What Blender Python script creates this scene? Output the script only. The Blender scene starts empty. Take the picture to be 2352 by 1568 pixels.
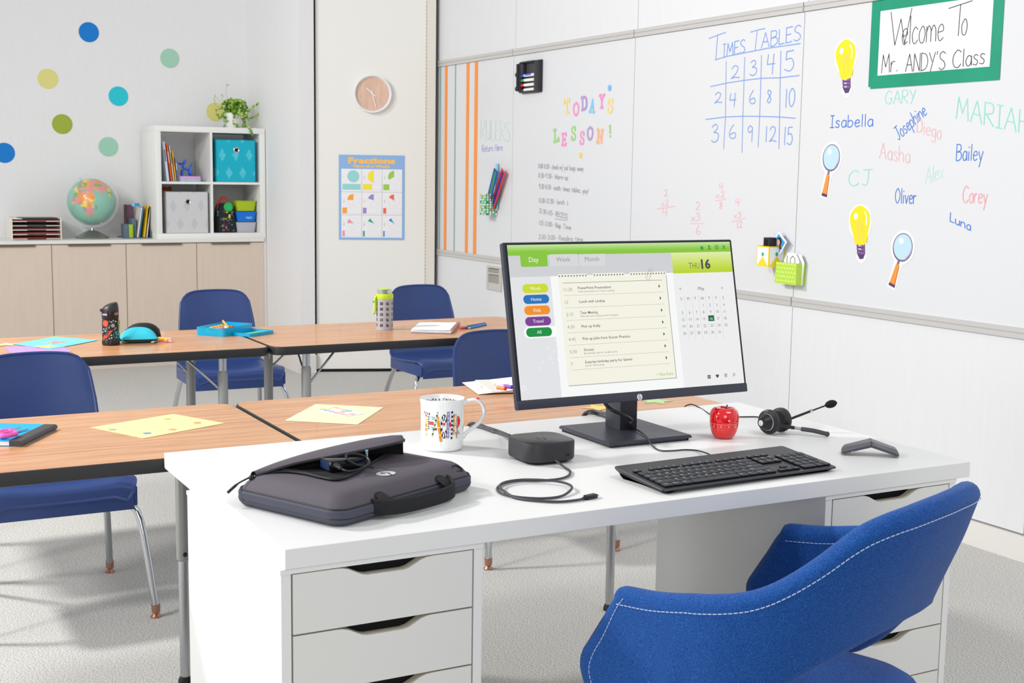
import bpy, math, random
from mathutils import Vector, Matrix
random.seed(7)
SC = bpy.context.scene
COL = SC.collection

# ------------------------------------------------------------------ camera
FPX = 2990.0                                    # focal length in pixels of the 2352 x 1568 frame
RX = Vector((0.88010968, -0.04815832, 0.47232164))
RY = Vector((-0.47455362, -0.11929467, 0.8721053))
RZ = Vector((0.01434633, -0.99169025, -0.1278461))
CAM = Vector((0, 0, 1.334))
cd = bpy.data.cameras.new('camera'); cam = bpy.data.objects.new('camera', cd); COL.objects.link(cam)
cam.matrix_world = Matrix(((RX[0], -RX[1], -RX[2], CAM[0]), (RY[0], -RY[1], -RY[2], CAM[1]),
                           (RZ[0], -RZ[1], -RZ[2], CAM[2]), (0, 0, 0, 1)))
cd.sensor_width = 36; cd.lens = 36 * FPX / 2352; cd.clip_start = .05; cd.clip_end = 60
cd.dof.use_dof = True; cd.dof.focus_distance = 3.1; cd.dof.aperture_fstop = 13
SC.camera = cam
# ------------------------------------------------------------------ world, lights, exposure
wd = bpy.data.worlds.new('world'); SC.world = wd; wd.use_nodes = True
bg = wd.node_tree.nodes['Background']; bg.inputs[0].default_value = (.93, .96, 1, 1); bg.inputs[1].default_value = .51
def area(name, loc, target, size, power, color=(1, 1, 1)):
    ld = bpy.data.lights.new(name, 'AREA'); ld.shape = 'DISK'; ld.size = size; ld.energy = power; ld.color = color
    o = bpy.data.objects.new(name, ld); COL.objects.link(o); o.location = loc
    o.rotation_euler = (Vector(target) - Vector(loc)).to_track_quat('-Z', 'Y').to_euler()
    return o
area('key_light', (-1.7, 5.6, 3.7), (1.5, 2.4, .73), .5, 195, (1, .985, .96))
area('front_light', (-3.0, 2.7, 3.4), (2.2, 8.0, 1.0), .9, 135, (1, 1, 1))
area('overhead_fill', (2.3, .8, 3.2), (2.3, 1.0, 0), 1.2, 24, (1, 1, 1))  # extra fill added overhead to brighten the near floor
area('low_left_light', (-3.2, 3.5, 1.0), (1.7, 2.4, .45), 1.3, 45, (1, 1, 1))
area('fill_light', (-1.2, -3.2, 1.9), (1.5, 3.0, .6), 2.6, 68, (1, 1, 1))
SC.view_settings.view_transform = 'Standard'; SC.view_settings.look = 'None'
SC.view_settings.exposure = 0.0; SC.view_settings.gamma = 1; SC.view_settings.use_curve_mapping = False

# ------------------------------------------------------------------ helpers
def at(px, py, x=None, y=None, z=None):
    """the point of a real plane (x=, y= or z=) seen at a pixel of the photograph"""
    a, b = px - 1176, py - 784
    d = Vector((RX[0]*a + RX[1]*b + RX[2]*FPX, RY[0]*a + RY[1]*b + RY[2]*FPX, RZ[0]*a + RZ[1]*b + RZ[2]*FPX))
    if x is not None: t = (x - CAM[0]) / d[0]
    elif y is not None: t = (y - CAM[1]) / d[1]
    else: t = (z - CAM[2]) / d[2]
    return CAM + d * t
def at_plane(px, py, o, n):
    a, b = px - 1176, py - 784
    d = Vector((RX[0]*a + RX[1]*b + RX[2]*FPX, RY[0]*a + RY[1]*b + RY[2]*FPX, RZ[0]*a + RZ[1]*b + RZ[2]*FPX))
    return CAM + d * ((o - CAM).dot(n) / d.dot(n))
def lin(c):
    c = [v / 255 for v in c]
    return tuple(v / 12.92 if v <= .04045 else ((v + .055) / 1.055) ** 2.4 for v in c) + (1,)
MATS = {}
def mat(name, col, rough=.5, metal=0, spec=.5, noise=None, bump=None, trans=0, alpha=1, emit=0, coat=0, sheen=0, ior=1.45):
    """noise=(scale, amount, (sx,sy,sz)) varies the colour; bump=(scale, strength, distance)"""
    if name in MATS: return MATS[name]
    m = bpy.data.materials.new(name); m.use_nodes = True; nt = m.node_tree; b = nt.nodes['Principled BSDF']
    b.inputs['Base Color'].default_value = lin(col); b.inputs['Roughness'].default_value = rough
    b.inputs['Metallic'].default_value = metal; b.inputs['Specular IOR Level'].default_value = spec
    b.inputs['Transmission Weight'].default_value = trans; b.inputs['Alpha'].default_value = alpha
    b.inputs['Coat Weight'].default_value = coat; b.inputs['Sheen Weight'].default_value = sheen; b.inputs['IOR'].default_value = ior
    if emit:
        b.inputs['Emission Color'].default_value = lin(col); b.inputs['Emission Strength'].default_value = emit
    if noise or bump:
        tc = nt.nodes.new('ShaderNodeTexCoord'); mp = nt.nodes.new('ShaderNodeMapping'); nt.links.new(tc.outputs['Object'], mp.inputs[0])
        if noise:
            if len(noise) > 2: mp.inputs['Scale'].default_value = noise[2]
            n = nt.nodes.new('ShaderNodeTexNoise'); n.inputs['Scale'].default_value = noise[0]; n.inputs['Detail'].default_value = 4
            nt.links.new(mp.outputs[0], n.inputs[0])
            r = nt.nodes.new('ShaderNodeValToRGB'); a = noise[1]
            r.color_ramp.elements[0].position = .3; r.color_ramp.elements[1].position = .7
            r.color_ramp.elements[0].color = lin([max(0, v * (1 - a)) for v in col]); r.color_ramp.elements[1].color = lin([min(255, v * (1 + a)) for v in col])
            nt.links.new(n.outputs[0], r.inputs[0]); nt.links.new(r.outputs[0], b.inputs['Base Color'])
        if bump:
            n2 = nt.nodes.new('ShaderNodeTexNoise'); n2.inputs['Scale'].default_value = bump[0]; n2.inputs['Detail'].default_value = 2
            nt.links.new(tc.outputs['Object'], n2.inputs[0])
            bp = nt.nodes.new('ShaderNodeBump'); bp.inputs['Strength'].default_value = bump[1]; bp.inputs['Distance'].default_value = bump[2]
            nt.links.new(n2.outputs[0], bp.inputs['Height']); nt.links.new(bp.outputs[0], b.inputs['Normal'])
    MATS[name] = m
    return m
def rrect(w, d, r, n=6, cx=0, cy=0):
    r = min(r, w / 2 - 1e-6, d / 2 - 1e-6)
    o = []
    for k, (sx, sy) in enumerate(((1, 1), (-1, 1), (-1, -1), (1, -1))):
        for i in range(n + 1):
            a = math.pi / 2 * (k + i / n)
            o.append((cx + sx * (w / 2 - r) + r * math.cos(a), cy + sy * (d / 2 - r) + r * math.sin(a)))
    return o
def inset(pts, k):
    n = len(pts); o = []
    for i in range(n):
        p0, p, p1 = Vector(pts[i-1]), Vector(pts[i]), Vector(pts[(i+1) % n])
        a = (p - p0); b = (p1 - p)
        if a.length < 1e-9: a = b
        if b.length < 1e-9: b = a
        a.normalize(); b.normalize()
        nn = Vector((-(a.y + b.y), a.x + b.x))
        if nn.length < 1e-6: nn = Vector((-a.y, a.x))
        nn.normalize(); c = max(.35, nn.dot(Vector((-a.y, a.x))))
        q = p + nn * (k / c); o.append((q.x, q.y))
    return o
def smooth_path(P, n=6, closed=False):
    P = [Vector(p) for p in P]; o = []; m = len(P)
    for i in range(m if closed else m - 1):
        if closed: a, b, c, d = P[i-1], P[i], P[(i+1) % m], P[(i+2) % m]
        else: a, b, c, d = P[max(i-1, 0)], P[i], P[i+1], P[min(i+2, m-1)]
        for k in range(n):
            t = k / n
            o.append(.5 * ((2*b) + (c - a) * t + (2*a - 5*b + 4*c - d) * t*t + (3*b - a - 3*c + d) * t**3))
    if not closed: o.append(P[-1])
    return o
_TXT = {}
def text2d(s, res=2, bold=0.0):
    """vertices and faces of a line of type at size 1, baseline at 0, plus its width"""
    k = (s, res, bold)
    if k in _TXT: return _TXT[k]
    c = bpy.data.curves.new('t', 'FONT'); c.body = s; c.resolution_u = res; c.offset = bold; c.fill_mode = 'FRONT'
    o = bpy.data.objects.new('t', c)
    me = bpy.data.meshes.new_from_object(o)
    V = [(v.co.x, v.co.y) for v in me.vertices]; Fc = [tuple(p.vertices) for p in me.polygons]
    w = (min(v[0] for v in V), max(v[0] for v in V)) if V else (0, 0)
    bpy.data.objects.remove(o); bpy.data.curves.remove(c); bpy.data.meshes.remove(me)
    _TXT[k] = (V, Fc, w); return _TXT[k]
class MB:
    def __init__(s): s.v = []; s.f = []; s.mi = []; s.ms = []; s.cur = 0; s.T = Matrix.Identity(4)
    def m(s, mt):
        if mt not in s.ms: s.ms.append(mt)
        s.cur = s.ms.index(mt); return s
    def add(s, vs, fs):
        b = len(s.v); T = s.T
        s.v += [tuple(T @ Vector(v)) for v in vs]
        s.f += [tuple(b + i for i in f) for f in fs]; s.mi += [s.cur] * len(fs); return s
    def box(s, cx, cy, cz, sx, sy, sz, R=None, bev=0):
        if bev:
            M = Matrix.Translation((cx, cy, cz)) @ (R.to_4x4() if R else Matrix.Identity(4)); T0 = s.T; s.T = T0 @ M
            s.rprism(rrect(sx, sy, bev, 2), -sz/2, sz/2, bev * .8); s.T = T0; return s
        vs = [Vector((x*sx/2, y*sy/2, z*sz/2)) for x in (-1, 1) for y in (-1, 1) for z in (-1, 1)]
        if R: vs = [R @ v for v in vs]
        return s.add([v + Vector((cx, cy, cz)) for v in vs], [(0,1,3,2),(4,6,7,5),(0,4,5,1),(2,3,7,6),(0,2,6,4),(1,5,7,3)])
    def bx(s, x0, x1, y0, y1, z0, z1, bev=0): return s.box((x0+x1)/2, (y0+y1)/2, (z0+z1)/2, x1-x0, y1-y0, z1-z0, None, bev)
    def loft(s, rings, cap0=True, cap1=True, closed=True):
        n = len(rings[0]); vs = [p for r in rings for p in r]; fs = []
        for k in range(len(rings) - 1):
            for i in range(n if closed else n - 1):
                j = (i + 1) % n
                fs.append((k*n+i, k*n+j, (k+1)*n+j, (k+1)*n+i))
        if cap0: fs.append(tuple(range(n))[::-1])
        if cap1: fs.append(tuple((len(rings)-1)*n + i for i in range(n)))
        return s.add(vs, fs)
    def prism(s, pts, z0, z1): return s.loft([[(p[0], p[1], z) for p in pts] for z in (z0, z1)])
    def rprism(s, pts, z0, z1, b, n=2):
        R = []
        for i in range(n + 1):
            a = math.pi/2 * i / n; q = inset(pts, b * (1 - math.sin(a))); R.append([(p[0], p[1], z0 + b * (1 - math.cos(a))) for p in q])
        for i in range(n + 1):
            a = math.pi/2 * i / n; q = inset(pts, b * (1 - math.cos(a))); R.append([(p[0], p[1], z1 - b * (1 - math.sin(a))) for p in q])
        return s.loft(R)
    def lathe(s, prof, n=32, cx=0, cy=0):
        R = [[(cx + r * math.cos(2*math.pi*i/n), cy + r * math.sin(2*math.pi*i/n), z) for i in range(n)] for r, z in prof]
        near = math.hypot(prof[0][0] - prof[-1][0], prof[0][1] - prof[-1][1]) < .013 and prof[0][0] > 1e-6
        return s.loft(R, prof[0][0] > 1e-6 and not near, prof[-1][0] > 1e-6 and not near)
    def tube(s, path, r, n=8, closed=False, flat=1.0):
        P = [Vector(p) for p in path]; m = len(P); rs = r if isinstance(r, (list, tuple)) else [r] * m
        up = Vector((0, 0, 1)); R = []; prev = None
        for i in range(m):
            t = (P[(i+1) % m] - P[i-1]) if closed else (P[min(i+1, m-1)] - P[max(i-1, 0)])
            if t.length < 1e-9: t = Vector((0, 0, 1))
            t.normalize()
            if prev is None: a = t.cross(up if abs(t.z) < .95 else Vector((0, 1, 0)))
            else: a = prev - t * prev.dot(t)
            if a.length < 1e-6: a = t.orthogonal()
            a.normalize(); prev = a; b = t.cross(a)
            R.append([P[i] + a * (rs[i] * math.cos(2*math.pi*k/n)) + b * (rs[i] * flat * math.sin(2*math.pi*k/n)) for k in range(n)])
        if closed: R.append(R[0])
        return s.loft(R, not closed, not closed)
    def rod(s, a, b, r, n=8): return s.tube([a, b], r, n)
    def ball(s, c, r, sc=(1, 1, 1), nu=20, nv=12):
        prof = []
        R = [[(c[0] + r*sc[0]*math.sin(math.pi*j/nv)*math.cos(2*math.pi*i/nu), c[1] + r*sc[1]*math.sin(math.pi*j/nv)*math.sin(2*math.pi*i/nu), c[2] - r*sc[2]*math.cos(math.pi*j/nv)) for i in range(nu)] for j in range(nv+1)]
        return s.loft(R, False, False)
    def grid(s, fn, nu, nv, cu=False):
        vs = [fn(i / nu, j / nv) for j in range(nv + 1) for i in range(nu + (0 if cu else 1))]; w = nu + (0 if cu else 1)
        fs = [(j*w+i, j*w+(i+1) % w, (j+1)*w+(i+1) % w, (j+1)*w+i) for j in range(nv) for i in range(nu)]
        return s.add(vs, fs)
    def poly(s, pts, z=0): return s.add([(p[0], p[1], z) for p in pts], [tuple(range(len(pts)))])
    def disc(s, cx, cy, r, z=0, n=20, ry=None): return s.poly([(cx + r*math.cos(2*math.pi*i/n), cy + (ry or r)*math.sin(2*math.pi*i/n)) for i in range(n)], z)
    def ring(s, cx, cy, r0, r1, z=0, n=24):
        vs = [(cx + r*math.cos(2*math.pi*i/n), cy + r*math.sin(2*math.pi*i/n), z) for r in (r0, r1) for i in range(n)]
        return s.add(vs, [(i, n+i, n+(i+1) % n, (i+1) % n) for i in range(n)])
    def line(s, pts, w, z=0):
        P = [Vector((p[0], p[1])) for p in pts]; P = [p for i, p in enumerate(P) if i == 0 or (p - P[i-1]).length > 1e-6]
        runs = [[P[0], P[1]]]
        for i in range(2, len(P)):
            d0 = (P[i-1] - P[i-2]).normalized(); d1 = (P[i] - P[i-1]).normalized()
            if d0.dot(d1) < .55: runs.append([P[i-1], P[i]])
            else: runs[-1].append(P[i])
        for R in runs:
            MB.zc = (MB.zc + 1) % 12; zz = z + MB.zc * .00003; L = []; n = len(R)
            for i, p in enumerate(R):
                t = (R[min(i+1, n-1)] - R[max(i-1, 0)]).normalized(); nn = Vector((-t.y, t.x)) * (w / 2)
                if i == 0: p = p - t * w * .25
                elif i == n - 1: p = p + t * w * .25
                L += [(p.x + nn.x, p.y + nn.y, zz + i*.000004), (p.x - nn.x, p.y - nn.y, zz + i*.000004)]
            s.add(L, [(2*i, 2*i+1, 2*i+3, 2*i+2) for i in range(n - 1)])
        return s
    zc = 0
    def text(s, st, x, y, size, z=0, align='l', bold=0, res=2, width=None, shear=0):
        V, Fc, w = text2d(st, res, bold); ww = (w[1] - w[0]); sx = size if width is None or ww == 0 else width / ww
        ox = x - w[0]*sx - (ww * sx / 2 if align == 'c' else ww * sx if align == 'r' else 0)
        return s.add([(ox + a * sx + b * size * shear, y + b * size, z) for a, b in V], Fc)
    def build(s, name, parent=None, label=None, smooth=True, angle=35, kind=None):
        me = bpy.data.meshes.new(name); me.from_pydata(s.v, [], s.f)
        for mt in s.ms: me.materials.append(mt)
        if s.mi: me.polygons.foreach_set('material_index', s.mi)
        if smooth:
            me.polygons.foreach_set('use_smooth', [True] * len(me.polygons)); me.set_sharp_from_angle(angle=math.radians(angle))
        me.update(); o = bpy.data.objects.new(name, me); COL.objects.link(o)
        if parent: o.parent = parent
        if label: o['label'] = label
        if kind: o['kind'] = kind
        return o
def thing(name, label, cat, loc=(0, 0, 0), rz=0, group=None, rot=None):
    o = bpy.data.objects.new(name, None); COL.objects.link(o); o.location = loc; o.rotation_euler = rot or (0, 0, rz)
    o.empty_display_size = .05; o['label'] = label; o['category'] = cat
    if group: o['group'] = group
    return o
def tag(o, label, cat, group=None):
    o['label'] = label; o['category'] = cat
    if group: o['group'] = group
    return o
def struct(o): o['kind'] = 'structure'; return o
def solo(mb, name, label, cat, loc=(0, 0, 0), rz=0, group=None, rot=None, **k):
    """a thing that is one mesh; mb is in local coordinates"""
    o = mb.build(name, **k); o.location = loc; o.rotation_euler = rot or (0, 0, rz); return tag(o, label, cat, group)
def clone(o, loc, rz, label, group=None):
    r = o.copy(); COL.objects.link(r); r.location = loc; r.rotation_euler = (0, 0, rz); r['label'] = label
    if group: r['group'] = group
    for ch in list(o.children):
        c = ch.copy(); COL.objects.link(c); c.parent = r
        for g in list(ch.children):
            d = g.copy(); COL.objects.link(d); d.parent = c
    return r
# ------------------------------------------------------------------ the setting
XW = 3.722                                       # plane of the right-hand wall
YB = 9.28                                        # plane of the back wall
M_wall = mat('wall_paper', (233, 232, 232), .85, bump=(260, .10, .002), noise=(70, .005, (1, 1, .2)))
M_wall2 = mat('wall_panel_vinyl', (223, 223, 225), .6, noise=(50, .005, (1, 1, .08)), bump=(180, .08, .001))
M_wb = mat('whiteboard_enamel', (219, 220, 222), .22, spec=.35)
M_cream = mat('cream_door_paint', (234, 232, 226), .55)
M_trim = mat('aluminium_trim', (205, 203, 200), .4, metal=.25)
M_gapgrey = mat('joint_grey', (176, 176, 180), .7)
M_black = mat('gap_shade_black', (12, 12, 12), .9)
M_base = mat('vinyl_baseboard', (222, 219, 214), .5)
M_white = mat('white_laminate', (238, 238, 236), .45)
def carpet():
    m = mat('grey_loop_carpet', (170, 168, 164), .95, spec=.1); nt = m.node_tree; b = nt.nodes['Principled BSDF']
    tc = nt.nodes.new('ShaderNodeTexCoord'); mp = nt.nodes.new('ShaderNodeMapping'); mp.inputs['Scale'].default_value = (1, 2.1, 1)
    mp.inputs['Rotation'].default_value = (0, 0, .5)
    nt.links.new(tc.outputs['Object'], mp.inputs[0])
    n1 = nt.nodes.new('ShaderNodeTexNoise'); n1.inputs['Scale'].default_value = 190; n1.inputs['Detail'].default_value = 3; n1.inputs['Roughness'].default_value = .7
    n2 = nt.nodes.new('ShaderNodeTexNoise'); n2.inputs['Scale'].default_value = 3; n2.inputs['Detail'].default_value = 2
    r = nt.nodes.new('ShaderNodeValToRGB'); e = r.color_ramp.elements
    e[0].position = .36; e[0].color = lin((146, 142, 136)); e[1].position = .64; e[1].color = lin((244, 242, 238))
    x = e.new(.5); x.color = lin((204, 202, 197))
    nt.links.new(mp.outputs[0], n1.inputs[0]); nt.links.new(tc.outputs['Object'], n2.inputs[0]); nt.links.new(n1.outputs[0], r.inputs[0])
    nt.links.new(r.outputs[0], b.inputs['Base Color'])
    bp = nt.nodes.new('ShaderNodeBump'); bp.inputs['Strength'].default_value = .6; bp.inputs['Distance'].default_value = .004
    nt.links.new(n1.outputs[0], bp.inputs['Height']); nt.links.new(bp.outputs[0], b.inputs['Normal'])
    return m
b = MB().m(carpet()); b.box(0, 4.0, -.05, 7.6, 13.0, .1); fl = struct(b.build('floor', smooth=False))
b = MB().m(M_wall); b.bx(-3.8, 2.81 + .18, YB, YB + .12, 0, 2.9); struct(b.build('wall_back', smooth=False))
b = MB().m(M_wall); b.bx(2.832, 2.935, 8.165, YB + .1, 0, 2.9); wr = struct(b.build('wall_return', smooth=False))
b = MB().m(M_base); b.bx(2.824, 2.832, 8.157, YB, 0, .12); b.bx(2.824, 2.94, 8.155, 8.165, 0, .12)
struct(b.build('baseboard_return', smooth=False))
# angled closet door with a black shadow gap, beside the wall return
DO = Vector((2.94, 8.2, 0)); DD = Vector((.9358, -.3526, 0)); DN = Vector((-.3526, -.9358, 0))   # DN faces the room
dr = thing('door_1', '', ''); del dr['label']; del dr['category']; dr['kind'] = 'structure'
dr.location = DO; dr.rotation_euler = (0, 0, math.atan2(DD.y, DD.x))
b = MB().m(M_cream); b.bx(.018, .735, 0, .04, .02, 2.7); b.build('door_leaf', dr, smooth=False)
b = MB().m(M_cream); b.bx(.018, .735, -.0015, 0, .022, .09); b.build('kick_plate', dr, smooth=False)
b = MB().m(M_black); b.bx(-.03, .80, .05, .07, 0, 2.8); b.bx(.0, .018, .0, .06, 0, 2.7); b.bx(0, .735, .0, .04, 0, .02); b.build('shadow_gap', dr, 'black strips painted as the shade in the gap around the door leaf', smooth=False)  # solid black boxes painted as the shade in the door gap
b = MB().m(mat('weather_strip', (196, 176, 140), .8))
for k in range(110): b.bx(.735, .741, -.002, .01, .03 + k * .0235, .03 + k * .0235 + .012)
b.build('edge_strip', dr, 'tan perforated edge strip', smooth=False)
b = MB().m(mat('jamb_cream', (224, 220, 210), .6)); b.bx(.736, .80, .0, .03, 0, 2.7); b.build('door_jamb', dr, smooth=False)
# right wall: three bands of panels with aluminium rails between
ZL, ZU = .806, 2.043
wr = struct(MB().m(M_gapgrey).bx(XW + .012, XW + .1, -2.4, 8.08, 0, 2.95).build('wall_right', smooth=False))
seams = [8.06, 6.90, 5.612, 4.337, 3.065, 1.79, .52, -.75, -2.02]
def seam_off(k, band): return 0.008 if band == 0 else 0
for band, (z0, z1, mt, nm) in enumerate(((ZU + .020, 2.94, M_wall2, 'upper_panel'), (ZL + .019, ZU - .020, M_wb, 'whiteboard_panel'), (.10, ZL - .019, M_wall2, 'lower_panel'))):
    for k in range(len(seams) - 1):
        y1, y0 = seams[k], seams[k+1]
        o = MB().m(mt).bx(XW, XW + .012, y0 + .0018 - (.02 if band == 0 else 0), y1 - .0018 - (.02 if band == 0 else 0), z0, z1).build(nm, wr, smooth=False)
for zc, nm in ((ZU, 'upper_rail'), (ZL, 'lower_rail')):
    for k in range(len(seams) - 1):
        y1, y0 = seams[k], seams[k+1]; b = MB().m(M_trim)
        b.bx(XW - .010, XW + .012, y0 + .003, y1 - .003, zc + .002, zc + .019); b.bx(XW - .006, XW + .012, y0 + .003, y1 - .003, zc - .003, zc + .002)
        b.bx(XW - .010, XW + .012, y0 + .003, y1 - .003, zc - .019, zc - .003); b.build(nm, wr, smooth=False)
b = MB().m(M_base).bx(XW - .006, XW + .01, -2.4, 8.06, 0, .093)
struct(b.build('baseboard_right', smooth=False))
b = MB().m(M_cream).bx(XW - .05, XW + .012, 8.0, 8.06, 0, 2.9); struct(b.build('trim_1', smooth=False))
# ------------------------------------------------------------------ handwriting: strokes in a unit cell (cap height 1)
GL = {
'A': (.6, ['0,0 .3,1 .6,0', '.12,.38 .5,.38']), 'B': (.5, ['0,0 0,1', '~0,1 .38,.95 .4,.65 .05,.52', '~.05,.52 .42,.5 .5,.2 .25,0 0,0']),
'C': (.6, ['~.58,.85 .35,1 .08,.75 .02,.4 .15,.08 .4,0 .6,.18']), 'D': (.55, ['.02,0 .02,1', '~0,1 .4,.9 .55,.5 .4,.12 0,0']),
'E': (.45, ['.45,1 0,1 0,0 .45,.04', '0,.52 .35,.54']), 'G': (.6, ['~.55,.85 .3,1 .05,.7 .03,.3 .25,0 .52,.15 .55,.42', '.35,.42 .6,.42']),
'H': (.5, ['0,1 0,0', '.5,1 .5,0', '0,.5 .5,.52']), 'I': (.3, ['.0,1 .3,1', '.15,1 .15,0', '0,0 .3,0']), 'J': (.5, ['.1,1 .6,1', '~.38,1 .38,.3 .25,0 .05,.1']),
'L': (.4, ['0,1 0,0 .4,.03']), 'M': (.65, ['0,0 .08,1 .32,.3 .55,1 .65,0']), 'N': (.5, ['0,0 .02,1 .48,0 .5,1']), 'O': (.6, ['~.3,1 .05,.75 .02,.35 .25,0 .5,.2 .58,.65 .3,1']),
'R': (.5, ['0,0 0,1', '~0,1 .4,.97 .42,.6 .02,.48', '.1,.48 .5,0']), 'S': (.5, ['~.48,.88 .28,1 .05,.85 .1,.62 .4,.42 .46,.15 .2,0 0,.12']),
'T': (.6, ['0,1 .6,1', '.3,1 .3,0']), 'U': (.5, ['~0,1 .02,.25 .25,0 .47,.25 .5,1', '.5,1 .5,0']), 'W': (.75, ['0,1 .2,0 .38,.75 .55,0 .75,1']), 'Y': (.5, ['0,1 .25,.5', '.5,1 .15,-.05']), 'X': (.5, ['0,0 .5,1', '0,1 .5,0']),
'P': (.5, ['0,0 0,1', '~0,1 .42,.95 .42,.55 0,.5']),
'a': (.42, ['~.4,.48 .2,.58 .02,.3 .15,0 .36,.12 .4,.5', '.4,.55 .42,0']), 'b': (.42, ['0,1 0,0', '~0,.4 .2,.56 .4,.35 .3,.05 .1,-.02 0,.1']), 'c': (.38, ['~.38,.48 .2,.58 .02,.35 .08,.05 .25,0 .4,.12']),
'd': (.42, ['.4,1 .42,0', '~.4,.45 .2,.56 .02,.3 .12,0 .38,.1']), 'e': (.4, ['~.03,.3 .38,.35 .3,.56 .1,.5 .02,.25 .15,0 .4,.1']), 'f': (.3, ['~.35,.9 .2,1 .12,.8 .12,0', '0,.55 .3,.55']),
'g': (.42, ['~.38,.48 .2,.58 .02,.35 .12,.05 .36,.15 .4,.5', '~.4,.55 .4,-.15 .25,-.38 .02,-.28']), 'h': (.42, ['0,1 0,0', '~0,.35 .2,.58 .38,.45 .4,0']), 'i': (.12, ['.06,.55 .06,0', '.06,.78 .07,.84']),
'j': (.2, ['~.15,.55 .15,-.2 0,-.35', '.15,.78 .16,.84']), 'k': (.4, ['0,1 0,0', '.35,.55 .02,.25 .4,0']), 'l': (.12, ['.06,1 .07,0']), 'm': (.65, ['0,.55 0,0', '~0,.35 .15,.57 .3,.4 .3,0', '~.3,.35 .47,.57 .62,.4 .64,0']),
'n': (.42, ['0,.55 0,0', '~0,.35 .2,.58 .38,.42 .4,0']), 'o': (.42, ['~.2,.57 .02,.35 .08,.05 .3,0 .42,.3 .32,.55 .2,.57']), 'p': (.42, ['0,.55 0,-.4', '~0,.4 .2,.58 .4,.35 .28,.03 0,.08']),
'r': (.32, ['0,.55 0,0', '~0,.33 .15,.55 .32,.52']), 's': (.35, ['~.33,.5 .15,.58 .05,.42 .3,.2 .22,0 0,.06']), 't': (.3, ['~.14,.85 .14,.1 .3,.02', '0,.6 .3,.6']), 'u': (.42, ['~0,.55 .03,.1 .2,0 .38,.15 .4,.55', '.4,.55 .41,0']),
'v': (.4, ['0,.55 .2,0 .4,.55']), 'w': (.55, ['0,.55 .14,0 .28,.45 .4,0 .55,.55']), 'x': (.4, ['0,0 .4,.5', '0,.5 .4,0']), 'y': (.42, ['0,.55 .2,.05', '.42,.55 .1,-.4']),
'0': (.42, ['~.2,1 .02,.7 .05,.2 .22,0 .4,.3 .38,.8 .2,1']), '1': (.12, ['.06,1 .05,0']), '2': (.5, ['~.05,.78 .2,1 .4,.85 .3,.4 .02,.02', '.02,.02 .2,.1 .5,.02']), '3': (.45, ['~.03,.85 .25,1 .4,.78 .15,.55', '~.15,.55 .45,.45 .42,.12 .18,0 0,.12']),
'4': (.5, ['.08,1 .02,.5 .5,.52', '.42,1 .36,0']), '5': (.5, ['.45,1 .1,.97 .08,.58', '~.08,.58 .35,.62 .48,.3 .3,.02 0,.12']), '6': (.45, ['~.28,1 .05,.55 .05,.15 .25,0 .43,.15 .35,.42 .08,.3']), '8': (.42, ['~.35,.85 .15,.98 .08,.75 .35,.35 .25,.02 .05,.15 .3,.6 .35,.85']),
'9': (.42, ['~.38,.85 .18,1 .03,.78 .15,.58 .38,.72', '.38,.9 .36,0']), '-': (.35, ['.05,.4 .3,.4']), ':': (.12, ['.05,.45 .07,.5', '.05,.1 .07,.15']), '.': (.15, ['.05,.0 .1,.05']), ',': (.12, ['.08,.05 .02,-.12']), "'": (.15, ['.08,1.05 .05,.85']),
'!': (.15, ['.07,1 .07,.3', '.07,.08 .08,.02']), '/': (.3, ['.3,1.1 0,-.4']), ')': (.3, ['~0,.75 .2,.35 .0,-.1']), '(': (.3, ['~.3,.9 .1,.3 .3,-.1']), ' ': (.35, []),
}
def strokes(text, gap=.13):
    x = 0; out = []
    for ch in text:
        w, ps = GL[ch]
        for p in ps:
            c = p.startswith('~'); pts = [tuple(map(float, q.split(','))) for q in p.lstrip('~').split()]
            if c: pts = [(v.x, v.y) for v in smooth_path([(a, b, 0) for a, b in pts], 4)]
            out.append([(a + x, b) for a, b in pts])
        x += w + gap
    return out, x - gap
# frame of the right wall: u runs to the right as seen (-Y), v is up, n faces the room
WM = Matrix(((0, 0, -1, XW), (-1, 0, 0, 0), (0, 1, 0, 0), (0, 0, 0, 1)))
def wv(px, py, off=0): p = at(px, py, x=XW - off); return Vector((-p.y, p.z))
INK = {}
def ink(nm, c): return mat('marker_ink_' + nm, c, .6)
I_blue = ink('blue', (122, 158, 226)); I_dblue = ink('strong_blue', (60, 118, 214)); I_teal = ink('mint', (140, 219, 205)); I_pteal = ink('pale_mint', (196, 228, 224))
I_pink = ink('pink', (244, 184, 188)); I_red = ink('rose', (240, 160, 168)); I_grey = ink('grey', (160, 155, 160)); I_black = ink('black', (70, 62, 66)); I_lil = ink('lilac', (160, 168, 222))
_off = [0]
def wword(mb, text, p0, p1, h, w=.0035, rot=False, top=None):
    a = wv(*p0); b = wv(*p1); H = wv(p0[0], p0[1] - h).y - a.y; d = b - a
    S, W = strokes(text); k = d.length / W if not rot else d.length / W
    up = Vector((0, 1)) if not rot else Vector((-d.y, d.x)).normalized()
    if rot: H = h * .0021
    _off[0] = (_off[0] + 1) % 7
    for s in S: mb.line([tuple(a + d * (x / W) + up * (y * H)) for x, y in s], w, .0006 + _off[0] * .00004)
def wmb(m): b = MB(); b.T = WM; return b.m(m)
def ink_obj(mb, label): return mb.build('marker_writing', wr_, label, smooth=False)
wr_ = bpy.data.objects['wall_right']
def c2(x, y): return (1840 + x / 2.3066, y / 2.3066)
def c1(x, y): return (1460 + x / 2.8, y / 2.8)
def c5(x, y): return (970 + x / 2.904, 100 + y / 2.904)
def c6(x, y): return (1220 + x / 7.84, 360 + y / 7.84)
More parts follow.
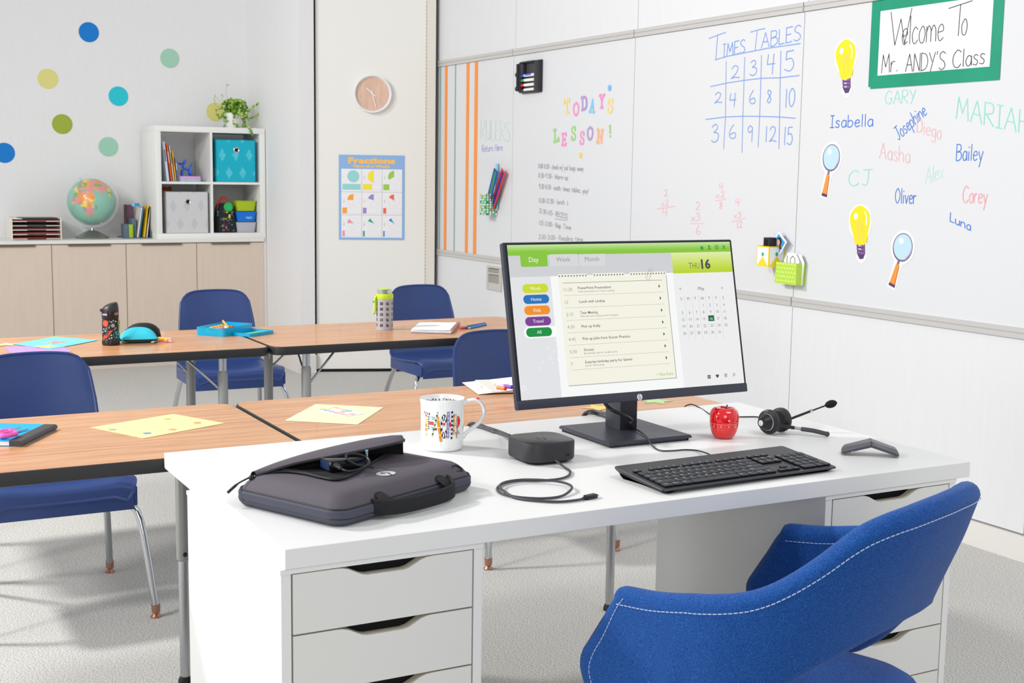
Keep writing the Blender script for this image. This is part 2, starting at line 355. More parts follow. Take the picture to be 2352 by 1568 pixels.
for txt, a, b, h, m, w, r in (
    ('GARY', (445, 552), (605, 545), 30, I_teal, .0032, 0), ('MARIAH', (822, 628), (1205, 712), 50, I_teal, .0042, 0), ('Isabella', (155, 676), (380, 668), 27, I_dblue, .0042, 0),
    ('Josephine', (515, 745), (668, 604), 26, I_dblue, .0034, 1), ('Diego', (612, 698), (742, 738), 32, I_pink, .0034, 0), ('Aasha', (415, 838), (575, 864), 36, I_pink, .0032, 0),
    ('Bailey', (822, 850), (962, 850), 37, I_dblue, .0036, 0), ('CJ', (250, 985), (365, 980), 35, I_teal, .0036, 0), ('Alex', (657, 975), (752, 940), 38, I_pteal, .004, 0),
    ('Oliver', (498, 1075), (608, 1080), 34, I_dblue, .0036, 0), ('Corey', (855, 1072), (985, 1078), 38, I_red, .0036, 0), ('Luna', (790, 1172), (898, 1222), 20, I_dblue, .0036, 0)):
    b_ = wmb(m); wword(b_, txt, c2(*a), c2(*b), h, w, bool(r))
    nm = {I_teal: 'mint', I_dblue: 'blue', I_pink: 'pink', I_pteal: 'faint mint', I_red: 'rose'}[m]
    ink_obj(b_, nm + ' handwritten name ' + txt)
# times tables grid
b_ = wmb(I_blue)
for P in ([(583,395),(578,750),(566,958)], [(702,368),(690,750),(684,980)], [(810,355),(806,500),(798,750),(788,945)], [(935,327),(930,500),(926,750),(922,955)],
          [(480,557),(580,535),(695,517),(810,503),(930,500),(1053,485)], [(450,768),(575,752),(690,747),(800,748),(925,752),(1028,760)], [(513,385),(575,365),(700,340),(850,310),(1060,280)],
          [(472,248),(530,225),(580,208)], [(528,228),(515,385)], [(738,207),(790,192),(832,183)], [(783,200),(768,322)]):
    b_.line([tuple(wv(*c1(*p))) for p in P], .0042, .0007)
for t, a, b, h in (('IMES', (560,370),(703,338),30), ('ABLES', (808,310),(1062,258),34), ('2',(612,508),(668,500),29), ('3',(735,488),(775,484),35), ('4',(842,478),(893,474),45), ('5',(955,462),(1018,456),47),
    ('2',(506,664),(555,660),24), ('4',(603,688),(645,686),31), ('6',(730,668),(770,667),31), ('8',(843,662),(873,661),30), ('10',(962,692),(1022,682),42),
    ('3',(487,916),(530,912),41), ('6',(600,892),(645,890),32), ('9',(718,912),(752,912),37), ('12',(834,912),(905,912),35), ('15',(954,932),(1008,932),41)):
    wword(b_, t, c1(*a), c1(*b), h, .0046)
ink_obj(b_, 'blue hand-drawn times tables grid')
b_ = wmb(I_pink)
for t, a, b, h in (('2',(180,1264),(206,1262),16), ('x2',(163,1326),(212,1324),15), ('4',(174,1396),(202,1394),20), ('2',(385,1350),(414,1350),19), ('x3',(358,1422),(412,1420),19), ('6',(388,1508),(415,1508),20),
    ('4',(536,1228),(560,1226),18), ('x2',(515,1272),(572,1270),14), ('8',(537,1344),(557,1342),16), ('4',(640,1326),(668,1324),18), ('x3',(630,1402),(675,1398),14), ('12',(652,1468),(686,1462),16)):
    wword(b_, t, c1(*a), c1(*b), h, .0036)
for P in ([(138,1343),(252,1325)], [(352,1437),(437,1437)], [(515,1290),(582,1280)], [(617,1427),(705,1400)]): b_.line([tuple(wv(*c1(*p))) for p in P], .0036, .0007)
ink_obj(b_, 'pink handwritten multiplication sums')
b_ = wmb(I_pteal); wword(b_, 'RULERS', c5(390, 635), c5(585, 655), 44, .005); ink_obj(b_, 'pale mint handwritten word rulers')
b_ = wmb(I_lil); wword(b_, 'Return Here', c5(398, 722), c5(535, 712), 15, .005); ink_obj(b_, 'lilac handwritten return here')
b_ = wmb(I_grey)
for t, a, b in (('8:00-8:30- check-in/ put bags away', (130,205), (940,255)), ('8:30-9:30- Warm-up', (130,372), (665,415)), ('9:30-11:30- math: times tables, yay!', (140,568), (1030,660)),
    ('11:30-12:30- lunch :)', (145,825), (670,865)), ('12:30-1:15- RECESS', (150,1010), (660,1115)), ('1:15-2:00- Nap Time', (145,1225), (715,1312)), ('2:00-3:00- Reading time', (135,1478), (930,1528))):
    wword(b_, t, c6(*a), c6(*b), 10.5, .0036)
b_.line([tuple(wv(*c6(*p))) for p in [(430,1118),(655,1145)]], .0036, .0007)
ink_obj(b_, 'grey handwritten daily schedule')
# ------------------------------------------------------------------ welcome sign of green tape, with black handwriting
P = {k: wv(*v) for k, v in dict(bl=(1995, 203), br=(2297, 180), il=(2016, 175.6), ir=(2274, 151)).items()}
u0, u1 = P['bl'].x, P['br'].x; v0 = (P['bl'].y + P['br'].y) / 2; tw = P['il'].x - u0; vin = (P['il'].y + P['ir'].y) / 2; uin1 = P['ir'].x
vt_in = wv(2022, 26).y; vt = vt_in + (vin - v0) * 1.0
sg = thing('welcome_sign', 'white welcome sign in a green tape frame with black handwriting', 'sign', (XW, 0, 0))
def wl(m): b = MB(); b.T = Matrix.Translation((-XW, 0, 0)) @ WM; return b.m(m)
M_gtape = mat('green_masking_tape', (0, 146, 112), .45, noise=(6, .03)); M_paper = mat('white_paper', (246, 246, 247), .7)
b_ = wl(M_paper).box((u0+u1)/2, (v0+vt)/2, .0014, u1-u0-.02, vt-v0-.02, .0006); b_.build('paper', sg, smooth=False)
for x0, x1, y0, y1, z in ((u0, u0+tw, v0+.004, vt, .0022), (uin1, u1, v0, vt, .0020), (u0+.012, u1, v0-.004, vin, .0026), (u0, u1, vt_in, vt, .0018)):
    wl(M_gtape).box((x0+x1)/2, (y0+y1)/2, z, x1-x0, y1-y0, .0006).build('tape_strip', sg, smooth=False)
b_ = wl(I_black)
def sword(t, a, b, h, w=.0032):
    pa, pb = wv(*c2(*a)), wv(*c2(*b)); H = wv(c2(*a)[0], c2(*a)[1] - h).y - pa.y; S, W = strokes(t, .1); d = pb - pa
    for s in S: b_.line([tuple(pa + d * (x / W) + Vector((0, y * H))) for x, y in s], w, .0029)
sword('W', (470, 245), (580, 228), 78); sword('elcome', (535, 238), (755, 214), 64); sword('Mr.', (428, 388), (515, 376), 42); sword("ANDY'S", (555, 380), (765, 368), 40); sword('Class', (803, 362), (975, 336), 40); sword('o', (850, 186), (880, 182), 62)
for Q in ([(785,45),(910,4)], [(848,22),(835,190)]): b_.line([tuple(wv(*c2(*p))) for p in Q], .0032, .0029)
b_.build('handwriting', sg, 'black marker handwriting', smooth=False)
# ------------------------------------------------------------------ coloured tape stripes
M_otape = mat('orange_tape', (250, 148, 58), .5); M_ttape = mat('teal_tape', (132, 172, 174), .5)
for (xt, yt), (xb, yb), w, m, lab in (((130,145),(107,1378),.014,M_ttape,'thin teal tape stripe at the far left of the whiteboard'), ((168,140),(145,1380),.037,M_otape,'orange tape stripe standing alone between two teal stripes'),
    ((227,137),(208,1388),.014,M_ttape,'thin teal tape stripe right of the single orange stripe'), ((310,118),(290,1397),.040,M_otape,'left one of the close pair of orange tape stripes'), ((366,108),(345,1403),.043,M_otape,'right one of the orange pair, beside the word rulers')):
    a = wv(*c5(xt, yt)); c = wv(*c5(xb, yb)); u = (a.x + c.x) / 2
    solo(wmb(m).box(u, (a.y + c.y) / 2 , .0012, w, a.y - c.y, .0012), 'tape_stripe', lab, 'tape', group='tape stripes on the whiteboard', smooth=False)
# ------------------------------------------------------------------ cut-out letters TODAY'S LESSON!
SLAB = {'T': ['0,1 .6,1', '.3,1 .3,0', '.12,0 .48,0', '0,1 0,.8', '.6,1 .6,.8'], 'O': ['~.3,1 .05,.8 .02,.4 .15,.06 .3,0 .45,.06 .58,.4 .55,.8 .3,1'], 'D': ['.12,0 .12,1', '0,1 .3,1', '0,0 .3,0', '~.2,1 .5,.9 .58,.5 .5,.1 .2,0'],
 'A': ['.1,0 .3,1 .5,0', '.18,.35 .42,.35', '0,0 .2,0', '.4,0 .6,0'], 'Y': ['.1,1 .3,.5 .5,1', '.3,.5 .3,0', '.15,0 .45,0', '0,1 .2,1', '.4,1 .6,1'], 'S': ['~.5,.8 .4,.98 .2,1 .05,.82 .12,.6 .42,.45 .55,.25 .45,.03 .2,0 .05,.18', '.53,1 .53,.7', '.04,0 .04,.3'],
 'L': ['.15,1 .15,0', '0,1 .3,1', '0,0 .55,0 .55,.25'], 'E': ['.12,0 .12,1', '0,1 .55,1 .55,.8', '0,0 .55,0 .55,.2', '.12,.5 .4,.5', '.4,.4 .4,.6'], 'N': ['.1,0 .1,1 .5,0 .5,1', '0,0 .22,0', '.4,1 .6,1', '0,1 .12,1'], '!': ['.3,1 .3,.35', '.3,.08 .3,0', '.22,1 .38,1']}
LC = dict(y=(240, 214, 140), p=(240, 150, 200), v=(178, 156, 206), b=(136, 196, 236), g=(164, 208, 130), o=(244, 182, 140))
LN = dict(y='yellow', p='pink', v='purple', b='blue', g='green', o='orange')
for ch, x0, y0, x1, y1, c, rot in (('T',945,370,985,470,'y',.12), ('O',1005,390,1047,483,'p',0), ('D',1058,350,1102,445,'v',.1), ('A',1113,367,1155,463,'b',-.1), ('Y',1176,338,1220,433,'p',0), ('S',1232,368,1275,465,'y',-.05),
    ('L',872,568,915,657,'g',.12), ('E',927,595,965,683,'p',0), ('S',992,550,1027,648,'g',.05), ('S',1050,583,1083,677,'p',-.05), ('O',1098,552,1142,645,'v',0), ('N',1160,570,1210,668,'o',-.06), ('!',1236,545,1270,627,'g',.1)):
    a = wv(*c5(x0, (y0+y1)/2)); q = wv(*c5(x1, (y0+y1)/2)); cx = (x0+x1)/2; tp = wv(*c5(cx, y0)); bt = wv(*c5(cx, y1)); W = q.x - a.x; H = tp.y - bt.y; uc = (a.x+q.x)/2; vc = (tp.y+bt.y)/2
    m = mat('letter_' + LN[c], LC[c], .6); b = MB().m(m); b.T = Matrix.Rotation(rot, 4, 'Z')
    k = 0
    for s in SLAB[ch]:
        cc = s.startswith('~'); pts = [tuple(map(float, p.split(','))) for p in s.lstrip('~').split()]
        if cc: pts = [(v.x, v.y) for v in smooth_path([(i, j, 0) for i, j in pts], 4)]
        q3 = [((i/.6 - .5) * W * .8, (j - .5) * H * .86) for i, j in pts]; k += 1
        b.line(q3, W * (.22 if ch != '!' else .3), .0008 + .0002 * k); b.line(q3, W * (.22 if ch != '!' else .3), .0002)
    o = solo(b, 'letter_cutout', '', 'letter', smooth=False); o.matrix_world = WM @ Matrix.Translation((uc, vc, 0))
    row = "TODAY'S" if y0 < 500 else 'LESSON'
    lab = {'T': 'yellow cut-out letter T starting the word TODAY\'S', 'D': 'purple cut-out letter D in TODAY\'S', 'A': 'light blue cut-out letter A in TODAY\'S', 'Y': 'pink cut-out letter Y in TODAY\'S', 'L': 'green cut-out letter L starting LESSON',
           'E': 'pink cut-out letter E in LESSON', 'N': 'orange cut-out letter N in LESSON', '!': 'green cut-out exclamation mark after LESSON'}.get(ch)
    if ch == 'O': lab = 'pink cut-out letter O in TODAY\'S' if c == 'p' else 'purple cut-out letter O in LESSON'
    if ch == 'S': lab = {'y': 'yellow cut-out letter S ending TODAY\'S', 'g': 'green cut-out letter S in LESSON', 'p': 'pink cut-out letter S in LESSON'}[c]
    o['label'] = lab; o['group'] = 'cut-out letters of the lesson heading'
for x, y, c, lab in ((1251, 296, (120, 180, 232), 'small blue dot magnet above the heading letters'), (1058, 745, (238, 204, 110), 'small yellow dot magnet under the lesson heading')):
    p = wv(*c5(x, y)); b = MB().m(mat('magnet%d' % x, c, .4)); b.lathe([(0, 0), (.016, 0), (.016, .003), (0, .004)], 20); o = solo(b, 'dot_magnet', lab, 'magnet'); o.matrix_world = WM @ Matrix.Translation((p.x, p.y, 0))
# ------------------------------------------------------------------ bulb and magnifier stickers
M_stw = mat('sticker_white', (250, 250, 250), .4); M_yel = mat('bulb_yellow', (255, 222, 34), .35); M_ydk = mat('bulb_gold', (240, 176, 30), .4); M_pur = mat('bulb_purple', (128, 92, 148), .5); M_pdk = mat('bulb_violet', (84, 58, 104), .5); M_hi = mat('sticker_highlight', (255, 255, 235), .4)
def at_wall(name, label, cat, px, py, rot=0, group=None):
    p = wv(px, py); t = thing(name, label, cat, group=group); t.matrix_world = WM @ Matrix.Translation((p.x, p.y, 0)) @ Matrix.Rotation(rot, 4, 'Z'); return t
def cut(pts, k): return inset(pts, -k)
def bulb(px, py, lab, rot):
    t = at_wall('light_bulb_sticker', lab, 'sticker', px, py, rot, 'light bulb stickers')
    out = [(v.x, v.y) for v in smooth_path([(-.052, .042, 0), (-.045, .078, 0), (0, .103, 0), (.045, .078, 0), (.052, .042, 0), (.038, -.005, 0), (.024, -.045, 0), (-.024, -.045, 0), (-.038, -.005, 0)], 4, True)][::-1]
    bk = [(-.026, -.04), (-.06, .01), (-.062, .055), (-.05, .09), (0, .112), (.05, .09), (.062, .055), (.06, .01), (.030, -.04), (.030, -.10), (.012, -.122), (-.010, -.122), (-.028, -.10)]
    bk = [(v.x, v.y) for v in smooth_path([(a, c, 0) for a, c in bk], 3, True)]
    MB().m(M_stw).prism(bk[::-1], .0004, .0016).build('backing', t, smooth=False)
    MB().m(M_ydk).prism(out[::-1], .0016, .0020).m(M_yel).prism(inset(out[::-1], .004), .002, .0024).build('glass_bulb', t, smooth=False)
    b = MB().m(M_hi).disc(-.022, .065, .011, .0026, 16, .013); b.line([(.030, .08), (.039, .055), (.034, .025)], .006, .0026); b.m(mat('filament_buff', (244, 204, 120), .5)).line([(-.018, .02), (-.02, .03), (0, .045), (.02, .03), (.012, .018)], .004, .0026); b.line([(-.006, .035), (-.012, -.03)], .003, .0026); b.line([(.008, .035), (.012, -.03)], .003, .0026); b.build('print_detail', t, smooth=False)
    b = MB().m(M_pdk).prism([(-.024, -.045), (-.022, -.088), (-.010, -.108), (.010, -.108), (.022, -.088), (.024, -.045)], .0016, .002)
    for k in range(3): b.m(M_pur).line([(-.022, -.052 - k*.014), (.022, -.058 - k*.014)], .009, .0022); b.m(mat('sticker_lilac', (214, 198, 226), .5)).line([(-.012, -.052 - k*.014), (0, -.0545 - k*.014)], .005, .0024)
    b.build('screw_base', t, 'purple screw base', smooth=False)
bulb(1944, 152, 'yellow light bulb sticker high up, left of the welcome sign', .12); bulb(1977, 533, 'yellow light bulb sticker low on the board, below the name CJ', .12)
M_glass = mat('lens_print_blue', (190, 220, 238), .3); M_rim = mat('lens_rim_grey', (120, 110, 130), .4); M_hand = mat('handle_orange', (240, 150, 60), .45)
def magn(px, py, lab, rot):
    t = at_wall('magnifier_sticker', lab, 'sticker', px, py, rot, 'magnifying glass stickers')
    MB().m(M_stw).prism([(.062*math.cos(a/16*math.pi), .05 + .066*math.sin(a/16*math.pi)) for a in range(-6, 23)] + [(-.022, -.04), (-.022, -.12), (.022, -.12), (.022, -.04)], .0004, .0016).build('backing', t, smooth=False)
    MB().m(M_rim).disc(0, .05, .052, .0018, 32, .056).m(M_glass).disc(0, .052, .047, .0021, 32, .050).m(M_hi).disc(-.015, .072, .012, .0024, 16).m(mat('lens_edge_lilac', (176, 160, 200), .4)).line([(.030*1, .012), (.045, .04), (.047, .06)], .006, .0023).build('lens', t, smooth=False)
    b = MB().m(M_rim).prism([(-.006, -.02), (.006, -.02), (.006, -.004), (-.006, -.004)], .0016, .002); b.m(M_hand).prism([(-.016, -.10), (.016, -.10), (.009, -.02), (-.009, -.02)], .0016, .0022); b.m(mat('handle_shade', (196, 104, 36), .5)).line([(.009, -.025), (.014, -.098)], .004, .0024); b.m(M_pdk).prism([(-.017, -.112), (.017, -.112), (.017, -.1), (-.017, -.1)], .0016, .0023); b.build('handle', t, 'orange handle', smooth=False)
magn(1905, 390, 'magnifying glass sticker left of the name CJ', -.2); magn(2066, 596, 'magnifying glass sticker at the bottom of the board', -.3)
# ------------------------------------------------------------------ wall dots
for i, (px, py, c, lab) in enumerate(((204, 74, (0, 122, 206), 'blue round wall sticker, the highest of the wall dots'), (390, 134, (164, 208, 184), 'mint green round wall sticker high on the wall, right of the top blue dot'),
    (110, 181, (224, 216, 134), 'pale yellow round wall sticker on the open wall at the left'), (272, 221, (38, 198, 214), 'turquoise round wall sticker in the middle of the dots'), (143, 285, (158, 176, 60), 'olive green round wall sticker under the pale yellow one'),
    (249, 337, (160, 208, 184), 'mint green round wall sticker just above the globe'), (10, 351, (0, 122, 206), 'blue round wall sticker at the left edge, lowest of the dots'), (495, 257, (224, 216, 130), 'pale yellow round wall sticker behind the trailing plant'))):
    p = at(px, py, y=YB); b = MB().m(mat('dot_%d_%d_%d' % c, c, .7)); b.T = Matrix.Rotation(math.pi/2, 4, 'X'); b.lathe([(0, 0), (.0665, 0), (.0665, .0012), (0, .0012)], 40)
    solo(b, 'wall_dot', lab, 'wall sticker', (p.x, YB - .0005, p.z), group='round stickers on the back wall')
# ------------------------------------------------------------------ low cabinets and worktop
YC = 8.86; ZC = .861
M_beige = mat('beige_cabinet_front', (216, 199, 183), .5, noise=(40, .012, (1, 1, .1))); M_pull = mat('pull_bronze', (120, 106, 92), .4, metal=.5); M_plinth = mat('plinth_beige', (214, 200, 187), .55); M_top = mat('worktop_white', (228, 227, 221), .4)
names = {3: 'beige cabinet below the shelf unit, beside the wall corner', 2: 'beige cabinet below the left half of the shelf unit', 1: 'beige cabinet below the globe', 0: 'beige cabinet below the letter tray', -1: 'beige cabinet left of the letter tray cabinet', -2: 'beige cabinet farthest from the wall corner'}
for k in (3, 2, 1, 0, -1, -2):
    x0 = 1.39 + (k - 1) * .4733 ; x1 = x0 + .4733
    t = thing('base_cabinet', names[k], 'cabinet', ((x0 + x1) / 2, YC, 0), group='beige base cabinets'); w = .4733 / 2
    MB().m(M_beige).bx(-w + .001, w - .001, .02, .40, .09, .837).build('carcass', t, smooth=False)
    MB().m(M_plinth).bx(-w, w, .012, .05, 0, .09).build('plinth', t, smooth=False)
    d = MB().m(M_beige).bx(-w + .002, w - .002, 0, .019, .093, .831, .001).build('door', t, smooth=False)
    MB().m(M_pull).bx(-.135, .135, -.011, .002, .829, .833).bx(-.135, .135, -.011, -.009, .822, .829).build('handle', d, smooth=False)
b = MB().m(M_top).bx(-1.0, 2.809, YC - .012, YB - .001, .838, ZC, .002); solo(b, 'worktop', 'long white worktop over the beige cabinets along the back wall', 'worktop', smooth=False)
# ------------------------------------------------------------------ cube shelf
KX0, KX1, KZ0, KZ1 = 2.070, 2.826, ZC, ZC + .758
kt = thing('cube_shelf', 'white four-cube shelf unit standing on the worktop in the corner', 'shelf', ((KX0 + KX1)/2, YC, ZC)); w = (KX1 - KX0) / 2; h = KZ1 - KZ0; fr = .038
M_kal = mat('shelf_white_foil', (236, 236, 232), .45)
MB().m(M_kal).bx(-w, w, 0, .39, 0, fr, .001).build('bottom_board', kt); MB().m(M_kal).bx(-w, w, 0, .39, h - fr, h, .001).build('top_board', kt)
for sx in (-1, 1): MB().m(M_kal).bx(min(sx*w, sx*(w-fr)), max(sx*w, sx*(w-fr)), .0005, .39, fr, h - fr, .001).build('side_board', kt)
MB().m(M_kal).bx(-.008, .008, .001, .389, fr, h - fr).build('divider', kt, smooth=False)
zm = h/2 ; MB().m(M_kal).bx(-w + fr, -.008, .001, .389, zm - .008, zm + .008).build('shelf_board', kt, smooth=False); MB().m(M_kal).bx(.008, w - fr, .001, .389, zm - .008, zm + .008).build('shelf_board', kt, smooth=False)
KC = (KX0 + KX1)/2; ZS = ZC + zm + .008; ZF = ZC + fr
def book(name, lab, x, z, tilt, th, hh, dp, y0, c, cat='book', group=None, spine=None):
    """bottom-left corner at x,z; leans by tilt (positive = top to the left); seen from its spine or fore edge"""
    t = thing(name, lab, cat, (x, y0, z), group=group, rot=(0, -tilt, 0))
    m = mat('cover_%d_%d_%d' % c, c, .45); e = .0016
    b = MB().m(m).bx(0, e, 0, dp, 0, hh).bx(th - e, th, 0, dp, 0, hh).bx(0, th, 0, e, 0, hh); b.build('cover', t, smooth=False)
    b = MB().m(mat('page_block', (238, 236, 228), .8)).bx(e, th - e, e, dp - .004, .002, hh - .002); b.build('pages', t, smooth=False)
    if spine: MB().m(mat('spine_%d_%d_%d' % spine, spine, .5)).bx(th*.3, th*.7, -.0006, 0, hh*.5, hh*.8).build('spine_print', t, smooth=False)
    return t
X0 = KX0 + fr
for n, (x, tilt, th, hh, c, sp, lab) in enumerate(((.012, .10, .020, .265, (206, 216, 232), (90, 96, 110), 'tall pale blue-grey book leaning on the side of the top left cube'), (.040, .11, .012, .250, (240, 92, 40), (250, 210, 180), 'orange book leaning beside the pale grey one'),
    (.056, .11, .010, .24, (206, 214, 196), (120, 150, 120), 'thin pale green book between the orange and yellow books'), (.070, .10, .010, .205, (250, 180, 30), (230, 120, 40), 'thin yellow book leaning in the top left cube'), (.084, .09, .010, .155, (92, 140, 214), (230, 235, 250), 'short blue book at the right end of the leaning row'))):
    book('shelf_book', lab, X0 + x + .030, ZS + .0008, tilt, th, hh, .19, YC + .035, c, group='leaning books in the top left cube', spine=sp)
M_pinkp = mat('pink_patterned_card', (226, 164, 214), .6, noise=(120, .12)); M_palb = mat('pale_blue_card', (168, 200, 214), .6, noise=(120, .08))
bx0 = at(411, 416, y=YC + .05).x
solo(MB().m(M_palb).bx(0, .150, 0, .11, 0, .018, .001), 'gift_box', 'flat pale blue box under the pink box, below the toy dog', 'box', (bx0, YC + .05, ZS + .0005))
solo(MB().m(M_pinkp).bx(-.001, .149, 0, .11, 0, .017, .001), 'gift_box', 'flat pink patterned box with the blue toy dog on it', 'box', (bx0, YC + .05, ZS + .019))
# balloon dog
M_bd = mat('balloon_blue', (20, 96, 214), .22, coat=.5)
t = thing('balloon_dog', 'glossy blue balloon dog figurine on the pink box', 'figurine', (bx0 + .062, YC + .10, ZS + .0365))
def sausage(b, p, q, r): 
    p, q = Vector(p), Vector(q); ax = q - p; n = 7
    b.tube([p + ax * (i / n) for i in range(n + 1)], [r * max(.12, math.sin(math.pi * min(1, max(0, (i + .25) / (n + .5)))) ** .45) for i in range(n + 1)], 10)
b = MB().m(M_bd); sausage(b, (-.018, 0, .048), (.018, 0, .046), .011); b.build('body', t)
for sx, s2 in ((-1, -1), (-1, 1), (1, -1), (1, 1)):
    b = MB().m(M_bd); x = sx * .024; sausage(b, (x, s2 * .010, .046), (x + (-.010 if sx < 0 else .012) * (1 if s2 < 0 else .3), s2 * .012, .0015), .0095); b.build('leg', t)
b = MB().m(M_bd); sausage(b, (-.022, 0, .050), (-.017, 0, .078), .008); b.build('neck', t); b = MB().m(M_bd); sausage(b, (-.014, 0, .078), (-.052, 0, .086), .009); b.ball((-.054, 0, .086), .004); b.build('muzzle', t)
for s2 in (-1, 1): b = MB().m(M_bd); sausage(b, (-.016, s2*.004, .080), (-.002, s2*.012, .110), .009); b.build('ear', t)
b = MB().m(M_bd); sausage(b, (.022, 0, .050), (.040, 0, .084), .006); b.ball((.041, 0, .087), .004); b.build('tail', t)
# fabric bins
def damask(col, col2):
    m = mat('damask_%d' % col[0], col, .8); nt = m.node_tree; b = nt.nodes['Principled BSDF']; tc = nt.nodes.new('ShaderNodeTexCoord')
    mp = nt.nodes.new('ShaderNodeMapping'); mp.inputs['Scale'].default_value = (10.5, 1, 8.2); nt.links.new(tc.outputs['Object'], mp.inputs[0])
    sep = nt.nodes.new('ShaderNodeSeparateXYZ'); nt.links.new(mp.outputs[0], sep.inputs[0])
    def M(op, a, b_=None, c=None):
        n = nt.nodes.new('ShaderNodeMath'); n.operation = op
        for i, v in enumerate((a, b_, c)):
            if v is None: continue
            if isinstance(v, (int, float)): n.inputs[i].default_value = v
            else: nt.links.new(v, n.inputs[i])
        return n.outputs[0]
    row = M('FLOOR', sep.outputs[2]); off = M('MULTIPLY', M('MODULO', row, 2), .5)
    fx = M('ABSOLUTE', M('SUBTRACT', M('FRACT', M('ADD', sep.outputs[0], off)), .5)); fz = M('ABSOLUTE', M('SUBTRACT', M('FRACT', sep.outputs[2]), .5))
    d = M('ADD', M('MULTIPLY', fx, 2.6), M('MULTIPLY', fz, 1.9)); nz = nt.nodes.new('ShaderNodeTexNoise'); nz.inputs['Scale'].default_value = 90; nt.links.new(tc.outputs['Object'], nz.inputs[0])
    v = M('ADD', d, M('MULTIPLY', nz.outputs[0], .7)); k = M('LESS_THAN', v, 1.02); k2 = M('LESS_THAN', M('FRACT', M('MULTIPLY', v, 5)), .55); kk = M('MULTIPLY', k, M('ADD', .35, M('MULTIPLY', k2, .65)))
    mx = nt.nodes.new('ShaderNodeMix'); mx.data_type = 'RGBA'; nt.links.new(kk, mx.inputs['Factor']); mx.inputs['A'].default_value = lin(col); mx.inputs['B'].default_value = lin(col2); nt.links.new(mx.outputs['Result'], b.inputs['Base Color'])
    return m
M_chrome = mat('chrome', (214, 214, 216), .12, metal=1); M_dark = mat('dark_void', (22, 14, 14), .8); M_steel = mat('brushed_steel', (186, 186, 186), .32, metal=1)
def bin_(px0, py_t, z, yoff, w, hh, mt, lab, rz=0, edge=None):
    x = at(px0, py_t, y=YC + yoff).x + w/2; t = thing('fabric_bin', lab, 'storage box', (x, YC + yoff, z), rz)
    b = MB().m(mt); e = .004
    b.bx(-w/2, w/2, 0, e, 0, hh).bx(-w/2, w/2, .33 - e, .33, 0, hh).bx(-w/2, -w/2 + e, e, .33 - e, 0, hh).bx(w/2 - e, w/2, e, .33 - e, 0, hh).bx(-w/2 + e, w/2 - e, e, .33 - e, 0, e); b.build('fabric_body', t, smooth=False)
    b = MB().m(edge); b.tube([(-w/2, 0, hh), (w/2, 0, hh), (w/2, .33, hh), (-w/2, .33, hh)], .0028, 6, True); b.tube([(-w/2, 0, .003), (-w/2, 0, hh)], .0022, 6); b.tube([(w/2, 0, .003), (w/2, 0, hh)], .0022, 6); b.build('piping', t)
    b = MB().m(M_chrome); b.T = Matrix.Translation((.005, 0, hh * .76)) @ Matrix.Rotation(math.pi/2, 4, 'X'); b.lathe([(.013, 0), (.0205, .0), (.0205, .002), (.0165, .005), (.013, .003), (.013, 0)], 24).m(M_dark).disc(0, 0, .0135, .0012, 20); b.build('grommet', t, 'chrome ring with a dark finger hole')
bin_(497, 380, ZS + .002, .012, .272, .286, damask((16, 176, 200), (96, 206, 222)), 'turquoise patterned fabric bin in the top right cube', 0, mat('teal_piping', (0, 150, 178), .6))
bin_(382, 490, ZF + .002, .020, .283, .279, damask((206, 206, 208), (188, 189, 194)), 'light grey patterned fabric bin in the bottom left cube', 0, mat('grey_piping', (176, 178, 182), .6))
# teddy
M_fur = mat('brown_fur', (146, 70, 30), .95, bump=(300, .8, .006), noise=(90, .25)); p = at(376, 437, y=YC + .15)
t = thing('teddy_bear', 'brown plush bear peeking over the grey fabric bin', 'plush toy', (KX0 + fr + .055, YC + .17, ZF + .006))
b = MB().m(M_fur).ball((0, 0, .12), .052, (1, 1, 2.1)); b.build('body', t); b = MB().m(M_fur).ball((.0, -.02, .262), .050, (1.1, 1, .85)); b.build('head', t)
for sx in (-.032, .04): MB().m(M_fur).ball((sx, -.005, .297), .012).build('ear', t)
# lunch bag
p0, p1 = at(496, 536, y=YC + .08), at(543, 536, y=YC + .08); wb = p1.x - p0.x
t = thing('lunch_bag', 'black lunch bag with colourful print and green badge in the bottom right cube', 'bag', ((p0.x + p1.x)/2, YC + .12, ZF + .001))
M_bag = mat('black_bag_print', (30, 30, 36), .7); w2 = wb/2
rings = []
for z, k in ((0, .96), (.01, 1.0), (.10, .93), (.16, .78), (.19, .66), (.2, .58)):
    rings.append([(x * k, y * (.5 + .5*k), z) for x, y in rrect(wb, .13, .03, 4)])
MB().m(M_bag).loft(rings).build('bag_body', t)
b = MB(); rnd = random.Random(3)
for k in range(36):
    z = rnd.uniform(.012, .15); sc = 1 - z * 1.1; c = rnd.choice([(196, 52, 52), (48, 150, 130), (170, 196, 60), (120, 120, 130), (140, 40, 60), (60, 90, 150)]); x = rnd.uniform(-.8, .8) * w2 * sc * .8; yy = -.0655 * (1 - z * .62)
    b.m(mat('print_%d_%d_%d' % c, c, .7)); b.T = Matrix.Translation((x, yy - .001, z)) @ Matrix.Rotation(math.pi/2 - .28, 4, 'X'); b.disc(0, 0, rnd.uniform(.004, .010), 0, 8, rnd.uniform(.003, .011))
b.build('bag_print', t, 'scattered colourful print', smooth=False, kind='stuff')
b = MB().m(mat('badge_green', (40, 180, 90), .4)); b.T = Matrix.Translation((.010, -.062, .176)) @ Matrix.Rotation(math.pi/2, 4, 'X'); b.lathe([(0, 0), (.031, 0), (.032, .006), (.029, .009), (0, .010)], 28).m(mat('badge_deep', (20, 140, 70), .4)).ring(0, 0, .019, .021, .0095); b.build('badge', t, 'round green badge')
b = MB().m(mat('tag_yellow', (196, 228, 80), .5)).bx(.010, .022, -.074, -.070, .10, .125, .001); b.build('zip_tag', t)
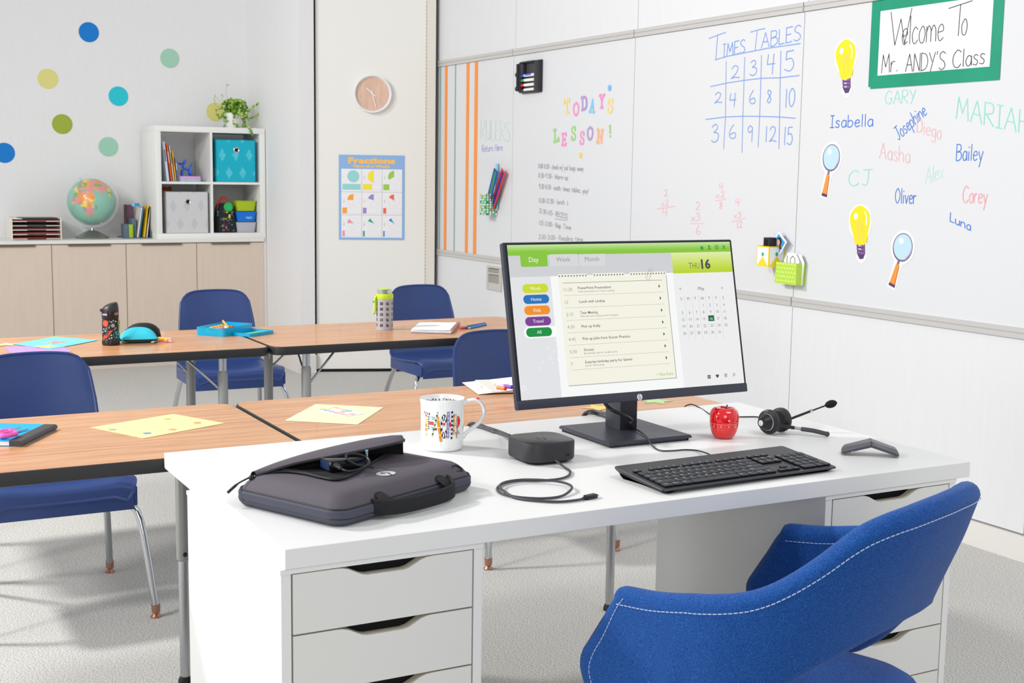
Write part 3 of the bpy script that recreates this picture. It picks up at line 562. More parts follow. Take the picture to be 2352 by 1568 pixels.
b = MB().m(mat('strap_red', (220, 56, 40), .6)); b.tube(smooth_path([(-.052, -.03, .13), (-.045, -.02, .20), (-.02, -.01, .235), (.012, 0, .232), (.022, .0, .20)], 5), .010, 8, flat=.35); b.build('strap', t, 'red carrying strap')
b = MB().m(mat('strap_teal', (30, 150, 140), .6)).bx(-.062, -.040, -.05, -.03, .118, .150, .002); b.m(mat('stripe_lime', (160, 220, 60), .6)).bx(-.0625, -.0395, -.0505, -.03, .114, .119); b.build('side_flask', t, 'teal and lime flask top')
# stacked tubs
for k, (c, al, lab) in enumerate((((206, 206, 216), .75, 'frosted clear plastic tub at the bottom of the stack'), ((10, 120, 224), .9, 'blue plastic tub in the middle of the stack'), ((180, 206, 30), .85, 'lime green plastic tub on top of the stack'))):
    x0_, x1_ = at(553, 500, y=YC + .06).x, at(602, 500, y=YC + .06).x; wt = (x1_ - x0_) ; z = ZF + .001 + k * .074
    t = thing('plastic_tub', lab, 'container', (KX1 - fr - .004 - wt/2, YC + .12, z), group='stacked plastic tubs')
    m = mat('tub_%d' % c[0], c, .3, alpha=al); R = [[(x * s_, y * s_, zz) for x, y in rrect(wt, wt * .8, .02, 4)] for zz, s_ in ((0, .84), (.066, .96), (.066, 1.0), (.070, 1.0), (.070, .93), (.004, .80))]
    MB().m(m).loft(R, True, True).build('tub', t)
    if k == 1: b = MB().m(mat('tub_label', (120, 178, 232), .4)); b.T = Matrix.Translation((.018, -wt*.8*.455, .030)) @ Matrix.Rotation(math.pi/2 - .1, 4, 'X'); b.disc(0, 0, .024, 0, 20, .011); b.build('oval_print', t, smooth=False)
# ------------------------------------------------------------------ plant
pc = at(537, 290, y=YC + .17); pot = thing('trailing_plant', 'small trailing green plant in a white pot on top of the shelf unit', 'potted plant', (pc.x, YC + .17, KZ1 + .0005))
MB().m(mat('pot_white', (240, 240, 238), .3)).lathe([(0, 0), (.044, 0), (.062, .05), (.066, .105), (.060, .105), (.057, .092), (0, .092)], 28).build('pot', pot)
M_leaf = [mat('leaf_a', (112, 158, 44), .5), mat('leaf_b', (146, 190, 60), .5), mat('leaf_c', (86, 132, 34), .5), mat('leaf_d', (170, 204, 84), .5)]; M_stem = mat('stem_green', (120, 148, 70), .6)
rnd = random.Random(11); stems = MB().m(M_stem); lb = MB(); nleaf = 0
def leaf(b, c, r, nrm):
    u = nrm.orthogonal().normalized(); v = nrm.cross(u); pts = [c + u * (r * math.cos(a)) + v * (r * .86 * math.sin(a)) + nrm * (r * .18 * math.cos(2*a)) for a in [2*math.pi*i/8 for i in range(8)]]
    b.add([c - nrm * r * .1] + pts, [(0, i + 1, (i + 1) % 8 + 1) for i in range(8)])
for k in range(46):
    a = rnd.uniform(0, 6.28); ro = rnd.uniform(.02, .095); hh = rnd.uniform(.10, .19)
    P = smooth_path([(0, 0, .09), (ro*.5*math.cos(a), ro*.5*math.sin(a), hh), (ro*math.cos(a), ro*math.sin(a)*.8, hh - .01), (ro*1.25*math.cos(a), ro*math.sin(a), hh - rnd.uniform(.0, .09))], 4)
    stems.tube(P, .0009, 4)
    for q in P[3:]:
        for _ in range(2): lb.m(rnd.choice(M_leaf)); leaf(lb, q + Vector((rnd.uniform(-.012, .012), rnd.uniform(-.012, .012), rnd.uniform(-.008, .008))), rnd.uniform(.007, .0125), Vector((rnd.uniform(-.7, .7), -rnd.uniform(.1, 1), rnd.uniform(.1, 1))).normalized())
for pts, lv in (([(0, 0, .1), (-.05, -.03, .2), (-.06, -.03, .26), (-.045, -.03, .30)], 1), ([(0, 0, .1), (-.09, -.03, .17), (-.115, -.03, .19), (-.14, -.03, .22)], 0), ([(0, 0, .1), (-.10, -.02, .14), (-.13, -.02, .15), (-.145, -.02, .20)], 0), ([(0, 0, .1), (-.08, -.03, .18), (-.09, -.03, .23)], 0),
    ([(0, 0, .1), (.08, -.02, .12), (.13, -.02, .14), (.17, -.02, .17)], 3), ([(0, 0, .1), (.09, -.02, .07), (.13, -.02, .08), (.165, -.02, .10)], 4), ([(0, 0, .1), (.05, -.12, .10), (.06, -.172, .03), (.065, -.176, -.02), (.075, -.177, -.045)], 6),
    ([(0, 0, .1), (-.09, -.02, .13), (-.13, -.02, .11), (-.11, -.02, .07)], 5), ([(0, 0, .1), (-.02, -.08, .09), (-.03, -.085, .03), (.0, -.08, .01)], 4), ([(0, 0, .1), (.03, -.09, .09), (.05, -.10, .03), (.04, -.1, .012)], 6)):
    P = smooth_path(pts, 6); stems.tube(P, .0009, 4); tip = P[-1]
    for j in range(max(lv, 1) * 2): q = P[len(P) - 1 - j * 2] if len(P) - 1 - j*2 > 5 else tip; lb.m(rnd.choice(M_leaf[1:4:2] if lv < 2 else M_leaf)); leaf(lb, q + Vector((rnd.uniform(-.008, .008), 0, rnd.uniform(-.008, .008))), rnd.uniform(.004, .006) if lv < 2 else rnd.uniform(.007, .011), Vector((rnd.uniform(-.6, .6), -1, .4)).normalized())
stems.build('stems', pot); lb.build('foliage', pot, 'dense small round leaves', smooth=False, kind='stuff')
# ------------------------------------------------------------------ letter tray
x0_, x1_ = at(27, 540, y=8.98).x, at(142, 540, y=8.98).x; wt = x1_ - x0_
t = thing('letter_tray', 'cream five-tier letter tray with red and black folders on the worktop', 'letter tray', ((x0_+x1_)/2, 8.98, ZC + .0003)); M_tray = mat('tray_cream', (238, 232, 218), .5); ww = wt/2; ht = .142
for s_ in (-1, 1): MB().m(M_tray).bx(min(s_*ww, s_*(ww-.006)), max(s_*ww, s_*(ww-.006)), 0, .25, 0, ht).build('side_panel', t, smooth=False)
MB().m(M_tray).bx(-ww+.006, ww-.006, .244, .25, 0, ht).build('back_panel', t, smooth=False)
fc = [(196, 72, 60), (190, 92, 96), (186, 110, 110), (24, 24, 30), (200, 84, 70)]
for k in range(5):
    z = .003 + k * .0285; b = MB().m(M_tray).bx(-ww+.006, ww-.006, .05, .244, z, z + .004); b.bx(-ww+.006, -ww*.38, .0, .05, z, z+.004).bx(ww*.38, ww-.006, .0, .05, z, z+.004); b.build('tier', t, smooth=False)
for k in range(5):
    z = .0075 + k * .0285; c = [(170, 60, 50), (178, 90, 90), (196, 120, 120), (20, 20, 26), (190, 62, 50)][k]
    b = MB().m(mat('folder_%d' % c[0], c, .6)); n_ = 2 + k % 2
    for j in range(n_): b.bx(-ww*.95 + j*.004, ww*.95 - j*.003, .008 + j * .006, .235, z + j*.0035, z + j*.0035 + .0022)
    solo(b, 'paper_folder', ['dark red folders in the lowest tier of the letter tray', 'rose folders in the second tier of the letter tray', 'pink folders in the middle tier of the letter tray', 'black folders in the fourth tier of the letter tray', 'red folders in the fifth tier of the letter tray'][k], 'folder', ((x0_+x1_)/2, 8.98, ZC), group='folders in the letter tray', smooth=False)
b = MB().m(mat('magazine_dark', (40, 48, 66), .35)).bx(-ww*.93, ww*.92, .01, .22, 0, .006).m(mat('magazine_black', (22, 22, 24), .4)).bx(-ww*.6, ww*.88, .03, .23, .006, .012).m(M_paper).bx(-ww*.93, -ww*.55, .012, .2, .006, .009); solo(b, 'magazine_stack', 'dark magazines lying on top of the letter tray', 'magazines', ((x0_+x1_)/2, 8.98, ZC + .1275), smooth=False)
# ------------------------------------------------------------------ globe
GY = 9.085; g0 = at(209.6, 543, y=GY); gc = at(209.6, 462.8, y=GY); R = .1535
t = thing('desk_globe', 'world globe with pale sea and a clear meridian ring on a grey metal base', 'globe', (gc.x, GY, ZC + .0003)); gz = gc.z - ZC
b = MB().m(mat('globe_base_grey', (140, 140, 132), .35, metal=.6)).lathe([(0, 0), (.108, 0), (.109, .006), (.104, .010), (.085, .020), (.05, .042), (.025, .052), (.012, .054), (0, .054)], 40).build('base', t)
b = MB().m(M_chrome).lathe([(0, .052), (.011, .052), (.010, .07), (.004, gz - R - .020), (0, gz - R - .018)], 20).build('neck', t, 'chrome neck')
AF = [(-.80,.07),(-.72,.30),(-.62,.47),(-.5,.52),(-.3,.5),(-.18,.40),(-.10,.35),(.0,.38),(.08,.34),(.15,.25),(.16,.10),(.05,.0),(.08,-.12),(.12,-.27),(.10,-.42),(.08,-.55),(-.04,-.66),(-.12,-.60),(-.28,-.45),(-.36,-.28),(-.40,-.17),(-.50,-.15),(-.58,-.03),(-.68,-.12),(-.78,-.06)]
EU = [(-.72,.52),(-.6,.66),(-.48,.78),(-.42,.9),(-.2,.97),(.3,.96),(.60,.80),(.75,.62),(.84,.45),(.88,.28),(.80,.18),(.70,.38),(.62,.50),(.55,.48),(.52,.32),(.50,.28),(.38,.42),(.25,.52),(.12,.52),(.12,.38),(.0,.22),(-.1,.32),(-.16,.44),(-.3,.53),(-.5,.55),(-.62,.44)]
MG = [(.14,-.26),(.17,-.16),(.22,-.14),(.24,-.28),(.2,-.36),(.16,-.35)]; AUS = [(.97,-.02),(1,.1),(1,-.25),(.96,-.2)]; ANT = [(.2,-1),(.2,-.95),(.5,-.84),(.72,-.72),(.8,-.85),(.4,-1)]
def inside(p, x, y):
    k = False
    for i in range(len(p)):
        (a, b_), (c, d) = p[i-1], p[i]
        if (b_ > y) != (d > y) and x < (c - a) * (y - b_) / (d - b_) + a: k = not k
    return k
gm = [mat('globe_sea', (142, 196, 178), .3, coat=.3)] + [mat('globe_%d' % i, c, .3, coat=.3) for i, c in enumerate(((238, 152, 84), (240, 208, 90), (222, 156, 156), (130, 178, 110), (180, 158, 162), (240, 160, 110)))]
rnd = random.Random(5); seeds = [(rnd.uniform(-1, 1), rnd.uniform(-1, 1), rnd.randrange(1, 7)) for _ in range(120)]
NU, NV = 150, 90; b = MB(); ca, sa = .472, .872     # the disc as seen from the room's corner of the desk
for mt in gm: b.m(mt)
vs = [(R*math.sin(math.pi*j/NV)*math.cos(2*math.pi*i/NU), R*math.sin(math.pi*j/NV)*math.sin(2*math.pi*i/NU), -R*math.cos(math.pi*j/NV)) for j in range(NV+1) for i in range(NU)]
b.v = [(x, y, z + gz) for x, y, z in vs]
vd = Vector((gc.x, GY, 0)).normalized(); rt = Vector((vd.y, -vd.x, 0))
for j in range(NV):
    for i in range(NU):
        f = (j*NU+i, j*NU+(i+1) % NU, (j+1)*NU+(i+1) % NU, (j+1)*NU+i); c = sum((Vector(vs[k]) for k in f), Vector()) / 4 / R; x = c.dot(rt); y = c.z; dd = c.dot(vd); m = 0
        if dd < .1 and (inside(AF, x, y) or inside(EU, x, y) or inside(MG, x, y) or inside(AUS, x, y) or inside(ANT, x, y)):
            m = 4 if inside(MG, x, y) else min(seeds, key=lambda s_: (s_[0]-x)**2 + (s_[1]-y)**2)[2]
        elif dd > .1 and y > -.6 and (math.sin(3*math.atan2(c.y, c.x)) + .6*math.sin(5*c.z + 2)) > .75: m = 1 + (i // 8) % 6
        b.f.append(f); b.mi.append(m)
b.build('sphere', t, 'printed globe ball with coloured countries')
M_ring = mat('clear_ring', (214, 216, 222), .15, alpha=.45); b = MB().m(M_ring)
def ringpt(r, a, y): return Vector((gc.x*0, 0, gz)) + rt * (r * math.cos(a)) + Vector((0, 0, r * math.sin(a))) + vd * y
P = 72; rg = [[ringpt(r, 2*math.pi*i/P, y) for r, y in ((.160, -.006), (.176, -.006), (.176, .006), (.160, .006))] for i in range(P)]; rg.append(rg[0]); b.loft(rg, False, False); b.build('meridian_ring', t, 'clear plastic ring')
b = MB().m(M_chrome); ax = rt * .42 * 0 + Vector((0, 0, 1)); a0 = ringpt(.176, -1.17, 0); b.rod(a0, ringpt(.15, -1.17, 0), .004); b.rod(ringpt(.176, 1.97, 0), ringpt(.15, 1.97, 0), .004); b.build('axis_pin', t)
# ------------------------------------------------------------------ desk organiser with books
oy = 9.0; X = lambda px: at(px, 540, y=oy).x
t = thing('bookend_organiser', 'slate blue bookend organiser holding a few books, left of the shelf unit', 'organiser', (X(286), oy, ZC + .0003)); M_slate = mat('slate_plastic', (92, 108, 128), .45); W_ = KX0 - .004 - X(286)
MB().m(M_slate).bx(0, W_, 0, .24, 0, .006, .001).build('base_plate', t); MB().m(M_slate).bx(0, .030, .0, .11, .006, .096, .002).build('pen_block', t); MB().m(mat('lime_block', (164, 196, 20), .45)).bx(.031, .058, 0, .11, .006, .094, .002).build('note_block', t, 'lime green block'); MB().m(M_slate).bx(.056, .084, .02, .14, .006, .134, .002).build('divider_block', t); MB().m(M_slate).bx(W_ - .006, W_, 0, .16, .006, .05).build('end_plate', t, smooth=False)
for nm, x, tilt, th, hh, c, lab in (('desk_book', .048, 0, .048, .215, (108, 74, 92), 'plum purple book standing behind the bookend organiser blocks'), ('desk_book', .084, -.155, .012, .205, (236, 232, 224), 'white book leaning in the middle of the organiser'), ('desk_book', .098, -.15, .008, .208, (70, 140, 200), 'thin blue book behind the leaning white book'),
    ('desk_book', .126, -.15, .020, .215, (240, 190, 10), 'yellow book leaning in the organiser'), ('desk_book', .1405, -.12, .006, .20, (214, 108, 66), 'thin brick-orange book beside the yellow one'), ('desk_book', .147, -.11, .010, .21, (240, 236, 226), 'white book at the right end of the organiser')):
    book(nm, lab, X(286) + x, ZC + .0075 + (.001 if tilt == 0 else .0), tilt, th, hh, .13 if tilt else .09, oy + (.012 if tilt else .146), c, group='books in the organiser')
solo(MB().m(mat('sticky_blue', (20, 150, 214), .6)).bx(0, .034, 0, .001, 0, .02).m(mat('sticky_sky', (130, 200, 232), .6)).bx(-.02, -.001, 0, .001, 0, .018), 'sticky_note', 'small blue sticky flags standing above the plum book', 'sticky note', (X(286) + .085, oy + .06, ZC + .216), smooth=False)
# ------------------------------------------------------------------ on the door: clock and fractions poster
DA = math.atan2(DD.y, DD.x)
def dloc(u, z, off=0): p = DO + DD * u + DN * off; return (p.x, p.y, z)
t = thing('wall_clock', 'round white-rimmed wall clock with a light wood face, hanging on the cream door', 'clock', dloc(.3865, 1.8375, .0022), DA)
FR = Matrix.Rotation(math.pi/2, 4, 'X')
M_clk = mat('clock_white', (240, 240, 242), .4); b = MB().m(M_clk); b.T = FR; b.lathe([(.108, 0), (.1225, 0), (.1235, .02), (.1225, .036), (.1185, .038), (.1145, .036), (.113, .02), (.108, .012)], 64); b.build('rim', t)
cm = mat('clock_wood', (217, 182, 160), .5, noise=(14, .045, (3, 1, .6))); b = MB().m(cm); b.T = FR; b.disc(0, 0, .114, .012, 48); b.build('face', t, smooth=False)
b = MB().m(mat('numeral_pale', (232, 208, 192), .5)); b.T = FR
for n in range(1, 13): a = math.pi/2 - n * math.pi/6; b.text(str(n), .088*math.cos(a), .088*math.sin(a) - .008, .022, .0135, 'c')
b.build('numerals', t, smooth=False)
b = MB().m(M_clk); b.T = FR; b.line([(.018, -.016), (-.038, .036)], .006, .018); b.build('hour_hand', t, smooth=False)
b = MB().m(M_clk); b.T = FR; b.line([(-.007, .024), (.021, -.083)], .0045, .020); b.build('minute_hand', t, smooth=False)
b = MB().m(M_clk); b.T = FR; b.lathe([(0, .014), (.005, .014), (.005, .021), (0, .022)], 16); b.build('hub', t)
# poster
t = thing('fractions_poster', 'blue bordered Fractions poster on the cream door, below the clock', 'poster', dloc(.1665, .885, .0022), DA); PW, PH = .431, .556
b = MB().m(mat('poster_blue', (138, 178, 224), .5)); b.T = FR; b.box(PW/2, PH/2, .0008, PW, PH, .0012); b.build('sheet', t, smooth=False)
def pp(x, y): return ((x - 203) / 525 * PW, (1500 - y) / 677 * PH)
def prt(b, x0, y0, x1, y1, z): (a, c), (d, e) = pp(x0, y1), pp(x1, y0); b.poly([(a, c), (d, c), (d, e), (a, e)], z)
b = MB(); b.T = FR; b.m(mat('poster_white', (238, 236, 238), .5)); z = .0016; prt(b, 222, 934, 708, 1482, z)
M_pl = mat('poster_line', (160, 162, 176), .6); M_fl = mat('poster_faint', (214, 214, 220), .6); b.m(M_pl)
for x in (385, 547): b.line([pp(x, 934), pp(x, 1482)], .0018, z + .0004)
for y in (1117, 1301): b.line([pp(222, y), pp(708, y)], .0018, z + .0004)
b.build('panel_grid', t, smooth=False)
b = MB(); b.T = FR; M_ft = mat('poster_ink', (120, 118, 122), .6)
cells = [(1, 1, (148, 212, 210)), (2, 1, (244, 226, 50)), (3, 1, (150, 204, 72)), (4, 1, (250, 164, 40)), (5, 1, (158, 136, 196)), (6, 1, (240, 104, 76)), (8, 1, (238, 152, 172)), (10, 1, (0, 170, 142)), (12, 1, (0, 136, 208))]
for k, (n, _, c) in enumerate(cells):
    cx = 318 + (k % 3) * 163; cy = 993 + (k // 3) * 189 - (4 if k > 5 else 0); r = 48; bxl = 231 + (k % 3) * 163; byt = 1054 + (k // 3) * 189 - (4 if k > 5 else 0); (ux, uy) = pp(cx, cy); rr = r / 525 * PW; m = mat('poster_c%d' % k, c, .5)
    b.m(M_fl).ring(ux, uy, rr - .0006, rr + .0006, .0022); a0 = math.pi/2
    if n > 1:
        for j in range(n): a = a0 + j * 2*math.pi/n; b.line([(ux, uy), (ux + rr*math.cos(a), uy + rr*math.sin(a))], .0009, .0020)
    rot = 0 if n < 8 else 2*math.pi/n
    w_ = 2*math.pi/n; pts = ([] if n == 1 else [(ux, uy)]) + [(ux + rr*math.cos(a0 + rot + w_*i/16), uy + rr*math.sin(a0 + rot + w_*i/16)) for i in range(17 if n > 1 else 16)]
    b.m(m).poly(pts, .0024); b.m(M_fl)
    if n > 1:
        for j in range(n + 1): x = bxl + 144 * j / n; b.line([pp(x, byt), pp(x, byt + 46)], .0009, .0020)
        b.line([pp(bxl, byt), pp(bxl + 144, byt)], .0009, .002); b.line([pp(bxl, byt + 46), pp(bxl + 144, byt + 46)], .0009, .002)
    b.m(m); prt(b, bxl, byt, bxl + 144 / n, byt + 46, .0024)
    b.m(M_ft); tx, ty = pp(cx - 75, cy + 3)
    b.text('1', tx, ty + (.002 if n > 1 else -.004), .013, .0022, 'c')
    if n > 1: b.line([(tx - .006, ty - .001), (tx + .006, ty - .001)], .001, .0022); b.text(str(n), tx, ty - .014, .013, .0022, 'c')
b.build('fraction_diagrams', t, smooth=False)
b = MB(); b.T = FR; x0, y0 = pp(465, 888); b.m(mat('poster_orange', (250, 190, 90), .5)); b.text('Fractions', x0, y0, .052, .0018, 'c', bold=.05, width=.31); x0, y0 = pp(465, 922); b.text('Parts of a Whole', x0, y0, .026, .0018, 'c', bold=.05, width=.24); b.build('heading', t, 'orange poster heading', smooth=False)

MB().m(M_base)
struct(MB().m(M_base).bx(2.809, 2.830, YC + .004, YC + .03, 0, ZC).build('trim_2', smooth=False))
# ------------------------------------------------------------------ marker tray with markers
def wthing(name, label, cat, px, py, group=None):
    p = wv(px, py); t = thing(name, label, cat, group=group); t.matrix_world = WM @ Matrix.Translation((p.x, p.y, 0)); return t
pl, pr, pt_, pb = wv(1207, 174), wv(1247, 174), wv(1247, 136), wv(1247, 211)
TW = pr.x - pl.x + .03; TH = pt_.y - pb.y
M_tk = mat('tray_black', (46, 44, 50), .45); M_tk2 = mat('tray_recess', (66, 62, 68), .5)
t = thing('marker_tray', 'black magnetic marker tray high on the whiteboard, holding four markers', 'marker holder'); tc = Vector((pr.x - TW/2, (pt_.y + pb.y)/2)); t.matrix_world = WM @ Matrix.Translation((tc.x, tc.y, 0))
w2, h2 = TW/2, TH/2
b = MB().m(M_tk); b.box(0, 0, .004, TW, TH, .008, None, .006); b.build('back_plate', t)
b = MB().m(M_tk2); b.bx(-w2+.055, w2-.05, -h2+.012, h2-.012, .008, .010); b.build('recess', t, smooth=False)
for nm, x0, x1 in (('right_rail', w2-.05, w2-.002), ('left_rail', -w2+.002, -w2+.022)): MB().m(M_tk).bx(x0, x1, -h2+.004, h2-.004, .006, .030, .003).build('side_rail', t)
MB().m(M_tk).bx(-w2+.02, w2-.05, -h2+.002, -h2+.012, .006, .028, .002).build('bottom_rail', t); MB().m(M_tk).bx(-w2+.02, w2-.05, h2-.012, h2-.002, .006, .028, .002).build('top_rail', t)
b = MB().m(M_tk).bx(-w2+.030, -w2+.060, h2*.18, h2-.016, .008, .034, .004); solo(b, 'board_eraser', 'black eraser clipped in the upper part of the marker tray', 'eraser').matrix_world = WM @ Matrix.Translation((tc.x, tc.y, 0))
for k, (c, nm) in enumerate((((26, 96, 220), 'blue'), ((16, 160, 90), 'green'), ((226, 40, 46), 'red'), ((30, 28, 28), 'black'))):
    v = h2 * (.10 - k * .30); mk = thing('dry_erase_marker', nm + ' capped white dry-erase marker in the black tray', 'marker', group='markers in the black tray'); mk.matrix_world = WM @ Matrix.Translation((tc.x, tc.y + v, .022))
    c_ = mat('marker_' + nm, c, .35); b = MB().m(mat('marker_white', (244, 242, 238), .35)); b.T = Matrix.Rotation(math.pi/2, 4, 'Y'); b.lathe([(0, -w2+.062), (.0082, -w2+.062), (.0088, -w2+.07), (.0088, w2-.055), (0, w2-.055)], 16); b.build('barrel', mk)
    b = MB().m(c_); b.T = Matrix.Rotation(math.pi/2, 4, 'Y'); b.lathe([(0, -w2+.026), (.0075, -w2+.026), (.0095, -w2+.032), (.0095, -w2+.062), (0, -w2+.062)], 16); b.build('cap', mk)
    if k == 0: b = MB().m(mat('marker_print_blue', (60, 90, 210), .4)); b.T = Matrix.Translation((0, .002, .0086)); b.poly([(-w2+.075, -.004), (w2-.085, -.004), (w2-.085, .005), (-w2+.075, .005)], .0006); b.build('barrel_print', mk, smooth=False)
# side wing of the tray with two round clips
b = MB().m(M_tk); b.bx(-w2-.012, -w2+.004, -h2*.86, h2*.86, .0, .040, .003); b.build('side_wing', t)
for v in (h2*.18, -h2*.70): b = MB().m(M_tk); b.T = Matrix.Translation((-w2-.010, v, .034)); b.ball((0, 0, 0), .015, (1, 1.0, .8), 14, 8); b.build('round_clip', t)
# ------------------------------------------------------------------ open magnetic boxes (wall frame: u right, v up, n out)
def wallbox(t, w, h, d, e=.0025, mt=None, parts='box_body'):
    """open-topped box: u 0..w, v 0..h, n 0..d"""
    b = MB().m(mt); b.bx(0, w, 0, h, 0, e).bx(0, w, 0, h, d - e, d).bx(0, e, 0, h, e, d - e).bx(w - e, w, 0, h, e, d - e).bx(e, w - e, 0, e, e, d - e); return b.build(parts, t, smooth=False)
c_ = at(1116, 492, x=XW - .080); cy = c_.y; t = thing('ruler_cup', 'square green cup with white dots holding rulers, on the whiteboard', 'holder'); cz = at(1116, 494, x=XW - .08).z; ch_ = at(1117, 445.5, x=XW - .08).z - cz
t.matrix_world = WM @ Matrix.Translation((-cy - .082, cz, 0)); wallbox(t, .082, ch_, .080, mt=mat('cup_green', (64, 176, 122), .5))
pal = [(244, 244, 240)] * 9 + [(246, 214, 60), (244, 120, 80), (224, 110, 130), (130, 204, 220), (70, 120, 90), (30, 110, 130)]
spots = {(0, 0): 9, (1, 1): 10, (3, 2): 11, (0, 3): 13, (2, 3): 12, (0, 5): 9, (3, 5): 14, (1, 6): 10, (3, 7): 11, (0, 8): 13, (2, 8): 12}
b = MB(); dn = 8.4
for i in range(4):
    for j in range(9):
        c = pal[spots.get((i, j), 0)]; m = mat('cupdot_%d_%d' % (c[0], c[1]), c, .5); yy = ch_ - (j + .25) / dn * ch_
        if yy < .004: yy = .006
        r = .0066
        b.m(m); b.T = Matrix.Identity(4); b.disc(.0115 + i * .0198, yy, r, .0807, 12)
        b.T = Matrix.Translation((.0827, 0, 0)) @ Matrix.Rotation(math.pi/2, 4, 'Y'); b.disc(-(.0695 - i * .0198), yy, r, 0, 12)
b.build('dot_print', t, 'rows of white and coloured dots', smooth=False, kind='stuff')
def ruler(lab, p0, p1, w, c, c2_, n):
    """seen from p0 (foot) to p1 (top); stands out from the wall by n"""
    a = at(*p0, x=XW - n); q = at(*p1, x=XW - n); a2 = Vector((-a.y, a.z)); q2 = Vector((-q.y, q.z)); L = (q2 - a2).length; ang = math.atan2(q2.y - a2.y, q2.x - a2.x) - math.pi/2
    t = thing('ruler', lab, 'ruler', group='rulers in the dotted cup'); t.matrix_world = WM @ Matrix.Translation((a2.x, a2.y, n)) @ Matrix.Rotation(ang, 4, 'Z')
    MB().m(mat('ruler_%d_%d' % (c[0], c[1]), c, .4)).bx(-w/2, w/2, 0, L, 0, .0025).build('strip', t, smooth=False)
    if c2_: 
        b = MB().m(mat('rulerb_%d' % c2_[1], c2_, .45)).bx(-w*.16, w*.26, 0, L - .012, .0025, .0036); b.m(M_paper); b.build('centre_band', t, smooth=False)
        b = MB().m(mat('tick_dark', (20, 40, 90), .5))
        for k in range(40): b.bx(-w*.48, -w*.48 + (.006 if k % 4 else .010), L - .012 - k * .0045, L - .0128 - k * .0045, .0025, .0028)
        b.build('tick_marks', t, smooth=False, kind='stuff')
ruler('pale blue ruler standing straight behind the other two', (1141, 480), (1141.5, 375), .030, (140, 206, 232), None, .012)
ruler('blue and green ruler leaning in the dotted cup', (1118, 480), (1140, 390), .058, (24, 66, 176), (10, 148, 84), .045)
ruler('red and navy ruler leaning right in the dotted cup', (1130, 478), (1157, 391), .054, (226, 52, 58), (34, 44, 130), .030)
# yellow box and green box
def corner(px, py, n): p = at(px, py, x=XW - n); return p
d1 = .085; c_ = corner(1765, 613, d1); top = corner(1767, 566, d1); far = corner(1737.5, 609, d1)
t = thing('yellow_magnet_box', 'white magnetic box with yellow edges, triangles and green dots on the whiteboard', 'holder'); W1 = far.y - c_.y; H1 = top.z - c_.z
t.matrix_world = WM @ Matrix.Translation((-c_.y - W1, c_.z, 0)); M_ybox = mat('box_yellow', (250, 214, 40), .45); M_wbox = mat('box_white_face', (246, 246, 250), .5); M_gdot = mat('dot_green_box', (50, 180, 120), .5)
wallbox(t, W1, H1, d1, mt=M_ybox)
b = MB().m(M_wbox); b.bx(.005, W1 - .005, .004, H1 - .006, d1, d1 + .0006); b.T = Matrix.Translation((W1, 0, 0)) @ Matrix.Rotation(math.pi/2, 4, 'Y'); b.bx(-d1 + .005, -.005, .004, H1 - .006, 0, .0006); b.build('white_panel', t, smooth=False)
b = MB().m(M_ybox); b.poly([(.003, .0), (W1 - .003, 0), (W1/2, H1*.5)], d1 + .0012); b.T = Matrix.Translation((W1 + .0012, 0, 0)) @ Matrix.Rotation(math.pi/2, 4, 'Y'); b.poly([(-d1 + .003, 0), (-.003, 0), (-d1/2, H1*.52)], 0); b.build('yellow_triangle', t, smooth=False)
b = MB().m(M_gdot); b.disc(W1/2, H1*.60, .0075, d1 + .0016, 16, .009); b.T = Matrix.Translation((W1 + .0016, 0, 0)) @ Matrix.Rotation(math.pi/2, 4, 'Y'); b.disc(-d1/2, H1*.62, .008, 0, 16, .009); b.build('green_dot', t, smooth=False)
WT = WM @ Matrix.Translation((-c_.y - W1, c_.z, 0))
M_blk = mat('black_plastic', (34, 34, 38), .4)
o = thing('pencil_sharpener', 'black box-shaped eraser standing in the yellow-edged magnetic box', 'eraser'); o.matrix_world = WT @ Matrix.Translation((.024, .003, .030))
MB().m(M_blk).bx(0, .038, 0, H1 + .034, 0, .042, .003).build('shell', o); MB().m(mat('felt_dark', (20, 14, 16), .9)).bx(.006, .032, .02, H1 + .026, .042, .0426).build('felt_face', o, smooth=False)
o = solo(MB().m(mat('cap_blue', (40, 74, 210), .35)).box(0, .052, 0, .018, .104 + .030, .018, None, .006), 'blue_marker', 'blue capped marker behind the black eraser', 'marker'); o.matrix_world = WT @ Matrix.Translation((.070, .018, .020))
# photo card
cA = corner(1788, 592, .04); o = thing('photo_card', 'tilted instant photo of a dark-haired person on blue, standing in the yellow-edged box', 'photo'); o.matrix_world = WM @ Matrix.Translation((-at(1788, 562, x=XW-.03).y, at(1788, 562, x=XW-.03).z + .002, .030)) @ Matrix.Rotation(math.radians(-38), 4, 'Z')
MB().m(M_paper).box(0, 0, 0, .072, .088, .001).build('card', o, smooth=False)
b = MB().m(mat('photo_blue', (60, 160, 216), .4)).box(0, .006, .0007, .058, .058, .0006); b.build('picture', o, smooth=False)
b = MB().m(mat('photo_hair', (52, 34, 34), .5)); b.T = Matrix.Rotation(math.radians(38), 4, 'Z') @ Matrix.Translation((.002, .004, 0)); b.disc(.003, .006, .017, .0012, 16, .021).m(mat('photo_top', (60, 44, 44), .5)).poly([(-.016, -.024), (.024, -.024), (.012, -.010), (-.008, -.010)], .0013).m(mat('photo_skin', (222, 170, 150), .5)).disc(-.002, .004, .011, .0016, 16, .014).m(mat('photo_neck', (190, 120, 96), .5)).poly([(-.006, -.016), (.004, -.016), (.004, -.008), (-.006, -.008)], .0015); b.build('portrait_print', o, smooth=False)
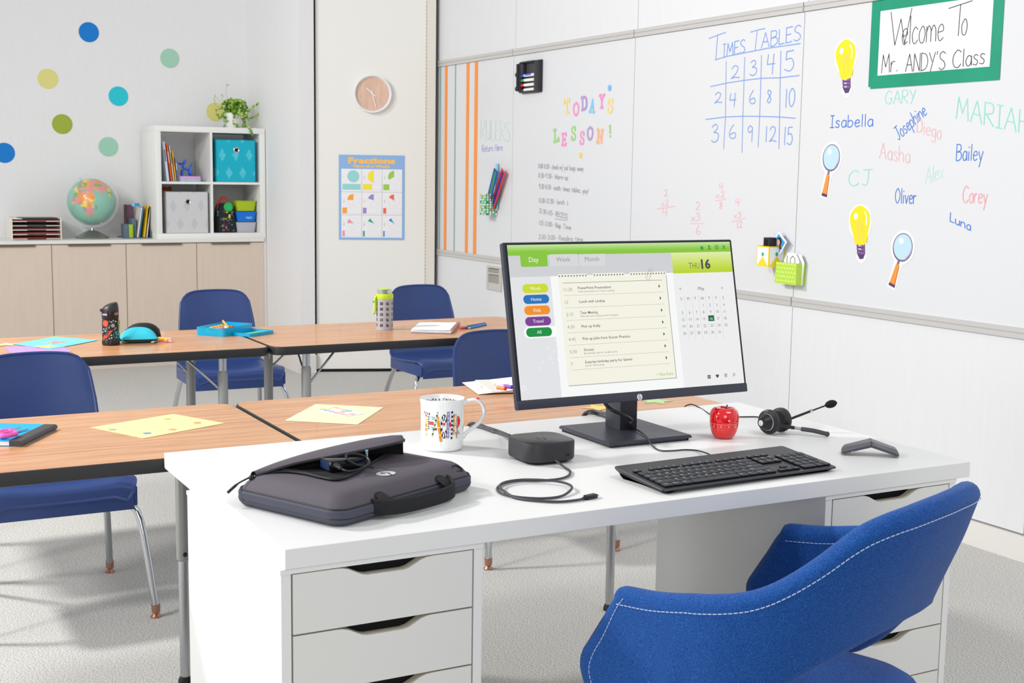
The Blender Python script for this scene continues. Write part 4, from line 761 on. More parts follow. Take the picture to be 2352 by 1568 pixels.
# green box
d2 = .05; c_ = corner(1827.5, 655, d2); top = corner(1829, 605, d2); far = corner(1779.5, 645, d2); W2 = far.y - c_.y; H2 = top.z - c_.z
t = thing('green_magnet_box', 'lime green quilted magnetic box with number cards, lowest on the whiteboard', 'holder'); WG = WM @ Matrix.Translation((-c_.y - W2, c_.z, 0)); t.matrix_world = WG; M_lime = mat('lime_plastic', (188, 222, 80), .4)
wallbox(t, W2, H2, d2, mt=M_lime)
b = MB().m(M_lime)
for i in range(7):
    for j in range(5):
        x = .012 + i * (W2 - .024) / 6 + (.008 if j % 2 else 0); y = .010 + j * (H2 - .02) / 4
        if x > W2 - .008: continue
        b.add([(x - .008, y, d2), (x, y - .009, d2), (x + .008, y, d2), (x, y + .009, d2), (x, y, d2 + .003)], [(0, 1, 4), (1, 2, 4), (2, 3, 4), (3, 0, 4)])
b.build('quilted_studs', t, smooth=False, kind='stuff')
o = thing('number_card', 'white rounded number card reading 10 standing in the lime green box', 'card'); o.matrix_world = WG @ Matrix.Translation((W2 * .60, H2 * .5, .030)); cw = .098
MB().m(M_paper).prism([(-cw/2, -.045), (cw/2, -.045), (cw/2, .055), (cw*.25, .088), (-cw*.25, .088), (-cw/2, .055)], 0, .0015).build('card', o, smooth=False)
b = MB().m(mat('number_ink', (96, 90, 96), .6)); S, W_ = strokes('10', .2)
for s_ in S: b.line([(-.032 + x / W_ * .055, .030 + y * .044) for x, y in s_], .0035, .0022)
S, W_ = strokes('2')
for s_ in S: b.line([(-.012 + x / W_ * .022, -.012 + y * .030) for x, y in s_], .0035, .0022)
b.build('number_print', o, smooth=False)
o = solo(MB().m(M_paper).prism([(-cw/2, -.045), (cw/2, -.045), (cw/2, .055), (cw*.25, .085), (-cw*.25, .085), (-cw/2, .055)], 0, .0015), 'number_card', 'blank white card just behind the number 10 card', 'card', smooth=False); o.matrix_world = WG @ Matrix.Translation((W2 * .70, H2 * .5, .018)) @ Matrix.Rotation(-.08, 4, 'Z')
# ------------------------------------------------------------------ recessed wall plate below the rail
a = wv(1121.5, 609); e_ = wv(1153.5, 667.5); t = thing('wall_phone_plate', 'grey recessed wall plate with two slots below the lower rail', 'wall plate'); w, h = e_.x - a.x, a.y - wv(1121.5, 663.5).y
t.matrix_world = WM @ Matrix.Translation((a.x, a.y - h, 0)); M_pg = mat('plate_grey', (198, 194, 188), .5); M_pd = mat('plate_recess', (160, 156, 150), .6)
b = MB().m(M_pg); e = .022; b.bx(0, e, 0, h, 0, .012).bx(w - e, w, 0, h, 0, .012).bx(e, w - e, h * .92, h, 0, .012).bx(e, w - e, 0, h * .30, 0, .010).bx(e, w - e, h * .66, h * .72, 0, .012); b.build('frame', t, smooth=False)
MB().m(M_pd).bx(e, w - e, h * .30, h * .66, 0, .0012).bx(e, w - e, h*.72, h*.92, 0, .0012).build('recess', t, smooth=False)
MB().m(mat('plate_slot', (74, 66, 54), .8)).bx(e + .01, w - e, h*.628, h*.66, .0012, .003).bx(e + .01, w - e, h*.885, h*.92, .0012, .003).build('slot', t, smooth=False)
# ------------------------------------------------------------------ student tables (1.22 x 0.61, rounded corners)
ZT = .72
def wood():
    m = mat('walnut_laminate', (200, 148, 112), .33, coat=.15); nt = m.node_tree; b = nt.nodes['Principled BSDF']
    tc = nt.nodes.new('ShaderNodeTexCoord'); mp = nt.nodes.new('ShaderNodeMapping'); mp.inputs['Scale'].default_value = (1.6, 30, 1); nt.links.new(tc.outputs['Object'], mp.inputs[0])
    n = nt.nodes.new('ShaderNodeTexNoise'); n.inputs['Scale'].default_value = 2.2; n.inputs['Detail'].default_value = 7; n.inputs['Roughness'].default_value = .62; n.inputs['Distortion'].default_value = .5
    r = nt.nodes.new('ShaderNodeValToRGB'); e = r.color_ramp.elements; e[0].position = .30; e[0].color = lin((184, 122, 80)); e[1].position = .74; e[1].color = lin((226, 172, 124)); x = e.new(.5); x.color = lin((208, 152, 106))
    nt.links.new(mp.outputs[0], n.inputs[0]); nt.links.new(n.outputs[0], r.inputs[0]); nt.links.new(r.outputs[0], b.inputs['Base Color'])
    return m
M_wood = wood(); M_rub = mat('black_edge_band', (42, 42, 44), .5); M_leg = mat('steel_table_leg', (188, 190, 194), .25, metal=1); M_sleeve = mat('grey_leg_sleeve', (160, 160, 158), .45, metal=.3); M_foot = mat('black_rubber', (24, 24, 26), .6)
def table(lab, x, y, group):
    t = thing('classroom_table', lab, 'table', (x, y, 0), group=group); w, d = 1.212, .61
    o = rrect(w, d, .05, 6)
    MB().m(M_wood).prism(inset(o, .005), ZT - .028, ZT).build('tabletop', t, smooth=False)
    b = MB().m(M_rub); q = inset(o, .006); R = [[(p[0], p[1], z) for p in pts] for pts, z in ((q, ZT - .031), (inset(o, .001), ZT - .029), (o, ZT - .024), (o, ZT - .006), (inset(o, .0015), ZT - .0012), (q, ZT - .0004))]; b.loft(R, True, False); b.build('edge_band', t)
    for sx in (-1, 1):
        for sy in (-1, 1):
            X_, Y_ = sx * (w/2 - (.15 if x < .9 or sx < 0 else .055)), sy * (d/2 - .085)
            b = MB().m(M_leg); b.tube([(X_, Y_, .012), (X_, Y_, ZT - .03)], .0135, 16); lg = b.build('leg', t, kind=None)
            b = MB().m(M_sleeve); b.lathe([(.0135, .33), (.0175, .335), (.0175, .625), (.0135, .635)], 16, X_, Y_); b.build('leg_sleeve', lg)
            MB().m(M_foot).lathe([(0, 0), (.019, 0), (.019, .008), (.014, .02), (0, .02)], 16, X_, Y_).build('foot', lg)
            MB().m(M_foot).ball((X_ + .016*0, Y_ - .018, .43 - .08), .006, nu=10, nv=6).build('adjusting_knob', lg)
            MB().m(M_leg).rod((X_ - sx * .012, Y_, .57), (X_ - sx * .13, Y_ - sy * .03, ZT - .03), .0042).build('brace', t)
            MB().m(M_leg).rod((X_, Y_ - sy*.012, .60), (X_ + sx*.012, Y_ - sy * .07, ZT - .03), .0035).build('brace', t)
    return t
table('brown classroom table in the far row, left of the seam', 1.41 - .609, 4.36 + .305, 'classroom tables in the far row'); table('brown classroom table in the far row, right of the seam', 1.41 + .609, 4.36 + .305, 'classroom tables in the far row')
table('brown classroom table in the near row, left of the seam', .968 - .609, 2.747 + .305, 'classroom tables in the near row'); table('brown classroom table in the near row, right of the seam and behind the white desk', .968 + .609, 2.747 + .305, 'classroom tables in the near row')
# ------------------------------------------------------------------ blue shell chairs; local frame: sitter looks along -Y
M_shell = mat('navy_polypropylene', (42, 64, 118), .36, bump=(700, .25, .0008), noise=(500, .05)); M_ctube = mat('chrome_tube', (196, 198, 202), .14, metal=1); M_glide = mat('copper_glide', (176, 130, 108), .35, metal=.8)
def make_chair(lab, loc, rz, group):
    t = thing('shell_chair', lab, 'chair', loc, rz, group)
    def sheet(u, v, off):          # v: 0 front lip .. 1 top of back, u across
        # centre profile y,z and half width
        K = [(-.235, .375, .185), (-.232, .405, .205), (-.19, .418, .218), (-.05, .408, .222), (.09, .400, .215), (.155, .415, .200), (.190, .47, .190), (.207, .55, .184), (.226, .64, .179), (.243, .708, .174), (.252, .748, .170)]
        s_ = v * (len(K) - 1); i = min(int(s_), len(K) - 2); f = s_ - i; a, b_ = K[i], K[i+1]
        y, z, hw = (a[k] + (b_[k] - a[k]) * f for k in range(3))
        x = (u * 2 - 1); dy = b_[0] - a[0]; dz = b_[1] - a[1]; L = math.hypot(dy, dz) or 1; ny, nz = -dz / L, dy / L
        if v > .45: curv = .030 * x * x; y -= curv * min(1, (v - .45) * 4); z = z - max(0, z - .47) * (.17 * abs(x)**7 + .035 * x * x); x = x * (1 - .05 * max(0, abs(x) - .6) * min(1, max(0, z - .60) * 12))
        else: z += .012 * x * x * (1 if v > .1 else .3); z -= .014 * max(0, abs(x) - .8) * 5
        return (x * hw, y + ny * off, z + nz * off)
    b = MB().m(M_shell); NU_, NV_ = 20, 44
    b.grid(lambda u, v: sheet(u, v, .0035), NU_, NV_); b.grid(lambda u, v: sheet(u, 1 - v, -.0035), NU_, NV_)
    rim = [sheet(0, i / NV_, 0) for i in range(NV_ + 1)] + [sheet(i / NU_, 1, 0) for i in range(1, NU_)] + [sheet(1, 1 - i / NV_, 0) for i in range(NV_ + 1)] + [sheet(1 - i / NU_, 0, 0) for i in range(1, NU_)]
    b.build('seat_shell', t, angle=80)
    MB().m(M_shell).tube(rim, .0062, 6, True).build('rolled_edge', t)
    b = MB().m(M_shell).bx(-.205, .205, -.236, -.226, .335, .395, .004); b.bx(-.215, -.205, -.232, .12, .345, .402, .003); b.bx(.205, .215, -.232, .12, .345, .402, .003); b.build('seat_skirt', t)
    for s_ in (-1, 1):
        P = smooth_path([(0, -.165, .352), (s_ * .12, -.165, .352), (s_ * .185, -.17, .345), (s_ * .228, -.20, .29), (s_ * .258, -.245, .03)], 5); b = MB().m(M_ctube).tube(P, .0112, 12); lg = b.build('leg', t)
        a = P[-1]; MB().m(M_glide).lathe([(0, 0), (.016, 0), (.016, .004), (.008, .014), (.0125, .016), (.0135, .040), (0, .040)], 16, a.x, a.y).build('glide', lg)
        P = smooth_path([(0, .105, .362), (s_ * .11, .105, .362), (s_ * .165, .11, .355), (s_ * .195, .15, .30), (s_ * .225, .262, .03)], 5); b = MB().m(M_ctube).tube(P, .0112, 12); lg = b.build('leg', t)
        a = P[-1]; MB().m(M_glide).lathe([(0, 0), (.016, 0), (.016, .004), (.008, .014), (.0125, .016), (.0135, .040), (0, .040)], 16, a.x, a.y).build('glide', lg)
        MB().m(M_ctube).tube([(s_ * .13, -.165, .356), (s_ * .14, 0, .385), (s_ * .13, .105, .366)], .008, 8).build('seat_rail', t)
    return t
ch = make_chair('navy blue shell chair nearest the camera, behind the near table at the left', (.607, 4.06, 0), 0, 'navy shell chairs')
clone(ch, (2.24, 4.05, 0), 0, 'navy blue shell chair partly hidden behind the monitor')
clone(ch, (1.725, 6.02, 0), math.radians(-2), 'navy blue shell chair behind the far table, in front of the beige cabinets')
clone(ch, (2.80, 5.95, 0), math.radians(2), 'navy blue shell chair behind the far table, in front of the cream door')
# ------------------------------------------------------------------ things on the student tables
def P2(px, py, z=ZT): p = at(px, py, z=z); return (p.x, p.y)
def sheet(name, lab, pts, col, z=ZT + .0004, th=.0006, group=None, cat='paper', wav=0):
    q = [P2(*p, z=z + th) for p in pts]; cx = sum(a for a, _ in q) / len(q); cy = sum(b for _, b in q) / len(q); loc = [(a - cx, b - cy) for a, b in q]
    ar = sum(loc[i-1][0]*loc[i][1] - loc[i][0]*loc[i-1][1] for i in range(len(loc)))
    if ar < 0: loc = loc[::-1]
    m = mat('paper_%d_%d_%d' % col, col, .75)
    b = MB().m(m).prism(loc, 0, th); o = solo(b, name, lab, cat, (cx, cy, z), group=group, smooth=False); o['_c'] = 0; del o['_c']
    return o, (cx, cy), z + th
sheet('paper_sheet', 'purple paper sheet under the turquoise one on the far left table', [(6.4, 795.5), (142, 793), (165.3, 807), (33, 814)], (186, 150, 212))
def star(lab, px, py, r, col, z, rot=0):
    c = P2(px, py, z); pts = [(r * (1 if k % 2 == 0 else .46) * math.cos(rot + k * math.pi/5), r * (1 if k % 2 == 0 else .46) * math.sin(rot + k * math.pi/5)) for k in range(10)]
    return solo(MB().m(mat('star_%d_%d_%d' % col, col, .75)).prism(pts, 0, .0006), 'paper_star', lab, 'paper star', (c[0], c[1], z), group='paper stars on the tables', smooth=False)
sheet('paper_sheet', 'turquoise paper sheet on the far left table with two stars on it', [(125.4, 772.8), (224.3, 780.8), (119, 801), (30.8, 790)], (120, 222, 228), z=ZT + .0016)
star('pink paper star on the turquoise sheet', 131, 785.5, .045, (238, 150, 150), ZT + .0024, .4); star('yellow paper star on the turquoise sheet near its front corner', 106, 795, .046, (248, 220, 130), ZT + .0024, 1.0); star('pale green paper star at the left edge of the far table', 14, 791, .046, (206, 222, 150), ZT + .0012, .2)
# printed flask
pb = at(256.5, 792.5, z=ZT); t = thing('drink_flask', 'black drinking flask printed with planets and a rocket on the far left table', 'bottle', (pb.x, pb.y + .012, ZT + .0004))
t.scale = (1, 1, .745); M_fb = mat('flask_black', (30, 29, 30), .35); R_ = .0285
MB().m(M_fb).lathe([(0, 0), (.029, 0), (.030, .004), (.0305, .018), (R_, .028), (R_, .112), (.0265, .116), (.0265, .120), (.0285, .124), (.029, .150), (.0285, .158), (0, .158)], 36).build('body', t)
b = MB().m(mat('lid_black', (44, 42, 42), .4)); rings = []
for z, k, sh in ((.156, 1, 0), (.160, 1.02, 0), (.17, .98, .0), (.183, .8, .004), (.1915, .52, .008)):
    rings.append([(x * k * .0285 / .0285 + sh, y * k, z + (x + .0285) * .16 * (1 if z > .165 else 0)) for x, y in [(.0285*math.cos(2*math.pi*i/24), .0285*math.sin(2*math.pi*i/24)) for i in range(24)]])
b.loft(rings); b.build('lid', t, 'slanted black lid'); MB().m(mat('lid_black', (44, 42, 42), .4)).bx(-.034, -.024, -.008, .008, .158, .170, .002).build('latch', t)
vdir = math.atan2(-pb.y, -pb.x)
def fl(b, x, y, kind, s_, c, rr=R_ + .0003):
    """print at crop position (13.07 px/px; axis at x=412)"""
    a = vdir + math.asin(max(-.97, min(.97, (x - 412) / 238))); zc = (1385 - y) / 13.07 / 680 / .745
    b.m(mat('flp_%d_%d_%d' % c, c, .5)); M0 = Matrix.Translation((rr * math.cos(a), rr * math.sin(a), zc)) @ Matrix.Rotation(a + math.pi/2, 4, 'Z') @ FR; b.T = M0
    if kind == 'd': b.disc(0, 0, s_, 0, 14, s_/.745)
    elif kind == 'r': b.ring(0, 0, s_ * .8, s_, .0002)
    elif kind == 's': b.poly([(s_ * (1 if k % 2 == 0 else .45) * math.cos(math.pi/2 + k*math.pi/5), s_ * (1 if k % 2 == 0 else .45) * math.sin(math.pi/2 + k*math.pi/5)) for k in range(10)])
    else: b.poly(kind, 0)
b = MB()
for x, y, k, s_, c in ((275, 695, 'd', .0115, (206, 74, 44)), (250, 670, 'd', .0035, (240, 130, 60)), (300, 700, 'd', .0035, (240, 130, 60)), (262, 735, 'd', .0028, (240, 130, 60)), (478, 762, 'd', .0065, (150, 150, 148)), (478, 762, 'r', .0050, (220, 220, 220)),
    (640, 700, 'd', .013, (130, 150, 50)), (640, 850, 'd', .009, (130, 150, 50)), (575, 1060, 'r', .0165, (40, 150, 150)), (560, 980, 'd', .0040, (70, 190, 170)), (570, 1050, 'd', .0030, (70, 190, 170)), (620, 1040, 'd', .005, (50, 180, 190)), (570, 1120, 'd', .0026, (70, 190, 170)),
    (440, 650, 's', .004, (220, 220, 226)), (492, 605, 's', .004, (190, 190, 200)), (370, 825, 's', .0038, (200, 200, 214)), (228, 875, 's', .0045, (210, 210, 220)), (285, 862, 'd', .0014, (240, 240, 240)), (265, 930, 's', .0042, (230, 230, 236)), (430, 1060, 's', .0048, (200, 200, 210)), (372, 1160, 's', .0042, (190, 190, 200)), (438, 1145, 's', .0040, (236, 236, 236)), (310, 1222, 'd', .0022, (230, 230, 230)), (495, 1225, 's', .0042, (190, 190, 196)), (548, 845, 's', .004, (220, 220, 220)), (520, 890, 'd', .0016, (230, 230, 230)), (390, 628, 'd', .0015, (220, 180, 220)), (205, 965, 's', .004, (210, 210, 220)), (560, 640, 's', .005, (200, 205, 210)), (393, 770, 'd', .0014, (230, 230, 230))):
    fl(b, x, y, k, s_, c)
fl(b, 350, 1010, [(-.006, -.009), (.002, -.008), (.017, .017), (-.002, .010)], 0, (206, 74, 44)); fl(b, 255, 1110, [(-.009, -.008), (.006, -.006), (.011, .006), (-.004, .008)], 0, (206, 74, 44)); fl(b, 225, 1190, [(-.008, -.008), (.004, -.006), (.006, .004), (-.004, .006)], 0, (190, 60, 40)); fl(b, 320, 1110, [(-.004, -.006), (.006, .002), (.003, .006), (-.004, .002)], 0, (206, 74, 44))
fl(b, 340, 985, [(-.003, -.003), (.003, 0), (.003, .004), (-.003, .002)], 0, (60, 24, 22), R_ + .0007)
fl(b, 265, 425, [(-.010, -.004), (.010, -.004), (.010, .005), (-.010, .005)], 0, (170, 150, 190), .0295); fl(b, 580, 405, [(-.009, -.005), (.009, -.005), (.009, .006), (-.009, .006)], 0, (176, 110, 124), .0295)
b.T = Matrix.Identity(4); b.build('printed_pattern', t, 'orange, teal, green and white space print', smooth=False, kind='stuff')
# pencil pouch
c = P2(322, 786); t = thing('pencil_pouch', 'turquoise and black zip pouch with pencils sticking out, beside the flask', 'pouch', (c[0], c[1] + .02, ZT + .0004), math.radians(-8))
M_po = mat('pouch_turquoise', (54, 200, 222), .75, bump=(200, .2, .002)); M_pk = mat('pouch_black', (40, 38, 38), .8)
b = MB().m(M_po)
def cushion(b, hw, hd, h, z0, sx=0, n=14):
    b.grid(lambda u, v: ((u*2-1)*hw + sx, (v*2-1)*hd, z0 + h * (max(0, (1-abs(u*2-1)**2.6))**.7) * (max(0, (1-abs(v*2-1)**2.6))**.7)), n, n)
cushion(b, .065, .052, .042, .010); cushion(b, .065, .052, -.010, .0102); b.build('body', t)
b = MB().m(M_pk).tube([(.066*math.copysign(abs(math.cos(a))**.4, math.cos(a)), .053*math.copysign(abs(math.sin(a))**.4, math.sin(a)), .011) for a in [2*math.pi*i/32 for i in range(32)]], .0035, 6, True); b.build('zip_piping', t)
b = MB().m(M_pk); b.T = Matrix.Translation((.020, .060, .026)) @ Matrix.Rotation(.3, 4, 'X'); cushion(b, .060, .036, .038, -.004); cushion(b, .060, .036, -.018, -.003); b.build('black_flap', t, 'black back part of the pouch')
MB().m(mat('zip_pull_grey', (196, 190, 178), .5)).box(.044, -.062, .006, .009, .032, .003, Matrix.Rotation(-.3, 3, 'Z')).build('zip_pull', t)
for k, (c_, dx, dy, ang, L) in enumerate((((246, 196, 40), .060, -.038, -.55, .075), ((240, 110, 40), .056, -.050, -.45, .045), ((240, 200, 60), .072, -.048, -.6, .050))):
    a = Vector((c[0], c[1] + .02, 0)) + Vector((dx, dy, 0)); o = thing('pencil', ['yellow pencil with a pink eraser poking out of the pouch', 'orange crayon poking out of the pouch', 'second yellow pencil poking lower out of the pouch'][k], 'pencil', (a.x, a.y, ZT + .013 - k*.004), ang, group='pencils in the pouch')
    MB().m(mat('penc_%d_%d' % (c_[0], c_[1]), c_, .45)).tube([(-L*.4, 0, .003), (L*.5, 0, 0)], .0042, 6).build('shaft', o); MB().m(mat('eraser_pink', (240, 170, 190), .6)).tube([(L*.5, 0, 0), (L*.5 + .009, 0, -.001)], .0044, 8).build('eraser_tip', o)
# pencil box and lid
zb = ZT + .0004; A_ = P2(471, 769, zb); B_ = P2(516, 773.5, zb); C_ = P2(582, 760, zb); ux = Vector((C_[0]-B_[0], C_[1]-B_[1])); uy = Vector((A_[0]-B_[0], A_[1]-B_[1])); ang = math.atan2(ux.y, ux.x); Lx = ux.length; Ly = .125
M_tb = mat('translucent_aqua', (20, 178, 222), .2, alpha=.8); 
def opentray(t, w, d, h, m, name, e=.003):
    b = MB().m(m); o = rrect(w, d, .012, 4, w/2, d/2); i_ = inset(o, e); b.loft([[(x, y, z) for x, y in q] for q, z in ((o, 0), (o, h), (i_, h), (i_, e))]); return b.build(name, t)
t = thing('pencil_box', 'open translucent blue pencil box on the far table', 'box', (B_[0], B_[1], zb), ang); opentray(t, Lx, Ly, .030, M_tb, 'tray')
BM = Matrix.Translation((B_[0], B_[1], zb + .004)) @ Matrix.Rotation(ang, 4, 'Z')
def inbox(o, x, y, z, r): o.matrix_world = BM @ Matrix.Translation((x, y, z)) @ Matrix.Rotation(r, 4, 'Z'); return o
inbox(solo(MB().m(M_paper).bx(0, .12, 0, .05, 0, .016, .001), 'card_box', 'small white card box inside the blue pencil box', 'box', smooth=False), .035, .055, 0, 0)
inbox(solo(MB().m(mat('eraser_pink2', (248, 130, 166), .6)).bx(0, .052, 0, .020, 0, .012, .003), 'eraser', 'pink eraser in the blue pencil box', 'eraser'), .010, .035, .012, .05)
inbox(solo(MB().m(mat('glue_yellow', (250, 190, 20), .4)).tube([(0, 0, .008), (.085, 0, .009)], .008, 12), 'glue_stick', 'yellow capped tube in the blue pencil box', 'glue stick'), .004, .062, .014, .05)
inbox(solo(MB().m(mat('pencil_ochre', (236, 170, 50), .45)).tube([(0, 0, .004), (.11, 0, .018)], .0042, 8), 'pencil', 'yellow pencil lying across the blue pencil box rim', 'pencil'), .075, .030, .016, .75)
inbox(solo(MB().m(mat('sharp_red', (206, 84, 50), .45)).bx(0, .020, 0, .014, 0, .012, .002), 'pencil_sharpener', 'small red sharpener in the blue pencil box', 'sharpener'), .105, .032, .012, .2)
D_ = P2(575, 774, zb); E_ = P2(631, 765, zb); u2 = Vector((E_[0]-D_[0], E_[1]-D_[1])); a2 = math.atan2(u2.y, u2.x)
t = thing('plastic_tray', 'translucent shallow blue tray beside the pencil box, holding a green strip', 'tray', (D_[0], D_[1], zb), rot=(0, 0, a2)); o_ = opentray(t, u2.length, Ly, .012, M_tb, 'tray')
t.rotation_euler = (0, .0, a2)
solo(MB().m(mat('green_ruler', (70, 206, 150), .4)).bx(.01, u2.length - .02, .015, .040, 0, .006, .002), 'plastic_ruler', 'green plastic strip lying in the shallow blue tray', 'ruler', (D_[0], D_[1], zb + .0045), a2)
# glass bottle with grey sleeve
pb = at(882, 758, z=ZT); pb.x += .010; pb.y += .018; t = thing('water_bottle', 'clear water bottle in a grey sleeve with lime green cap and strap', 'bottle', (pb.x, pb.y, ZT + .0004)); va = math.atan2(-pb.y, -pb.x)
t.scale = (1, 1, .83); M_sl = mat('sleeve_grey', (170, 170, 178), .7); M_lg = mat('lime_green_cap', (196, 226, 40), .45); M_gl = mat('clear_glass', (236, 240, 240), .04, trans=.9, alpha=.55)
RB = .0325; b = MB().m(M_sl); nC, nR = 8, 5
zs = [0.0, .008]; 
for r_ in range(nR): zs += [.012 + r_*.0255 + .004, .012 + r_*.0255 + .019]
zs += [.144, .147]
cols_ = 32
def cyl(r, i, z): a = va + 2*math.pi*(i + 1)/cols_; return (r*math.cos(a), r*math.sin(a), z)
for j in range(len(zs) - 1):
    hole = j >= 2 and j % 2 == 0 and j < len(zs) - 2
    for i in range(cols_):
        if hole and i % 4 in (0, 1): continue
        b.add([cyl(RB, i, zs[j]), cyl(RB, i+1, zs[j]), cyl(RB, i+1, zs[j+1]), cyl(RB, i, zs[j+1]), cyl(RB-.0025, i, zs[j]), cyl(RB-.0025, i+1, zs[j]), cyl(RB-.0025, i+1, zs[j+1]), cyl(RB-.0025, i, zs[j+1])], [(0,1,2,3),(7,6,5,4),(0,3,7,4),(1,5,6,2),(3,2,6,7),(0,4,5,1)])
b.build('grey_sleeve', t, 'grey silicone sleeve with square holes')
MB().m(M_gl).lathe([(0, .002), (RB-.003, .002), (RB-.003, .15), (RB-.006, .156), (RB-.006, .15), (RB-.006, .005), (0, .005)], 32).build('glass', t); MB().m(mat('infuser_bronze', (120, 104, 84), .5)).lathe([(0, .01), (.012, .01), (.012, .14), (0, .14)], 10).build('infuser', t)
MB().m(M_lg).lathe([(RB-.004, .147), (RB, .147), (RB+.0015, .150), (RB+.0015, .166), (RB-.001, .169), (RB-.006, .169)], 32).build('collar', t)
MB().m(M_gl).lathe([(RB-.0035, .169), (RB-.003, .189), (RB-.005, .191), (0, .191), (0, .189), (RB-.006, .188), (RB-.006, .169)], 32).build('clear_lid', t); MB().m(M_lg).lathe([(0, .1912), (.022, .1912), (.022, .193), (0, .1935)], 24).build('lid_disc', t); MB().m(mat('spout_grey', (150, 160, 120), .5)).lathe([(0, .169), (.012, .169), (.010, .186), (0, .186)], 14).build('spout', t)
sd = va - 1.25; sx_, sy_ = math.cos(sd), math.sin(sd); b = MB().m(M_lg); b.tube(smooth_path([(sx_*.034, sy_*.034, .160), (sx_*.040, sy_*.040, .150), (sx_*.044, sy_*.044, .10), (sx_*.047, sy_*.047, .080), (sx_*.040, sy_*.040, .077), (sx_*.036, sy_*.036, .10), (sx_*.0355, sy_*.0355, .152)], 4), .006, 6, flat=.35); b.build('strap', t, 'lime green carrying strap')
MB().m(mat('cyan_dot', (20, 180, 220), .4)).ball((sx_*.046 + .0*sx_, sy_*.046, .134), .0045, nu=10, nv=6).build('strap_button', t)
# spiral notebook and coloured pencils
q = [P2(943.5, 757, ZT+.012), P2(963, 739.5, ZT+.012), P2(1053, 741, ZT+.012), P2(1036, 760, ZT+.012)]; cx = sum(p[0] for p in q)/4; cy = sum(p[1] for p in q)/4; t = thing('spiral_notebook', 'open white spiral notebook on the far right table', 'notebook', (cx, cy, ZT + .0004))
loc = [(a-cx, b_-cy) for a, b_ in q]
def bil(u, v): a, b_, c_, d = [Vector(p) for p in loc]; return a*(1-u)*(1-v) + b_*(1-u)*v + c_*u*v + d*u*(1-v)
b = MB().m(mat('cover_board', (110, 110, 130), .6)); b.prism([tuple(bil(*p)) for p in ((.0, 0), (1, 0), (1, 1), (0, 1))], 0, .0015); b.build('back_cover', t, smooth=False)
b = MB().m(M_paper)
for k in range(3):
    z = .0018 + k*.003; b.grid(lambda u, v: (bil(u*(1-.01*k), v)[0], bil(u*(1-.01*k), v)[1], z + .003 + .004 * u * u * (k == 2) + .001*math.sin(u*5)), 8, 4); b.prism([tuple(bil(*p)) for p in ((.005, .01), (.99, .01), (.99, .99), (.005, .99))], z, z + .0025)
b.build('pages', t, smooth=False)
b = MB().m(mat('wire_copper', (196, 140, 126), .3, metal=.7)); e0, e1_ = bil(1, 0), bil(1, 1)
for k in range(22): c_ = e0 + (e1_ - e0) * ((k + .5)/22); d_ = (bil(.98, .5) - bil(.9, .5)).normalized(); b.tube([(c_.x + d_.x*.008*math.cos(a), c_.y + d_.y*.008*math.cos(a), .009 + .008*math.sin(a)) for a in [2*math.pi*i/8 for i in range(8)]], .0009, 4, True)
b.build('spiral_wire', t, 'copper coloured spiral wire', kind='stuff')
def pencil(lab, p0, p1, c, z=ZT + .0044, r=.004, tip=None, group='coloured pencils on the far table'):
    a, e_ = at(*p0, z=z), at(*p1, z=z); d = e_ - a; L = d.length; o = thing('coloured_pencil', lab, 'pencil', (a.x, a.y, z), math.atan2(d.y, d.x), group)
    MB().m(mat('cp_%d_%d_%d' % c, c, .4)).tube([(.016, 0, 0), (L, 0, 0)], r, 6).build('shaft', o); MB().m(mat('pencil_wood', (226, 186, 140), .7)).tube([(.004, 0, 0), (.016, 0, 0)], [r*.35, r], 6).build('sharpened_wood', o); MB().m(mat('cpt_%d_%d_%d' % (tip or c), tip or c, .5)).tube([(0, 0, 0), (.004, 0, 0)], [r*.05, r*.35], 6).build('lead', o)
pencil('light blue coloured pencil, front one of the group', (1074, 754), (1116, 744.5), (30, 140, 206), r=.005); pencil('dark blue coloured pencil behind the light blue one', (1066, 751), (1114, 742), (50, 70, 150)); pencil('pale natural coloured pencil at the back of the group', (1060, 750), (1103, 742.5), (226, 200, 180), tip=(60, 160, 60)); 
solo(MB().m(mat('crayon_red', (224, 50, 90), .5)).tube([(0, 0, 0), (.022, 0, 0)], .0048, 8), 'crayon_stub', 'short red crayon stub by the notebook spiral', 'crayon', (at(1057, 754, z=ZT+.005).x, at(1057, 754, z=ZT+.005).y, ZT + .0052), .35)
solo(MB().m(mat('crayon_teal', (10, 110, 110), .5)).tube([(0, 0, 0), (.016, 0, 0)], .0048, 8), 'crayon_stub', 'short teal crayon stub between the red stub and blue pencil', 'crayon', (at(1068, 753, z=ZT+.005).x, at(1068, 753, z=ZT+.005).y, ZT + .0052), .35)
# near table: composition book with scissors
def p8(x, y): return (x/7.84, 940 + y/7.84)
zt = ZT + .012; q = [P2(*p8(385, 575), zt), P2(*p8(1010, 272), zt)]; e = Vector((q[1][0]-q[0][0], q[1][1]-q[0][1])); Lb = e.length; ang = math.atan2(e.y, e.x); t = thing('composition_book', 'bright blue composition book with black spine at the left edge of the near table', 'notebook', (q[0][0], q[0][1], ZT + .0004), ang)
Wb = .19; M_cb = mat('comp_blue', (0, 168, 232), .55, noise=(400, .10)); M_sp = mat('spine_black', (70, 68, 70), .5, noise=(300, .1))
MB().m(M_cb).prism(rrect(Lb, Wb, .012, 4, Lb/2, Wb/2), 0, .0012).m(M_cb).prism(rrect(Lb, Wb - .02, .010, 4, Lb/2, Wb/2 + .01), .0108, .0122).build('blue_cover', t)
MB().m(M_paper).prism(rrect(Lb - .004, Wb - .006, .010, 4, Lb/2, Wb/2 + .003), .0013, .0107).build('pages', t)
